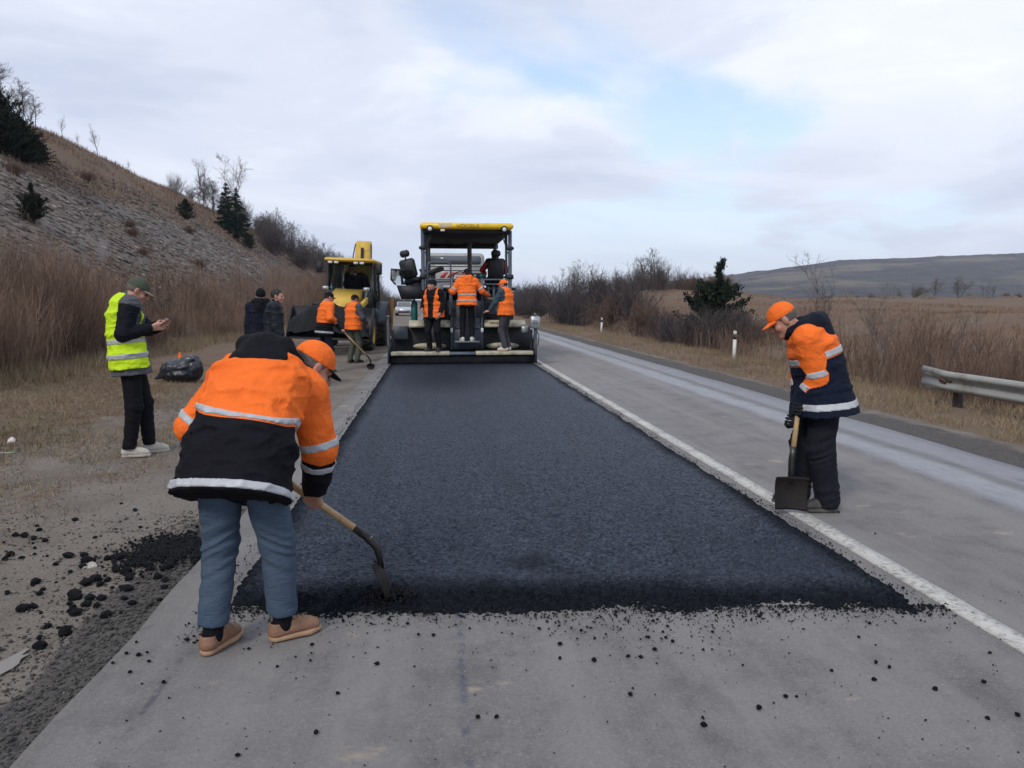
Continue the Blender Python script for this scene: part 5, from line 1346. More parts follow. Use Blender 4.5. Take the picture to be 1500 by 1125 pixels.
# ------------------------------------------------------------------ backhoe loader facing the camera
bh = empty('backhoe_loader', (-2.83, 26.0, float(ground_z(-2.83, 26)) ), -0.07); tag(bh, 'yellow backhoe loader with a full front bucket on the left verge', 'loader')
bh.rotation_euler = (0, rad(2.2), -0.07)
def wheel(root, x, y, r, w, rim_mat):
    m = MB(); m.lathe([(r * 0.58, -w / 2), (r * 0.86, -w / 2), (r * 0.95, -w * 0.42), (r * 0.965, 0), (r * 0.95, w * 0.42), (r * 0.86, w / 2), (r * 0.58, w / 2)], (x, y, r), 'x', 32); ty = P_(root, 'tyre', m, M_TYRE, smooth='auto')
    m = MB()
    for k in range(20):
        for s in (-1, 1):
            a = (k + (0.5 if s > 0 else 0)) / 20 * 2 * math.pi
            R = rotx(a) @ rotz(s * 0.5); m.box(np.array([x + s * w * 0.22, y, r]) + rotx(a) @ np.array([0, 0, r * 0.972]), (w * 0.5, r * 0.10, r * 0.065), R, 0.0)
    P_(root, 'tread', m, M_TYRE, ty)
    m = MB(); s = 1 if x > 0 else -1
    for q in (-1, 1): m.lathe([(0.001, q * w * 0.18), (r * 0.30, q * w * 0.18), (r * 0.42, q * w * 0.30), (r * 0.60, q * w * 0.46)], (x, y, r), 'x', 24)
    m.lathe([(0.001, s * w * 0.30), (r * 0.14, s * w * 0.30), (r * 0.16, s * w * 0.15)], (x, y, r), 'x', 16); P_(root, 'rim', m, rim_mat, ty, 'auto')
for s in (-1, 1):
    wheel(bh, s * 0.90, 1.05, 0.74, 0.46, M_YEL); wheel(bh, s * 0.80, -1.25, 0.56, 0.36, M_YEL)
m = MB(); m.box((0, 0.0, 0.85), (0.80, 3.6, 0.5), None, 0.04); P_(bh, 'chassis', m, M_BLK)
m = MB(); m.prism([(-2.0, 0.95), (-2.05, 1.45), (-1.75, 1.66), (-0.45, 1.98), (-0.45, 0.95)], 'x', -0.44, 0.44); hd2 = P_(bh, 'hood', m, M_YEL)
m = MB(); m.box((0, -2.045, 1.2), (0.7, 0.03, 0.4), None, 0.01)
for k in range(6): m.box((0, -2.065, 1.05 + 0.06 * k), (0.64, 0.02, 0.018))
P_(bh, 'grille', m, M_BLK, hd2)
for s in (-1, 1):
    m = MB(); m.box((s * 0.452, -1.2, 1.4), (0.012, 0.9, 0.22), rotx(-0.12), 0.0); P_(bh, 'side_vent', m, M_BLK, hd2)
# cab frame
m = MB()
for x in (-0.74, 0.74):
    m.tube([(x * 1.02, -0.45, 1.05), (x, -0.42, 1.9), (x * 0.93, -0.22, 2.86)], 0.045, 8); m.tube([(x, 1.35, 1.2), (x * 0.95, 1.25, 2.86)], 0.05, 8); m.tube([(x, 0.5, 1.2), (x * 0.95, 0.5, 2.86)], 0.035, 8)
    m.tube([(x, -0.42, 1.9), (x, 1.3, 1.6)], 0.03, 8)
m.tube([(-0.69, -0.24, 2.82), (0.69, -0.24, 2.82)], 0.045, 8); m.tube([(-0.24, -0.44, 1.9), (-0.23, -0.235, 2.82)], 0.032, 8); m.box((0, -0.44, 1.5), (1.5, 0.06, 0.85), None, 0.02); m.box((0, 1.35, 1.5), (1.5, 0.06, 0.7), None, 0.02)
m.box((0, 0.45, 1.12), (1.5, 1.8, 0.10), None, 0.02); P_(bh, 'cab_frame', m, M_BLK, smooth=False)
for (x0, x1) in ((-0.70, -0.27), (-0.20, 0.70)):
    m = MB(); m.add([(x0, -0.425, 1.93), (x1, -0.425, 1.93), (x1 * 0.95, -0.245, 2.79), (x0 * 0.95, -0.245, 2.79), (x0, -0.417, 1.93), (x1, -0.417, 1.93), (x1 * 0.95, -0.237, 2.79), (x0 * 0.95, -0.237, 2.79)], [(0, 1, 2, 3), (7, 6, 5, 4), (0, 4, 5, 1), (1, 5, 6, 2), (2, 6, 7, 3), (3, 7, 4, 0)]); P_(bh, 'windscreen', m, M_GLASS)
for x in (-0.735, 0.735):
    for (y0, y1) in ((-0.38, 0.46), (0.54, 1.28)):
        m = MB(); m.box((x * 0.975, (y0 + y1) / 2, 2.25), (0.008, y1 - y0, 1.15), roty(-0.04 * np.sign(x))); P_(bh, 'side_window', m, M_GLASS)
m = MB(); m.box((0, 1.29, 2.35), (1.36, 0.008, 0.85)); P_(bh, 'rear_window', m, M_GLASS)
m = MB(); m.box((0, 0.48, 2.93), (1.66, 2.0, 0.13), None, 0.055); rf = P_(bh, 'cab_roof', m, M_YEL)
for x in (-0.62, -0.42, 0.22, 0.42):
    m = MB(); m.box((x, -0.50, 2.835), (0.15, 0.07, 0.075), None, 0.02); P_(bh, 'work_light', m, M_LAMP, rf)
for s in (-1, 1):
    m = MB(); m.box((s * 0.98, -0.45, 2.66), (0.20, 0.07, 0.36), None, 0.035); m.tube([(s * 0.75, -0.4, 2.55), (s * 0.9, -0.45, 2.5), (s * 0.98, -0.43, 2.6)], 0.015, 6); P_(bh, 'mirror', m, M_BLK)
    m = MB(); m.box((s * 0.66, -0.98, 1.98), (0.20, 0.12, 0.13), None, 0.03); m.tube([(s * 0.66, -0.9, 1.95), (s * 0.55, -0.7, 1.5)], 0.02, 6); hl_ = P_(bh, 'headlight', m, M_ALU)
    m = MB(); m.prism([(y_, z_) for y_, z_ in [tuple(p[1:]) for p in arc((0, 1.05, 0.74), 0.86, math.pi * 0.98, 0.1, 14, 'yz')] + [tuple(p[1:]) for p in arc((0, 1.05, 0.74), 0.82, 0.1, math.pi * 0.98, 14, 'yz')]], 'x', s * 0.66, s * 1.12); P_(bh, 'fender', m, M_SLATE)
    # loader arms
    m = MB(); pth = [(-0.55, 1.62), (-1.5, 1.45), (-2.5, 1.05), (-3.0, 0.72)]
    for (a, b_) in zip(pth, pth[1:]):
        L_ab = math.hypot(b_[0] - a[0], b_[1] - a[1]); m.box((s * 0.60, (a[0] + b_[0]) / 2, (a[1] + b_[1]) / 2), (0.10, L_ab + 0.05, 0.20), rotx(math.atan2(-(b_[1] - a[1]), -(b_[0] - a[0]))), 0.012)
    P_(bh, 'loader_arm', m, M_YEL)
    m = MB(); m.cyl((s * 0.60, -1.3, 1.25), (s * 0.60, -2.7, 1.15), 0.05, 10); m.cyl((s * 0.60, -2.6, 1.155), (s * 0.60, -3.1, 1.1), 0.028, 8); P_(bh, 'lift_cylinder', m, M_ALU, smooth='auto')
    m = MB(); m.tube([(s * 0.48, -1.95, 1.1), (s * 0.47, -2.2, 1.35), (s * 0.52, -2.3, 1.0)], 0.018, 6); P_(bh, 'hose', m, M_BLK, smooth=True)
    m = MB(); m.box((s * 1.12, 2.0, 1.05), (0.10, 0.14, 1.3), None, 0.01); m.box((s * 1.12, 2.0, 0.38), (0.3, 0.3, 0.05), None, 0.01); P_(bh, 'stabiliser', m, pmat('stabiliser_orange', (0.50, 0.20, 0.03), 0.55, 0.25, dirt=(0.1, 0.08, 0.06), dirt_amt=0.4))
# bucket: a trough with side cheeks, cutting edge and teeth
m = MB(); out_ = [(-2.95, 1.42), (-2.92, 0.72), (-3.10, 0.50), (-3.75, 0.46), (-3.75, 0.49), (-3.14, 0.54), (-2.98, 0.75), (-3.0, 1.42)]
m.prism(out_, 'x', -1.20, 1.20)
bk = P_(bh, 'bucket', m, M_BLK)
for s in (-1, 1):
    m = MB(); m.prism([(-2.95, 1.40), (-2.92, 0.72), (-3.10, 0.50), (-3.75, 0.46), (-3.62, 0.72), (-3.15, 1.35)], 'x', s * 1.20 - 0.015, s * 1.20 + 0.015); P_(bh, 'bucket_cheek', m, M_BLK, bk)
m = MB(); m.box((0, -3.74, 0.475), (2.42, 0.12, 0.025)); P_(bh, 'cutting_edge', m, M_STEEL, bk)
m = MB()
m.box((-0.45, -2.97, 1.47), (0.36, 0.05, 0.12), None, 0.01); P_(bh, 'spill_guard', m, M_BLK, bk)
# folded backhoe boom behind the cab
m = MB(); m.prism([(2.0, 0.8), (2.35, 0.9), (2.75, 3.55), (2.55, 3.78), (2.25, 3.70), (1.85, 2.4)], 'x', -0.26, 0.26); P_(bh, 'boom', m, M_YEL)
m = MB(); m.prism([(2.85, 1.2), (3.10, 1.25), (2.90, 3.4), (2.62, 3.5)], 'x', -0.14, 0.14); P_(bh, 'dipper_arm', m, M_YEL)
m = MB(); m.cyl((0.0, 1.75, 1.5), (0.0, 2.1, 3.5), 0.055, 10); m.cyl((-0.28, 2.45, 3.55), (0.28, 2.45, 3.55), 0.06, 10); P_(bh, 'boom_cylinder', m, M_BLK, smooth='auto')
for q in (-1, 1):
    m = MB(); m.tube([(q * 0.27, 1.95, 2.6), (q * 0.33, 2.1, 3.2), (q * 0.28, 2.3, 3.65)], 0.022, 6); P_(bh, 'hose', m, M_BLK, smooth=True)
m = MB(); m.box((0, 0.75, 1.45), (0.46, 0.46, 0.14), None, 0.05); sx_ = P_(bh, 'seat', m, M_SEAT)
m = MB(); m.box((0, 1.0, 1.8), (0.44, 0.12, 0.62), None, 0.05); P_(bh, 'backrest', m, M_SEAT, sx_)
m = MB(); m.tube(np.stack([0.2 * np.cos(np.linspace(0, 2 * math.pi, 20)), 0.05 + 0.1 * np.sin(np.linspace(0, 2 * math.pi, 20)), 1.95 + 0.17 * np.sin(np.linspace(0, 2 * math.pi, 20))], 1), 0.016, 6, False); P_(bh, 'steering_wheel', m, M_BLK, smooth=True)
# heap of mix in the bucket
hx_, hy_ = np.meshgrid(np.linspace(-1.17, 1.17, 90), np.linspace(-3.66, -3.0, 30))
env = np.clip(1 - ((hx_ + 0.2) / 1.35) ** 2, 0, 1) * np.clip(1 - np.abs((hy_ + 3.22) / 0.48) ** 2.2, 0, 1)
hz_ = 0.56 + 0.25 * (hy_ + 3.7) + 0.98 * env * (0.85 + 0.3 * fbm2(hx_ * 2, hy_ * 2, 3, 5)) + 0.06 * fbm2(hx_ * 9, hy_ * 9, 3, 6)
hp_ = mesh_obj('asphalt_mix', np.stack([hx_, hy_, hz_], -1), grid_faces(90, 30), M_MIX, None, True)
hp_.location = bh.location; hp_.rotation_euler = bh.rotation_euler
tag(hp_, 'heap of black asphalt mix piled in the loader bucket', 'asphalt heap')

# ------------------------------------------------------------------ white truck ahead of the paver
tk = empty('truck', (0.78, 27.2, 0)); tag(tk, 'white truck with red stripes seen through the paver canopy', 'truck')
m = MB(); m.prism([(x, z) for x, z in rounded(2.10, 2.35, 0.16, 5, 0, 2.05)], 'y', 0.0, 1.9); cb = P_(tk, 'cab', m, M_WHITEP)
m = MB(); m.prism([(x, z) for x, z in rounded(1.86, 0.30, 0.08, 4, 0, 2.98)], 'y', -0.012, 0.03); P_(tk, 'windscreen', m, M_WSCR, cb)
m = MB(); m.box((0.55, -0.02, 2.98), (0.05, 0.02, 0.32)); P_(tk, 'window_post', m, M_WHITEP, cb)
for z, h, w, x, mt, nm in ((2.76, 0.02, 2.0, 0, M_BLK, 'trim_strip'), (2.62, 0.025, 1.9, 0.05, M_STEELB, 'trim_strip'), (2.50, 0.045, 0.95, 0.5, M_REDP, 'red_stripe'), (2.38, 0.03, 0.95, 0.5, M_REDP, 'red_stripe'), (2.22, 0.06, 2.0, 0, M_SLATE, 'blue_stripe'), (1.95, 0.03, 2.0, 0, M_BLK, 'trim_strip')):
    m = MB(); m.box((x, -0.008, z), (w, 0.02, h), None, 0.003); P_(tk, nm, m, mt, cb)
m = MB(); m.prism([(-0.55, 2.36), (-0.40, 2.36), (-0.25, 2.55), (-0.40, 2.55)], 'y', -0.02, 0.0); m.prism([(-0.30, 2.36), (-0.15, 2.36), (0.0, 2.55), (-0.15, 2.55)], 'y', -0.021, 0.0); P_(tk, 'red_emblem', m, M_REDP, cb)
m = MB(); m.box((0, -0.02, 1.05), (2.3, 0.2, 0.35), None, 0.05); P_(tk, 'bumper', m, M_BLK)
for s in (-1, 1):
    m = MB(); m.box((s * 0.88, -0.13, 1.08), (0.28, 0.04, 0.16), None, 0.02); P_(tk, 'headlight', m, M_LAMP)
    for y in (0.9, 4.0, 5.3): wheel(tk, s * 0.98, y, 0.5, 0.30, M_ALU)
m = MB(); m.box((0, 4.3, 2.0), (2.3, 4.6, 1.7), None, 0.05); P_(tk, 'dump_body', m, M_WHITEP)
m = MB(); m.box((0, 3.2, 0.8), (0.9, 6.2, 0.3), None, 0.03); P_(tk, 'chassis', m, M_BLK)

# ------------------------------------------------------------------ silver car far down the verge
cr_ = empty('parked_car', (-3.05, 80.0, float(ground_z(-3.05, 80)))); tag(cr_, 'small silver car parked far away between the loader and the paver', 'car')
M_SILV = pmat('silver_car_paint', (0.50, 0.51, 0.53), 0.3, 0.06, 3, metal=0.3, bump=0.0)
m = MB(); m.prism([(-2.1, 0.30), (-2.15, 0.62), (-2.0, 0.80), (-1.1, 0.92), (1.9, 0.95), (2.15, 0.85), (2.15, 0.30)], 'x', -0.86, 0.86); bd_ = P_(cr_, 'body', m, M_SILV)
m = MB(); m.prism([(-1.15, 0.92), (-0.35, 1.42), (1.2, 1.44), (1.9, 0.95)], 'x', -0.74, 0.74); P_(cr_, 'cabin', m, M_SILV)
m = MB(); m.add([(-0.66, -1.13, 0.95), (0.66, -1.13, 0.95), (0.62, -0.42, 1.40), (-0.62, -0.42, 1.40)], [(0, 1, 2, 3)]); P_(cr_, 'windscreen', m, M_WSCR)
for s in (-1, 1):
    m = MB(); m.box((s * 0.62, -2.12, 0.68), (0.34, 0.08, 0.14), None, 0.03); P_(cr_, 'headlight', m, M_LAMP)
    for y in (-1.35, 1.35): wheel(cr_, s * 0.78, y, 0.31, 0.2, M_ALU)
m = MB(); m.box((0, -2.14, 0.42), (1.2, 0.06, 0.14), None, 0.02); P_(cr_, 'grille', m, M_BLK)
# ================================================================== VEGETATION
def stemmat(name, dark, mid, light, rough=0.9):
    t = NT(name); r = t.attr('rnd')
    c = t.ramp(r, [(0.0, dark), (0.5, mid), (1.0, light)])
    t.set(c, rough, spec=0.15); return t.m
M_BRUSH = stemmat('dry_brush', (0.068, 0.043, 0.033), (0.182, 0.117, 0.085), (0.35, 0.245, 0.18))
M_TWIG = stemmat('bare_twig', (0.045, 0.038, 0.038), (0.10, 0.084, 0.079), (0.17, 0.145, 0.135))
M_PURPLE = stemmat('dark_bush_twig', (0.030, 0.026, 0.030), (0.072, 0.060, 0.063), (0.135, 0.115, 0.11))
M_DITCH = stemmat('ditch_brush', (0.055, 0.036, 0.030), (0.140, 0.090, 0.068), (0.255, 0.178, 0.132))
M_RED = stemmat('reddish_bush_twig', (0.055, 0.034, 0.029), (0.125, 0.080, 0.064), (0.22, 0.15, 0.118))
M_BIRCH = stemmat('pale_birch_bark', (0.10, 0.085, 0.078), (0.25, 0.225, 0.205), (0.40, 0.37, 0.34))
M_BARK = pmat('grey_bark', (0.075, 0.062, 0.055), 0.9, 0.4, 14, bump=0.6, bsc=40)
M_JUN = stemmat('juniper_green', (0.006, 0.010, 0.009), (0.016, 0.026, 0.018), (0.042, 0.052, 0.030))
M_SPRU = stemmat('spruce_green', (0.005, 0.013, 0.011), (0.012, 0.030, 0.022), (0.030, 0.055, 0.035))
M_STRAW = stemmat('straw_grass', (0.095, 0.068, 0.042), (0.215, 0.160, 0.100), (0.36, 0.285, 0.19))
M_RUST = stemmat('rusty_grass', (0.080, 0.046, 0.030), (0.178, 0.106, 0.064), (0.30, 0.20, 0.125))
M_GREENG = stemmat('thin_green_grass', (0.05, 0.06, 0.028), (0.095, 0.105, 0.050), (0.20, 0.18, 0.10))

def unit(v): return v / (np.linalg.norm(v, axis=-1, keepdims=True) + 1e-9)
def stems(B, D, L, R, K=3, bend=0.15, taper=0.25, rnd=None, g=None, droop=0.0):
    """many tapered three-sided stems at once; returns points (n,K+1,3) as well"""
    g = g or rng; n = len(B); D = unit(D); L = np.broadcast_to(L, (n,)); R = np.broadcast_to(R, (n,))
    t = np.linspace(0, 1, K + 1)[None, :, None]
    bd = g.normal(size=(n, 3)); bd -= (bd * D).sum(1, keepdims=True) * D; bd = unit(bd) * (bend * np.abs(g.normal(size=(n, 1))))
    bd[:, 2] -= droop
    P = B[:, None, :] + D[:, None, :] * (L[:, None, None] * t) + bd[:, None, :] * (L[:, None, None] * t ** 2)
    if K > 1: P[:, 1:-1] += g.normal(size=(n, K - 1, 3)) * (L * 0.025)[:, None, None]
    a = unit(np.cross(D, np.array([0.31, 0.17, 0.93]) + 0 * D)); b = np.cross(D, a)
    rr = (R[:, None] * (1 - (1 - taper) * t[0, :, 0][None, :]))
    an = np.arange(3) * 2 * np.pi / 3
    V = P[:, :, None, :] + rr[:, :, None, None] * (np.cos(an)[None, None, :, None] * a[:, None, None, :] + np.sin(an)[None, None, :, None] * b[:, None, None, :])
    base = (np.arange(n) * (K + 1) * 3)[:, None, None]; i = (np.arange(K) * 3)[None, :, None]; j = np.arange(3)[None, None, :]; jn = (j + 1) % 3
    Q = np.stack([base + i + j, base + i + jn, base + i + 3 + jn, base + i + 3 + j], -1).reshape(-1, 4)
    if rnd is None: rnd = g.random(n)
    return V.reshape(-1, 3), Q, np.repeat(rnd, (K + 1) * 3), P
def addst(mb, *a, **k):
    V, Q, r, P = stems(*a, **k); mb.add(V, Q, None, r); return P
def pick(P, idx, t):
    """point and direction at parameter t on stems P[idx]"""
    K = P.shape[1] - 1; f = np.clip(t, 0, 0.999) * K; i = f.astype(int); w = (f - i)[:, None]
    p = P[idx, i] * (1 - w) + P[idx, i + 1] * w; return p, unit(P[idx, i + 1] - P[idx, i])
def spread_dir(d, ang, g=None):
    g = g or rng; v = g.normal(size=d.shape); v -= (v * d).sum(1, keepdims=True) * d; v = unit(v)
    ang = np.broadcast_to(ang, (len(d),))[:, None]; return unit(d * np.cos(ang) + v * np.sin(ang))

def thicket(name, label, B, H, mat, twigs=4, r=0.007, lean=0.16, cat='brush', tw_r=0.0035):
    n = len(B); mb = MB(); tone = np.clip(0.48 + 0.24 * rng.normal(size=n) + 0.55 * fbm2(B[:, 0] * 0.7, B[:, 1] * 0.7, 3, 8), 0, 1)
    D = unit(np.stack([rng.normal(size=n) * lean, rng.normal(size=n) * lean, np.ones(n)], 1))
    P = addst(mb, B, D, H, r * rng.uniform(0.7, 1.4, n), 3, 0.14, 0.3, tone)
    for k in range(twigs):
        i = np.arange(n); p, d = pick(P, i, rng.uniform(0.25, 0.95, n)); dd = spread_dir(d, rng.uniform(0.25, 0.8, n)); dd[:, 2] += 0.35
        P2 = addst(mb, p, dd, H * rng.uniform(0.18, 0.42, n), tw_r, 1, 0.1, 0.4, np.clip(tone + rng.normal(size=n) * 0.15, 0, 1))
    o = mb.build(name, mat, recalc=False); return tag(o, label, cat, kind='stuff')

# -- the tall dry thicket along the foot of the left slope
n = 15000
y = 12.0 + 78.0 * rng.random(n) ** 1.75; dep = rng.random(n) ** 1.3 * (1.6 + 2.2 * rng.random(n))
x = -8.35 - dep - 0.5 * fbm2(y * 0.35, y * 0, 3, 9) - 0.010 * np.clip(y - 25, 0, 80)
keep = (fbm2(x * 0.5, y * 0.5, 3, 12) > -0.22); x, y = x[keep], y[keep]
hmul = np.interp(y, [12, 17, 21, 26, 40, 50, 90], [1.08, 1.05, 0.98, 0.62, 0.55, 0.95, 1.15])
H_ = (1.85 + 1.0 * fbm2(x * 0.8, y * 0.5, 3, 13)) * hmul * rng.uniform(0.45, 1.15, len(x))
thicket('dry_thicket', 'tall reddish dry thicket along the foot of the left slope', np.stack([x, y, ground_z(x, y) - 0.05], 1), H_, M_BRUSH, 5, 0.0075)
# -- thicket in the ditch on the right
n = 4200
y = 12.5 + 34 * rng.random(n) ** 1.9; x = 9.2 + 3.6 * rng.random(n) ** 0.9 + 0.7 * fbm2(y * 0.4, y * 0, 3, 14) + np.clip(y - 20, 0, 40) * 0.03
keep = (fbm2(x * 0.55, y * 0.45, 3, 15) > -0.16) & ~((np.hypot(x - 12.1, y - 31) < 2.0)); x, y = x[keep], y[keep]
H_ = (1.25 + 0.5 * fbm2(x * 0.6, y * 0.4, 2, 16)) * rng.uniform(0.45, 1.1, len(x)) * np.interp(y, [12, 15, 22, 30, 46], [0.75, 1.0, 0.9, 0.55, 0.5])
thicket('dry_thicket', 'dark bare thicket in the ditch behind the end of the guardrail', np.stack([x, y, ground_z(x, y) - 0.05], 1), H_, M_DITCH, 4, 0.0065)

# ---- bare trees and shrubs: prototypes
PROTO_POS = (0, 0, -500)
def bare_tree(h, seed, mat, bark, n1=16, n2=7, n3=6, spread=0.75, trunk_r=0.045, low=0.25, up=0.5, stems_n=1, tw=0.006):
    g = np.random.default_rng(seed)
    root = empty('bare_tree', PROTO_POS); mbt = MB(); mb = MB()
    B0 = np.stack([g.normal(size=stems_n) * 0.06 * h * (stems_n > 1), g.normal(size=stems_n) * 0.06 * h * (stems_n > 1), np.zeros(stems_n) - 0.15], 1)
    D0 = unit(np.stack([g.normal(size=stems_n) * 0.10 * (1 + stems_n * 0.3), g.normal(size=stems_n) * 0.10 * (1 + stems_n * 0.3), np.ones(stems_n)], 1))
    P0 = addst(mbt, B0, D0, h * g.uniform(0.85, 1.0, stems_n), trunk_r * g.uniform(0.8, 1.1, stems_n), 7, 0.08, 0.12, g.uniform(0.3, 0.7, stems_n), g)
    m = n1 * stems_n; t1 = g.uniform(low, 0.97, m); p, d = pick(P0, np.repeat(np.arange(stems_n), n1), t1)
    dd = spread_dir(d, g.uniform(0.6, 1.1, m) * spread, g); dd[:, 2] += up * 0.4
    L1 = h * 0.42 * (1.08 - t1) ** 0.7 * g.uniform(0.6, 1.15, m)
    P1 = addst(mb, p, dd, L1, trunk_r * 0.42 * (1.1 - t1), 4, 0.22, 0.25, g.uniform(0.2, 0.8, m), g)
    m2 = m * n2; i1 = np.repeat(np.arange(m), n2); t2 = g.uniform(0.2, 1.0, m2); p, d = pick(P1, i1, t2); dd = spread_dir(d, g.uniform(0.4, 0.95, m2), g); dd[:, 2] += up * 0.25
    P2 = addst(mb, p, dd, L1[i1] * g.uniform(0.25, 0.55, m2), np.maximum(trunk_r * 0.14, tw), 2, 0.2, 0.4, g.uniform(0.2, 0.9, m2), g)
    m3 = m2 * n3
    if n3:
        i2 = np.repeat(np.arange(m2), n3); p, d = pick(P2, i2, g.uniform(0.15, 1.0, m3)); dd = spread_dir(d, g.uniform(0.3, 0.9, m3), g); dd[:, 2] += up * 0.2
        addst(mb, p, dd, L1[np.repeat(i1, n3)] * g.uniform(0.10, 0.26, m3), tw * 0.75, 1, 0.1, 0.5, g.uniform(0.2, 1.0, m3), g)
    mbt.build('trunk', bark, root, recalc=False); mb.build('crown', mat, root, recalc=False)
    root['category'] = 'tree'; return root
def shrub(h, w, seed, mat, n=90, n2=7, r=0.010, tw=0.0065, n3=0):
    g = np.random.default_rng(seed); root = empty('bare_shrub', PROTO_POS); mb = MB(); mt = MB()
    B = np.stack([g.normal(size=n) * w * 0.16, g.normal(size=n) * w * 0.16, np.zeros(n) - 0.1], 1)
    a = g.uniform(0, 2 * np.pi, n); s = np.abs(g.normal(size=n)) * 0.42 * w / h
    D = unit(np.stack([np.cos(a) * s, np.sin(a) * s, np.ones(n)], 1)); L = h * g.uniform(0.55, 1.05, n) * (1 - 0.25 * np.clip(s, 0, 1))
    P = addst(mt, B, D, L, r * g.uniform(0.7, 1.3, n), 3, 0.18, 0.35, g.uniform(0.1, 0.8, n), g)
    i = np.repeat(np.arange(n), n2); p, d = pick(P, i, g.uniform(0.25, 1.0, n * n2)); dd = spread_dir(d, g.uniform(0.3, 0.9, n * n2), g); dd[:, 2] += 0.25
    P2 = addst(mb, p, dd, h * g.uniform(0.12, 0.30, n * n2), tw, 2, 0.15, 0.45, g.uniform(0.1, 1, n * n2), g)
    if n3:
        k = np.repeat(np.arange(n * n2), n3); p, d = pick(P2, k, g.uniform(0.2, 1.0, len(k))); dd = spread_dir(d, g.uniform(0.3, 0.8, len(k)), g)
        addst(mb, p, dd, h * g.uniform(0.05, 0.13, len(k)), tw * 0.7, 1, 0.1, 0.5, g.uniform(0.2, 1, len(k)), g)
    mt.build('stems', mat, root, recalc=False)['kind'] = 'stuff'; mb.build('crown', mat, root, recalc=False); root['category'] = 'shrub'; return root
def sprays(C, A, S, g):
    """leaf-sized triangles: centre, axis direction, size"""
    n = len(C); w = unit(np.cross(A, g.normal(size=(n, 3)))); S = S[:, None]
    V = np.stack([C - w * S * 0.28, C + w * S * 0.28, C + A * S], 1).reshape(-1, 3); return V, np.arange(n * 3).reshape(-1, 3)
def conifer(h, w, seed, mat, kind='spruce', top=1.0):
    g = np.random.default_rng(seed); root = empty('spruce_tree' if kind == 'spruce' else 'juniper_bush', PROTO_POS); mt = MB(); mb = MB()
    if kind == 'spruce':
        mt.tube([(0, 0, -0.2), (0.02 * h, 0, h * 0.5), (0.01, 0.01, h)], [0.035 * h * 0.7, 0.02 * h * 0.7, 0.004 * h], 7)
        n = 150; t = g.uniform(0.04, 0.99, n) ** 0.85; a = g.uniform(0, 2 * np.pi, n); B = np.stack([0 * t, 0 * t, t * h], 1)
        L = (w / 2) * (1.03 - t) ** 0.85 * g.uniform(0.65, 1.2, n); D = unit(np.stack([np.cos(a), np.sin(a), 0.25 - 0.55 * (1 - t)], 1))
        P = addst(mt, B, D, L, 0.006 * h * 0.5, 3, 0.06, 0.3, None, g)
        m = 48; i = np.repeat(np.arange(n), m); p, d = pick(P, i, g.uniform(0.08, 1.0, n * m)); dd = spread_dir(d, g.uniform(0.25, 1.1, n * m), g); dd[:, 2] -= 0.30
        V, T = sprays(p, unit(dd), np.maximum(L[i], 0.25 * w / 2) * g.uniform(0.16, 0.34, n * m), g); mb.add(V, None, T, np.repeat(np.clip(g.normal(0.45, 0.25, n * m), 0, 1), 3))
    else:
        # broad, irregular juniper: a leaning leader and rising side limbs of very unequal length
        lead = np.array([[0, 0, -0.1], [0.03 * w, 0, 0.35 * h], [0.10 * w, 0.02, 0.68 * h], [0.07 * w, 0, 0.84 * h], [0.14 * w, 0.02, h]]) * np.array([top, top, 1])
        mt.tube(lead, [0.022 * h, 0.016 * h, 0.009 * h, 0.006 * h, 0.003 * h], 6)
        n = 130; t = g.random(n) ** 1.25 * 0.98; a = g.uniform(0, 2 * np.pi, n)
        t = np.where((t > 0.66) & (g.random(n) < 0.35) & (top > 0), t * 0.5, t); B = np.stack([np.interp(t * h, lead[:, 2], lead[:, q]) for q in (0, 1)] + [t * h], 1)
        env_ = np.interp(t, [0, 0.12, 0.35, 0.6, 0.72, 0.85, 1.0], [0.95, 1.0, 0.85, 0.42 if top else 0.55, 0.10 if top else 0.3, 0.10 if top else 0.16, 0.04])
        L = (w / 2) * env_ * g.uniform(0.45, 1.2, n); D = unit(np.stack([np.cos(a), np.sin(a), g.uniform(0.05, 0.75, n) + 0.4 * t], 1))
        P = addst(mt, B, D, L, 0.006 * h, 3, 0.15, 0.3, None, g, droop=-0.10)
        m = 95; i = np.repeat(np.arange(n), m); p, d = pick(P, i, g.random(n * m) ** 0.7); dd = spread_dir(d, g.uniform(0.2, 1.2, n * m), g); dd[:, 2] += 0.45
        p = p + g.normal(size=p.shape) * (0.018 * h)
        V, T = sprays(p, unit(dd), h * g.uniform(0.022, 0.06, n * m) * (np.where(t[i] > 0.62, 0.55, 1.0) if top else 1.0), g); mb.add(V, None, T, np.repeat(np.clip(np.repeat(g.normal(0.45, 0.2, n), m) + g.normal(0, 0.2, n * m), 0, 1), 3))
    mt.build('trunk', M_BARK, root, recalc=False); mb.build('crown', mat, root, recalc=False)
    root['category'] = 'tree' if kind == 'spruce' else 'bush'; return root

used = set()
def plant(proto, x, y, s=1.0, label=None, group=None, rz=None, dz=0.0, sxy=None):
    """the prototype itself goes to the first spot, copies to the others"""
    z = float(ground_z(x, y)) + dz; rz = rng.uniform(0, 6.28) if rz is None else rz
    sc = (s * (sxy or 1),) * 2 + (s,)
    if proto.name not in used:
        used.add(proto.name); o = proto; o.location = (x, y, z); o.rotation_euler = (0, 0, rz); o.scale = sc
    else: o = dup(proto, (x, y, z), rz, sc)
    if 'label' in o.keys() and not label: del o['label']
    if label: o['label'] = label
    if group: o['group'] = group
    elif 'group' in o.keys(): del o['group']
    return o

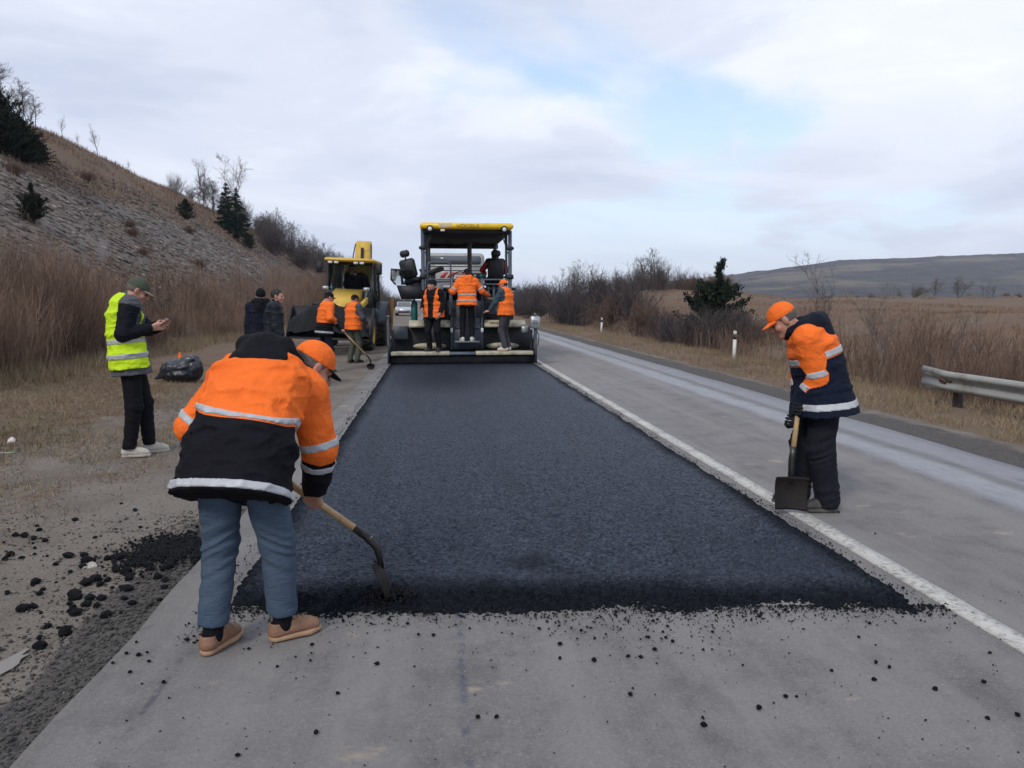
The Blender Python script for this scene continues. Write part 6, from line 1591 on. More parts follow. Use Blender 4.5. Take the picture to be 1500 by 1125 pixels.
T_ROUND = bare_tree(5.5, 3, M_TWIG, M_BARK, 20, 7, 5, 0.95, 0.085, 0.10, 0.5, 3, 0.0085)
T_TALL = bare_tree(6.0, 5, M_TWIG, M_BARK, 22, 6, 4, 0.72, 0.075, 0.2, 0.7, 1, 0.0085)
T_OPEN = bare_tree(5.5, 8, M_TWIG, M_BARK, 16, 6, 4, 0.75, 0.07, 0.25, 0.6, 2, 0.0085)
T_SAP = bare_tree(3.2, 11, M_TWIG, M_BARK, 15, 5, 2, 0.55, 0.035, 0.2, 0.9, 1, 0.006)
T_BIRCH = bare_tree(8.0, 14, M_BIRCH, M_BIRCH, 16, 6, 4, 0.55, 0.085, 0.3, 0.8, 2, 0.012)
T_BIRS = bare_tree(4.4, 21, M_TWIG, M_BIRCH, 14, 5, 3, 0.5, 0.030, 0.3, 0.9, 1, 0.0055)
S_PUR = shrub(2.4, 3.0, 31, M_PURPLE, 100, 8, 0.012, 0.008, 3)
S_RED = shrub(1.9, 2.4, 33, M_RED, 100, 8, 0.012, 0.009, 2)
S_TWG = shrub(2.6, 2.6, 35, M_TWIG, 80, 7, 0.012, 0.007, 2)
SPRUCE = conifer(5.5, 3.0, 41, M_SPRU)
JUN = conifer(3.5, 3.3, 43, M_JUN, 'juniper', 1.0)
JUN2 = conifer(2.4, 3.0, 47, M_JUN, 'juniper', 0.0)

# -- left slope
for (x, y, s, sx_) in ((-20.1, 40.6, 0.72, 1.1), (-20.8, 41.6, 0.85, 1.0), (-21.6, 40.8, 1.15, 1.0), (-22.4, 42.2, 1.0, 1.0), (-20.2, 38.9, 0.9, 1.1), (-22.6, 39.8, 1.35, 1.0), (-21.2, 38.6, 1.2, 1.0), (-21.5, 43.6, 0.6, 1.1), (-20.6, 43.0, 0.5, 1.1)):
    plant(JUN2, x, y, s, 'dark green juniper in the clump at the top left of the slope', 'junipers clumped on the upper left slope', sxy=sx_)
plant(JUN, -14.4, 29.3, 0.40, 'small dark juniper alone on the grey scree low on the left slope', sxy=1.0)
plant(JUN2, -18.6, 60.2, 0.62, 'small dark juniper on the brown grass in the middle of the slope', sxy=0.9)
for (x, y, s) in ((-27.6, 50.5, 0.72), (-27.4, 52.6, 0.66), (-27.0, 54.0, 0.55), (-27.4, 56.3, 0.45), (-27.8, 48.0, 0.7)):
    plant(T_ROUND, x, y, s, 'rounded bare tree on the crest above the junipers', 'bare trees on the crest above the junipers')
for lb, x, y, s, pr_o in (('slender bare sapling standing alone tallest on the slope crest', -26.4, 64.5, 0.95, T_SAP), ('faint bare sapling on the crest nearest the junipers', -27.3, 60.5, 0.62, T_SAP), ('low bare sapling just before the tallest crest sapling', -27.3, 63.0, 0.42, T_SAP),
        ('small bare bush on the crest after the tallest sapling', -26.6, 71.0, 0.40, T_SAP), ('upright bare tree on the crest beside a low bush', -24.6, 85.5, 0.98, T_TALL)):
    plant(pr_o, x, y, s, lb)
plant(S_TWG, -25.6, 80.0, 0.75, 'low round bare bush on the crest beside the upright tree')
plant(T_BIRCH, -20.8, 81.5, 0.98, 'tall pale birch with a forked trunk behind the two spruces', rz=0.6)
plant(SPRUCE, -18.6, 75.5, 0.92, 'dark spruce at the edge of the scree, taller of the pair', rz=0.3); plant(SPRUCE, -20.2, 78.0, 0.86, 'dark spruce behind the taller one below the birch', rz=2.0)
plant(JUN2, -17.4, 74.2, 0.62, 'low dark juniper at the foot of the spruces', sxy=1.0)
for (x, y, s) in ((-15.85, 42.0, 0.28), (-13.2, 36.4, 0.2), (-14.6, 39.0, 0.25), (-16.8, 55.0, 0.3), (-13.0, 44.0, 0.3), (-17.8, 35.0, 0.3), (-20.2, 47.5, 0.35)):
    plant(S_RED, x, y, s, 'low dry bush dotted on the scree of the left slope', 'low dry bushes on the scree', sxy=1.5)
wood = [T_TALL, T_OPEN, T_ROUND, S_TWG, T_SAP, S_PUR]
k = 0
for i in range(96):
    y = rng.uniform(84, 165); hill_edge = np.interp(y, [84, 100, 120, 165], [-17.0, -14.5, -12.5, -10.5]); x = hill_edge - rng.uniform(0, 14) * rng.uniform(0.3, 1)
    p = wood[i % 6]; s = rng.uniform(0.7, 1.1) * (0.95 if p in (T_TALL, T_OPEN, T_ROUND) else 1.2)
    plant(p, x, y, s, 'bare tree or tall bush in the wood at the far end of the slope', 'bare wood at the far end of the left slope')
for i in range(22):
    y = rng.uniform(90, 112); x = np.interp(y, [88, 112], [-21.5, -18]) - rng.uniform(0, 7)
    plant(wood[i % 4], x, y, rng.uniform(0.38, 0.62), 'bare bush in the dense growth along the crest beside the birch', 'dense bushes along the crest by the birch')
plant(T_ROUND, -13.6, 104, 1.12, 'large rounded bare tree at the end of the slope above the loader')
for i in range(26):
    y = rng.uniform(70, 170); x = -8.6 - rng.uniform(0, 3.0) - 0.0 * y
    plant(S_RED if i % 2 else S_TWG, x + np.interp(y, [70, 170], [0, 4.5]), y, rng.uniform(0.8, 1.25), 'brown bare bush along the far left edge of the road', 'brown bushes along the far left roadside')
# -- right side
for i in range(22):
    y = rng.uniform(46, 105); x = 9.0 + rng.uniform(0, 3.5) + (y - 46) * 0.012
    plant(S_PUR, x, y, rng.uniform(0.85, 1.25) * (1.25 if i % 3 == 0 else 1), 'dark purplish bare bush in the row along the far right roadside', 'purplish bushes along the far right roadside')
for x, y, s in ((10.5, 62, 1.0), (12.3, 66, 0.95), (11.8, 58, 0.85), (14.5, 80, 0.9)):
    plant(T_OPEN, x, y, s * 0.85, 'bare tree rising out of the far roadside bushes', 'bare trees in the far roadside bushes')
plant(T_ROUND, 18.2, 63.5, 0.74, 'tall bare tree standing alone on the bank above the roadside', sxy=0.85)
for i in range(30):
    y = rng.uniform(56, 88); x = 17.0 + rng.uniform(0, 8)
    plant(S_RED if i % 3 else S_TWG, x, y, rng.uniform(0.65, 1.0), 'reddish bare bush in the hedge along the top of the bank', 'reddish hedge on top of the bank')
plant(S_RED, 11.0, 38.5, 0.98, 'reddish round bush on the verge between the two marker posts'); plant(S_RED, 11.2, 47.5, 1.05, 'reddish bush behind the farther marker post', sxy=1.1)
for x, y, s in ((10.6, 30.2, 0.66), (11.2, 28.6, 0.62), (10.2, 32.2, 0.6), (11.9, 28.2, 0.55)):
    plant(S_PUR, x, y, s, 'low blackish bush spreading at the foot of the juniper', 'low blackish bushes at the foot of the juniper', sxy=1.25)
plant(JUN, 11.85, 31.2, 0.95, 'large dark juniper with a thin crooked top on the right verge', rz=0.0, sxy=1.0)
plant(JUN2, 11.4, 32.8, 0.42, 'small dark juniper left of the large juniper', sxy=0.9)
plant(T_BIRS, 10.0, 17.9, 0.78, 'slender pale barked birch rising above the ditch behind the standing worker', rz=1.0)
for x, y, s in ((10.6, 16.6, 0.55), (9.9, 16.0, 0.42), (11.2, 18.4, 0.58), (10.9, 15.2, 0.45)):
    plant(T_BIRS, x, y, s, 'short pale birch sapling in the ditch thicket', 'pale birch saplings in the ditch thicket')
for i in range(10):
    x = rng.uniform(54, 66); y = rng.uniform(80, 92)
    plant(wood[i % 4], x, y, rng.uniform(0.32, 0.6), 'bare bush in the distant clump on the field below the hills', 'distant bushes on the field below the hills')
for i in range(20):
    x = rng.uniform(70, 190); y = rng.uniform(120, 210)
    plant(S_RED, x, y, rng.uniform(0.45, 0.8), 'bare bush along the far edge of the field', 'bushes along the far edge of the field')
for p in (T_ROUND, T_TALL, T_OPEN, T_SAP, T_BIRCH, T_BIRS, S_PUR, S_RED, S_TWG, SPRUCE, JUN, JUN2):
    assert p.name in used

# ---- grass: single blades, too many to count
def grass(name, label, x, y, h, mat, lean=0.45, w=0.006):
    n = len(x); z = ground_z(x, y) - 0.01; a = rng.uniform(0, 2 * np.pi, n); l = np.abs(rng.normal(size=n)) * lean
    D = unit(np.stack([np.cos(a) * l, np.sin(a) * l, np.ones(n)], 1)); B = np.stack([x, y, z], 1); s = unit(np.cross(D, rng.normal(size=(n, 3)))); w = np.broadcast_to(w, (n,))[:, None]
    T = B + D * h[:, None]; V = np.stack([B - s * w, B + s * w, T], 1).reshape(-1, 3)
    tone = np.clip(0.5 + 0.22 * rng.normal(size=n) + 0.3 * fbm2(x * 0.8, y * 0.8, 3, 18), 0, 1)
    o = mesh_obj(name, V, np.arange(n * 3).reshape(-1, 3), mat, attrs=dict(rnd=np.repeat(tone, 3))); return tag(o, label, 'grass', kind='stuff')
def clumpy(x, y, sc, thr, seed): return fbm2(x * sc, y * sc, 3, seed) > thr
n = 72000; y = 3 + 62 * rng.random(n) ** 2.0; x = 6.45 + 3.7 * rng.random(n) ** 1.1 + 0.35 * fbm2(y * 0.7, y * 0, 3, 19)
k_ = clumpy(x, y, 1.6, -0.12, 20) & (x > 6.0); x, y = x[k_], y[k_]
grass('verge_grass', 'dry straw coloured grass on the right verge', x, y, rng.uniform(0.05, 0.22, len(x)) * np.interp(x, [6.5, 7.4, 9], [0.5, 1, 1.3]), M_STRAW, 0.8, 0.0045)
n = 60000; y = 10 + 70 * rng.random(n) ** 1.7; x = 10.5 + 22 * rng.random(n) ** 1.3
k_ = clumpy(x, y, 0.5, -0.1, 22); x, y = x[k_], y[k_]
grass('field_grass', 'dry brown grass over the bank and field on the right', x, y, rng.uniform(0.06, 0.22, len(x)), M_RUST, 0.7, 0.010)
n = 26000; y = 9.5 + 60 * rng.random(n) ** 1.9; x = -8.6 + 1.6 * rng.random(n) ** 2 + 0.4 * fbm2(y * 0.6, y * 0, 3, 23) - 0.008 * np.clip(y - 20, 0, 80)
grass('thicket_grass', 'pale dry grass at the foot of the left thicket', x, y, rng.uniform(0.08, 0.42, n), M_STRAW, 0.5, 0.006)
n = 110000; y = 3.9 + 15 * rng.random(n) ** 1.25; x = -2.6 - 5.8 * rng.random(n) ** 0.85
dens = 0.15 + sstep(-x, 2.3, 4.5) * 0.4 + 0.45 * sstep(y, 5.0, 7.0); k_ = (rng.random(n) < dens) & clumpy(x, y, 1.1, -0.28, 24); x, y = x[k_], y[k_]
grass('trampled_grass', 'flattened dry grass over the left verge', x, y, rng.uniform(0.04, 0.13, len(x)), M_STRAW, 2.2, 0.0035)
n = 9000; x = -4.3 + 1.0 * rng.normal(size=n); y = 8.6 + 1.0 * rng.normal(size=n); k_ = clumpy(x, y, 1.3, -0.05, 26) & (x < -2.6); x, y = x[k_], y[k_]
grass('green_grass', 'thin green grass patch around the phone user on the left verge', x, y, rng.uniform(0.02, 0.07, len(x)), M_GREENG, 0.9, 0.004)
n = 42000; y = 26 + 90 * rng.random(n) ** 1.2; d_ = 2 + 22 * rng.random(n); x = -8.6 - d_
hz = left_hill(x, y); k_ = ((hz > 7.0 + 1.5 * fbm2(x * 0.2, y * 0.2, 3, 27)) | (y > 66)) & clumpy(x, y, 0.4, -0.2, 28); x, y = x[k_], y[k_]
grass('slope_grass', 'brown dry grass over the upper part of the left slope', x, y, rng.uniform(0.15, 0.5, len(x)), M_BRUSH, 0.6, 0.02)
# ---- scree: broken stone slabs too many to count
t = NT('scree_stone'); c = t.ramp(t.attr('rnd'), [(0, (0.060, 0.048, 0.042)), (0.5, (0.150, 0.128, 0.114)), (1, (0.30, 0.265, 0.24))]); t.set(c, 0.92, spec=0.2); t.bump(t.noise(9, 5), 0.5, 0.03); M_SCREE = t.m
n = 17000; y = 18 + 78 * rng.random(n) ** 1.25; x = -10.2 - 12.5 * rng.random(n)
hz = left_hill(x, y); k_ = (hz < 9.5 + 1.2 * fbm2(x * 0.2, y * 0.2, 3, 27)) & clumpy(x, y, 0.35, -0.62, 29); x, y = x[k_], y[k_]; n = len(x)
base = np.array([[1, 0, 0], [0, 1, 0], [-1, 0, 0], [0, -1, 0], [0, 0, 1], [0, 0, -1]], float)
V = base[None] * (1 + 0.35 * rng.normal(size=(n, 6, 1))) * np.stack([rng.uniform(0.05, 0.22, n), rng.uniform(0.04, 0.14, n), rng.uniform(0.02, 0.06, n)], 1)[:, None, :] * (0.55 + 0.55 * rng.random(n) ** 3 * 1.6)[:, None, None]
a = rng.normal(0.5, 0.5, n); ca, sa = np.cos(a)[:, None], np.sin(a)[:, None]
V = np.stack([V[..., 0] * ca - V[..., 1] * sa, V[..., 0] * sa + V[..., 1] * ca, V[..., 2] - 0.6 * (V[..., 0] * ca - V[..., 1] * sa)], -1)
V = V + np.stack([x, y, ground_z(x, y) + 0.02], 1)[:, None, :]
oct_ = np.array([[0, 1, 4], [1, 2, 4], [2, 3, 4], [3, 0, 4], [1, 0, 5], [2, 1, 5], [3, 2, 5], [0, 3, 5]])
tag(mesh_obj('scree_stones', V.reshape(-1, 3), (oct_[None] + 6 * np.arange(n)[:, None, None]).reshape(-1, 3), M_SCREE, attrs=dict(rnd=np.repeat(np.clip(rng.normal(0.45, 0.25, n), 0, 1), 6))), 'broken grey stones covering the face of the left slope', 'stones', kind='stuff')
# ================================================================== ROADSIDE FURNITURE AND SMALL THINGS
GX = 8.0
gd = empty('guardrail', (GX, 10.0, 0.0)); tag(gd, 'dull metal guardrail starting on the right verge', 'guardrail')
wp = [(0.0, 0.155), (0.055, 0.135), (0.075, 0.105), (0.075, 0.075), (0.02, 0.035), (0.0, 0.0), (0.02, -0.035), (0.075, -0.075), (0.075, -0.105), (0.055, -0.135), (0.0, -0.155)]
def rail(y0, y1, flare):
    ys_ = np.linspace(y0, y1, 9); V = []
    for side in (0, 0.004):
        for yy in ys_:
            f = flare * max(0.0, (yy - (y1 - 0.5)) / 0.5) ** 1.5
            for (px_, pz) in wp: V.append((-px_ * (1 - 0.6 * f) - side + 0.05 * f, yy - 10.0, 0.29 + pz * (1 + 0.12 * f) + 0.02 * f))
    n_ = len(wp); F1 = grid_faces(n_, 9); off = 9 * n_
    rim = [i for i in range(n_)] + [j * n_ + n_ - 1 for j in range(1, 9)] + [8 * n_ + i for i in range(n_ - 2, -1, -1)] + [j * n_ for j in range(7, 0, -1)]
    Rm = np.array([[a, b, b + off, a + off] for a, b in zip(rim, rim[1:] + rim[:1])])
    m = MB(); m.add(V, np.concatenate([F1, F1[:, ::-1] + off, Rm])); return m
b0 = rail(6.0, 11.6, 1.0).build('beam', M_GALV, gd, True); rail(0.2, 5.995, 0.0).build('beam', M_GALV, gd, True)
for yy in (10.85, 7.3, 4.3, 1.5):
    gz = float(ground_z(GX + 0.1, yy)); m = MB(); m.box((0.13, yy - 10.0, (gz - 0.2 + 0.33) / 2), (0.10, 0.12, 0.53 - gz), None, 0.008); m.box((0.05, yy - 10, 0.29), (0.10, 0.08, 0.12), None, 0.006); P_(gd, 'post', m, pmat('rusty_post', (0.045, 0.036, 0.032), 0.8, 0.4, 8, dirt=(0.09, 0.05, 0.03), dirt_amt=0.4))
    m = MB(); m.cyl((-0.03, yy - 10, 0.29), (0.0, yy - 10, 0.29), 0.022, 8); P_(gd, 'bolt', m, pmat('rusty_bolt', (0.10, 0.045, 0.025), 0.8, 0.4, 20))
m = MB(); m.box((-0.052, 0.98, 0.30), (0.012, 0.16, 0.07), rotx(0.2)); P_(gd, 'rust_patch_plate', m, pmat('rust', (0.10, 0.045, 0.03), 0.9, 0.5, 30))

M_POST = pmat('post_white_plastic', (0.62, 0.60, 0.56), 0.55, 0.08, 5, bump=0.05, dirt=(0.30, 0.27, 0.22), dirt_amt=0.4); M_PBLK = pmat('post_black_band', (0.015, 0.015, 0.016), 0.5, 0.2)
def marker(x, y, lean, label):
    gz = float(ground_z(x, y)); r = empty('marker_post', (x, y, gz)); r.rotation_euler = (0, lean, 0.25); tag(r, label, 'post', 'marker posts on the right verge')
    h0 = 0.86
    m = MB(); m.prism([(-0.055, -0.02), (0.0, -0.05), (0.055, -0.02), (0.04, 0.03), (-0.04, 0.03)], 'z', -0.15, h0 - 0.25); P_(r, 'shaft', m, M_POST)
    m = MB(); m.prism([(-0.058, -0.022), (0.0, -0.053), (0.058, -0.022), (0.043, 0.033), (-0.043, 0.033)], 'z', h0 - 0.26, h0 - 0.12); bb = P_(r, 'black_band', m, M_PBLK)
    m = MB(); m.box((0, -0.056, h0 - 0.19), (0.03, 0.012, 0.09), None, 0.003); P_(r, 'reflector', m, pmat('amber_reflector', (0.20, 0.06, 0.03), 0.3), bb)
    m = MB(); m.prism([(-0.055, -0.02), (0.0, -0.05), (0.055, -0.02), (0.04, 0.03), (-0.04, 0.03)], 'z', h0 - 0.122, h0 - 0.03); m.box((0, -0.008, h0 - 0.025), (0.10, 0.06, 0.02), roty(0.25), 0.005); P_(r, 'top', m, M_POST)
marker(8.81, 21.35, 0.02, 'white marker post with black band nearer the juniper'); marker(9.5, 42.2, 0.05, 'white marker post with black band farther down the verge')

# black bag, cone, litter
t = NT('black_plastic_bag'); t.set(t.mix(t.noise(6, 4), (0.008, 0.009, 0.012), (0.022, 0.025, 0.035)), t.ramp(t.noise(7, 4), [(0.3, 0.18), (0.7, 0.4)]), spec=0.6); t.bump(t.noise(16, 5, 0.6), 0.8, 0.03); M_BAG = t.m
def bagf(P):
    d = smin(ellip(P, (0, 0, 0.17), np.eye(3), (0.33, 0.25, 0.20)), ellip(P, (0.16, -0.02, 0.30), np.eye(3), (0.16, 0.14, 0.12)), 0.06)
    d = smin(d, rcone(P, (-0.30, 0.02, 0.10), (-0.42, 0.0, 0.06), 0.07, 0.02), 0.05)
    r_ = 1 - np.abs(noise3(P[:, 0] * 8, P[:, 1] * 8, P[:, 2] * 8, 3)) * 2
    return np.maximum(d + 0.022 * r_ + 0.012 * noise3(P[:, 0] * 19, P[:, 1] * 19, P[:, 2] * 19, 4), 0.004 - P[:, 2])
Vb_, Qb_ = surface_nets(bagf, (-0.55, -0.4, -0.05), (0.5, 0.4, 0.6), 0.014)
o = mesh_obj('plastic_bag', Vb_, Qb_, M_BAG, None, True); o.location = (-4.82, 14.9, float(ground_z(-4.82, 14.9)) - 0.01); o.scale = (1.2, 1.2, 1.3); tag(o, 'crumpled black plastic bag on the verge behind the phone user', 'bag')
cz = float(ground_z(-5.35, 17.0)); cn_ = empty('traffic_cone', (-5.48, 16.9, cz - 0.06)); tag(cn_, 'orange traffic cone standing behind the black bag', 'cone')
m = MB(); m.lathe([(0.001, 0.46), (0.016, 0.46), (0.038, 0.36), (0.045, 0.33)], (0, 0, 0.03), 'z', 18); P_(cn_, 'cone_tip', m, C_ORANGE, smooth='auto')
m = MB(); m.lathe([(0.045, 0.33), (0.068, 0.22)], (0, 0, 0.03), 'z', 18); P_(cn_, 'white_band', m, M_POST, smooth='auto')
m = MB(); m.lathe([(0.068, 0.22), (0.12, 0.0)], (0, 0, 0.03), 'z', 18); m.box((0, 0, 0.015), (0.28, 0.28, 0.03), None, 0.008); P_(cn_, 'cone_base', m, C_ORANGE, smooth='auto')
t = NT('litter_paper'); t.set(t.mix(t.noise(9, 4), (0.42, 0.40, 0.36), (0.66, 0.64, 0.60)), 0.8); M_LIT = t.m
def crumple(name, label, x, y, sx, sy, sz, seed, mat, cat, rz=0.0):
    g = np.random.default_rng(seed); n_ = 13; u_ = np.linspace(-1, 1, n_); U, Vv = np.meshgrid(u_, u_)
    Zz = sz * (0.5 + 0.5 * fbm2(U * 1.7 + seed, Vv * 1.7, 4, seed)) * (1.15 - 0.5 * (U ** 2 + Vv ** 2)); k = 1 + 0.18 * fbm2(U * 2, Vv * 2, 2, seed + 3)
    top = np.stack([U * sx * k, Vv * sy * k, np.maximum(Zz, 0.004)], -1).reshape(-1, 3); bot = top * np.array([1, 1, 0]) + np.array([0, 0, -0.004]); N_ = len(top)
    rim = [i for i in range(n_)] + [j * n_ + n_ - 1 for j in range(1, n_)] + [(n_ - 1) * n_ + i for i in range(n_ - 2, -1, -1)] + [j * n_ for j in range(n_ - 2, 0, -1)]
    Rm = np.array([[a, b, b + N_, a + N_] for a, b in zip(rim, rim[1:] + rim[:1])]); F1 = grid_faces(n_, n_)
    o = mesh_obj(name, np.concatenate([top, bot]), np.concatenate([F1, F1[:, ::-1] + N_, Rm[:, ::-1]]), mat); o.location = (x, y, float(ground_z(x, y)) + 0.002); o.rotation_euler = (0, 0, rz); return tag(o, label, cat)
M_PALE2 = pmat('pale_flat_stone', (0.27, 0.25, 0.22), 0.85, 0.25, 12, bump=0.4)
crumple('crumpled_paper', 'crumpled white litter at the left edge of the verge', -4.65, 8.7, 0.035, 0.06, 0.07, 3, M_LIT, 'litter', 0.4)
crumple('flat_stone', 'long pale flat stone lying below the white litter', -4.45, 8.05, 0.15, 0.03, 0.02, 5, M_PALE2, 'stone', 0.25)
M_PALE = pmat('pale_stone', (0.36, 0.33, 0.29), 0.85, 0.25, 12, bump=0.4)
crumple('pale_stone', 'pale stone among black crumbs left of the bent worker', -2.07, 4.6, 0.045, 0.03, 0.035, 7, M_PALE, 'stone', 0.3)
M_LEAF = pmat('dry_leaf', (0.36, 0.25, 0.14), 0.8, 0.3, 20)
crumple('dry_leaf', 'pale scrap lying at the front edge of the fresh asphalt left of the old mark', -0.10, 3.585, 0.028, 0.012, 0.014, 9, M_LIT, 'scrap', 0.4)
crumple('dry_leaf', 'brown dry leaf at the front edge of the fresh asphalt by the old mark', 0.10, 3.56, 0.020, 0.010, 0.014, 11, M_LEAF, 'leaf', 1.0)
# puddle at the kerb of the verge
a_ = np.linspace(0, 2 * np.pi, 33)[:-1]; rr_ = 1 + 0.3 * np.sin(3 * a_ + 1) * 0.6 + 0.12 * np.sin(7 * a_)
t = NT('muddy_water'); t.set((0.20, 0.175, 0.15), 0.35, spec=0.5); t.bump(t.noise(25, 2), 0.02, 0.01)
PV = np.stack([0.045 * rr_ * np.cos(a_), 0.21 * rr_ * np.sin(a_), 0 * a_], 1) @ rotz(-0.25).T
o = mesh_obj('puddle', np.concatenate([PV, [[0, 0, 0]]]), np.array([[i, (i + 1) % 32, 32] for i in range(32)]), t.m); o.location = (-1.90, 3.27, float(ground_z(np.array([-1.90]), np.array([3.27]))[0]) + 0.012); tag(o, kind='structure')

# ---- clods of spilt asphalt
M_CLOD = pmat('asphalt_clod', (0.008, 0.0085, 0.011), 0.85, 0.5, 40, bump=0.8, bsc=90, spec=0.2)
def clod_mesh(seed):
    bm = bmesh.new(); bmesh.ops.create_icosphere(bm, subdivisions=2, radius=1.0); g = np.random.default_rng(seed)
    for v in bm.verts:
        c = np.array(v.co); f = 1 + 0.30 * float(noise3(np.array([c[0] * 1.3 + seed]), np.array([c[1] * 1.3]), np.array([c[2] * 1.3]), seed)[0]) + 0.22 * float(noise3(np.array([c[0] * 3.1]), np.array([c[1] * 3.1 + seed]), np.array([c[2] * 3.1]), seed + 1)[0])
        v.co = Vector(c * f * np.array([1, 0.85, 0.7]))
    me = bpy.data.meshes.new('asphalt_clod'); bm.to_mesh(me); bm.free(); me.materials.append(M_CLOD); return me
CL = [clod_mesh(s) for s in (1, 4, 9, 13)]
def clod(x, y, r, label, group, zs=0.0):
    o = bpy.data.objects.new('asphalt_clod', random.choice(CL)); COL.objects.link(o)
    z = (0.0 if -1.42 < x < 5.45 else float(ground_z(x, y))) + zs; o.location = (x, y, z + r * 0.45); o.scale = (r, r * random.uniform(0.8, 1.1), r * random.uniform(0.75, 1.0)); o.rotation_euler = (0, 0, random.uniform(0, 6.3)); tag(o, label, 'clod', group)
RC = [(-0.638, 3.601, 0.0117), (-0.142, 3.502, 0.0138), (-0.087, 3.377, 0.0126), (-0.018, 3.363, 0.0142), (-0.565, 3.322, 0.0144), (-0.679, 3.129, 0.0105), (-0.547, 3.17, 0.0101), (-0.259, 3.109, 0.0159), (-0.395, 2.88, 0.0118), (-0.684, 2.496, 0.0146), (-0.439, 2.609, 0.017), (0.529, 3.077, 0.0133), (0.673, 3.043, 0.0198), (0.147, 2.651, 0.0133), (0.216, 2.644, 0.0145), (0.829, 3.065, 0.0138), (0.881, 3.053, 0.0144), (0.964, 3.116, 0.0161), (1.048, 3.224, 0.0137), (1.068, 3.186, 0.0152), (1.36, 2.672, 0.0147), (1.403, 2.668, 0.0104), (1.22, 2.602, 0.0191), (0.968, 2.511, 0.0177), (1.648, 2.851, 0.0121), (1.296, 2.936, 0.0102), (1.875, 2.9, 0.0161), (1.908, 2.854, 0.0133), (1.782, 2.763, 0.015), (2.215, 2.695, 0.0162), (1.982, 2.665, 0.015), (0.755, 2.75, 0.0164), (1.938, 3.138, 0.0128), (2.164, 2.456, 0.0156), (2.037, 2.446, 0.0131), (0.552, 3.212, 0.0165), (2.945, 5.101, 0.0162), (2.917, 4.598, 0.0107), (0.77, 3.577, 0.011), (-1.365, 3.432, 0.0115), (-1.307, 3.3, 0.0168), (-1.365, 3.319, 0.0131), (-1.238, 3.23, 0.0144), (-1.388, 3.233, 0.0121), (-1.112, 3.041, 0.0136), (-1.284, 3.144, 0.0127)]
for (x, y, r) in RC: clod(x, y, r * 0.72, 'small black clod of asphalt lying loose on the grey road in front of the mat', 'loose clods on the grey road')
cent = [(-1.70, 4.83, 0.15, 0.14, 60), (-1.78, 4.40, 0.13, 0.22, 46), (-1.95, 4.60, 0.28, 0.25, 22), (-1.82, 3.75, 0.16, 0.40, 22), (-2.5, 4.5, 0.55, 0.6, 24), (-2.9, 5.1, 0.25, 0.20, 20), (-2.2, 3.7, 0.35, 0.4, 10)]
for (x0, y0, sx_, sy_, n_) in cent:
    for i in range(n_):
        x = min(rng.normal(x0, sx_), -1.46); y = rng.normal(y0, sy_)
        clod(x, y, float(np.clip(rng.lognormal(-3.95, 0.38), 0.008, 0.042)), 'black clod of spilt asphalt on the dirt beside the pavement', 'spilt asphalt clods on the left dirt')
# crumbs too small to count
def crumbs(name, label, x, y, z, r):
    n = len(x); V = base[None] * (1 + 0.3 * rng.normal(size=(n, 6, 1))) * r[:, None, None] * np.array([1, 1, 0.75]) + np.stack([x, y, z + r * 0.4], 1)[:, None, :]
    return tag(mesh_obj(name, V.reshape(-1, 3), (oct_[None] + 6 * np.arange(n)[:, None, None]).reshape(-1, 3), M_CLOD), label, 'crumbs', kind='stuff')
n = 4600; x = rng.uniform(AL - 0.1, AR + 0.22, n); y = front_y(x) + 0.05 - np.abs(rng.normal(size=n)) ** 1.5 * (0.055 + 0.10 * np.exp(-((x - 1.0) / 0.45) ** 2) + 0.05 * np.exp(-((x + 0.6) / 0.4) ** 2))
crumbs('asphalt_crumbs', 'fine black crumbs strewn along the front edge of the fresh asphalt', x, y, 0 * x, rng.lognormal(-5.55, 0.4, n))
n = 900; x = rng.uniform(-1.3, 3.6, n); y = rng.uniform(1.7, 3.6, n); crumbs('asphalt_crumbs', 'tiny black crumbs scattered over the grey road', x, y, 0 * x, rng.lognormal(-6.1, 0.5, n))
n = 1700; y = 3.4 + 14 * rng.random(n) ** 1.4; sd_ = rng.random(n) < 0.5; x = np.where(sd_, AL - 0.03 - np.abs(rng.normal(size=n)) * 0.06, AR + 0.03 + np.abs(rng.normal(size=n)) * 0.03); crumbs('asphalt_crumbs', 'black crumbs along both sides of the fresh asphalt', x, y, 0 * x, rng.lognormal(-5.5, 0.4, n))
n = 5200; x = -1.44 - np.abs(rng.normal(size=n)) * 0.30; y = 2.2 + 3.6 * rng.random(n); x = np.where(rng.random(n) < 0.25, x - rng.random(n) * 1.6, x); crumbs('gravel', 'dark gravel and crumbs strewn along the pavement edge', x, y, ground_z(x, y), rng.lognormal(-5.2, 0.42, n)).data.materials[0] = pmat('verge_gravel', (0.060, 0.056, 0.052), 0.9, 0.6, 25)
n = 1400; x = rng.normal(-1.70, 0.14, n); x = np.minimum(x, -1.45); y = rng.normal(4.83, 0.15, n); crumbs('asphalt_crumbs', 'black crumbs between the clods of the spilt heap', x, y, ground_z(x, y) + 0.012, rng.lognormal(-4.7, 0.35, n))
n = 900; x = np.array(tipA[0]) + rng.normal(size=n) * 0.07; y = tipA[1] + 0.02 + rng.normal(size=n) * 0.05; crumbs('asphalt_crumbs', 'loose black mix heaped against the round shovel', x, y, 0.02 + 0.05 * np.exp(-((x - tipA[0]) ** 2 + (y - tipA[1]) ** 2) / 0.008), rng.lognormal(-5.0, 0.3, n))
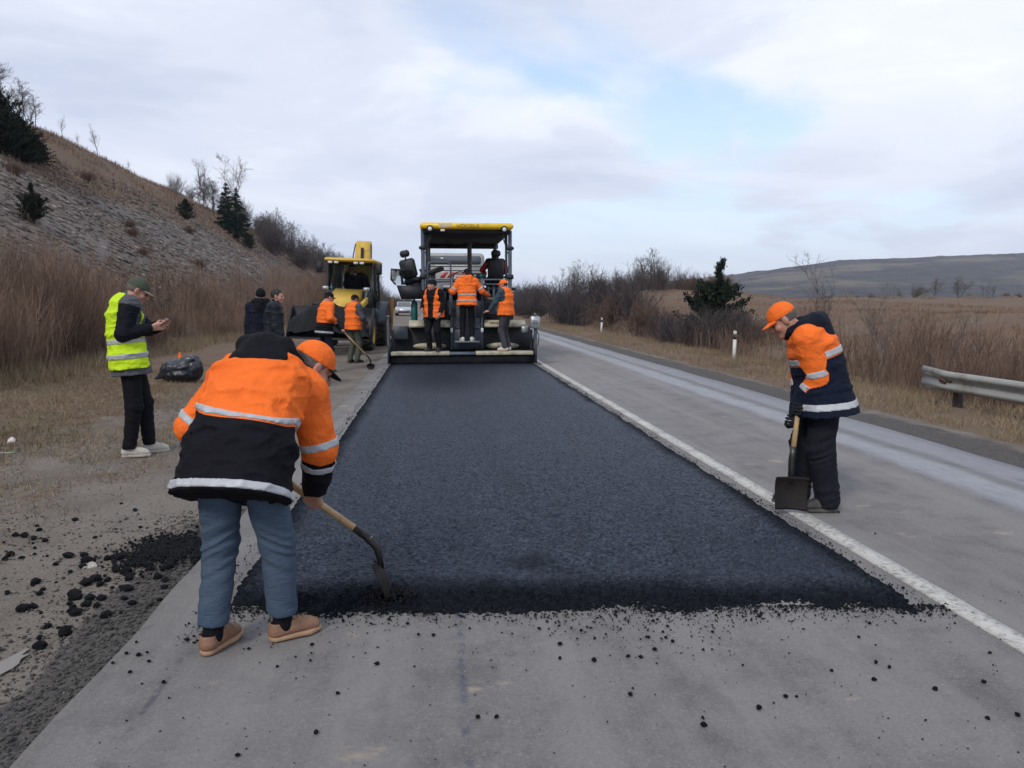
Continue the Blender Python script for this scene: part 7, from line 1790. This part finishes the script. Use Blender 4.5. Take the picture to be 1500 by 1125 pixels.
# small pale grit on the road and stones on the dirt
M_GRIT = pmat('pale_grit', (0.30, 0.28, 0.25), 0.9, 0.3, 30)
n = 700; x = rng.uniform(-1.3, 4.4, n); y = 1.7 + 6 * rng.random(n) ** 1.6; k_ = (x < AL - 0.1) | (x > AR + 0.1) | (y < front_y(x) - 0.1); x, y = x[k_], y[k_]; crumbs('road_grit', 'tiny pale grit scattered over the old road', x, y, 0 * x, rng.lognormal(-6.3, 0.45, len(x))).data.materials[0] = M_GRIT
n = 2600; x = -1.5 - 4.0 * rng.random(n); y = 2.6 + 9 * rng.random(n) ** 1.4; crumbs('dirt_grit', 'small stones scattered over the left dirt verge', x, y, ground_z(x, y), rng.lognormal(-5.3, 0.5, n)).data.materials[0] = pmat('dirt_stone', (0.17, 0.148, 0.125), 0.92, 0.4, 30)
# rough soil mounds and stumps at the far edge of the field
M_SOIL = pmat('turned_soil', (0.11, 0.078, 0.055), 0.95, 0.4, 3, bump=0.6, bsc=8)
for i, (x, y, w_) in enumerate(((46, 72, 2.2), (52, 75, 1.6), (63, 82, 2.6), (72, 88, 2.0), (40, 70, 1.4), (80, 90, 2.4))):
    gq = np.linspace(-1, 1, 19); U, Vv = np.meshgrid(gq, gq); Zz = np.clip(1 - U ** 2, 0, 1) * np.clip(1 - Vv ** 2, 0, 1) * (0.55 + 0.45 * fbm2(U * 2.5 + i, Vv * 2.5, 4, 60 + i)) * 0.75 - 0.05
    o = mesh_obj('soil_mound', np.stack([U * w_, Vv * w_ * 0.5, Zz], -1), grid_faces(19, 19), M_SOIL, None, True); o.location = (x, y, float(ground_z(x, y)))
    tag(o, 'low mound of turned brown soil along the far edge of the field', 'soil mound', 'soil mounds along the far edge of the field')

# ================================================================== haze: the air that blues the far hills
hm = bpy.data.materials.new('haze_air'); hm.use_nodes = True; hn = hm.node_tree; hn.nodes.clear()
ho = hn.nodes.new('ShaderNodeOutputMaterial'); hv_ = hn.nodes.new('ShaderNodeVolumePrincipled'); hv_.inputs['Color'].default_value = (0.80, 0.88, 1.0, 1); hv_.inputs['Density'].default_value = 0.00016
hn.links.new(hv_.outputs[0], ho.inputs['Volume'])
m = MB(); m.box((950, 1200, 66), (3700, 2740, 146)); tag(m.build('haze', hm), 'thin pale haze over the far hills', 'haze', kind='stuff')
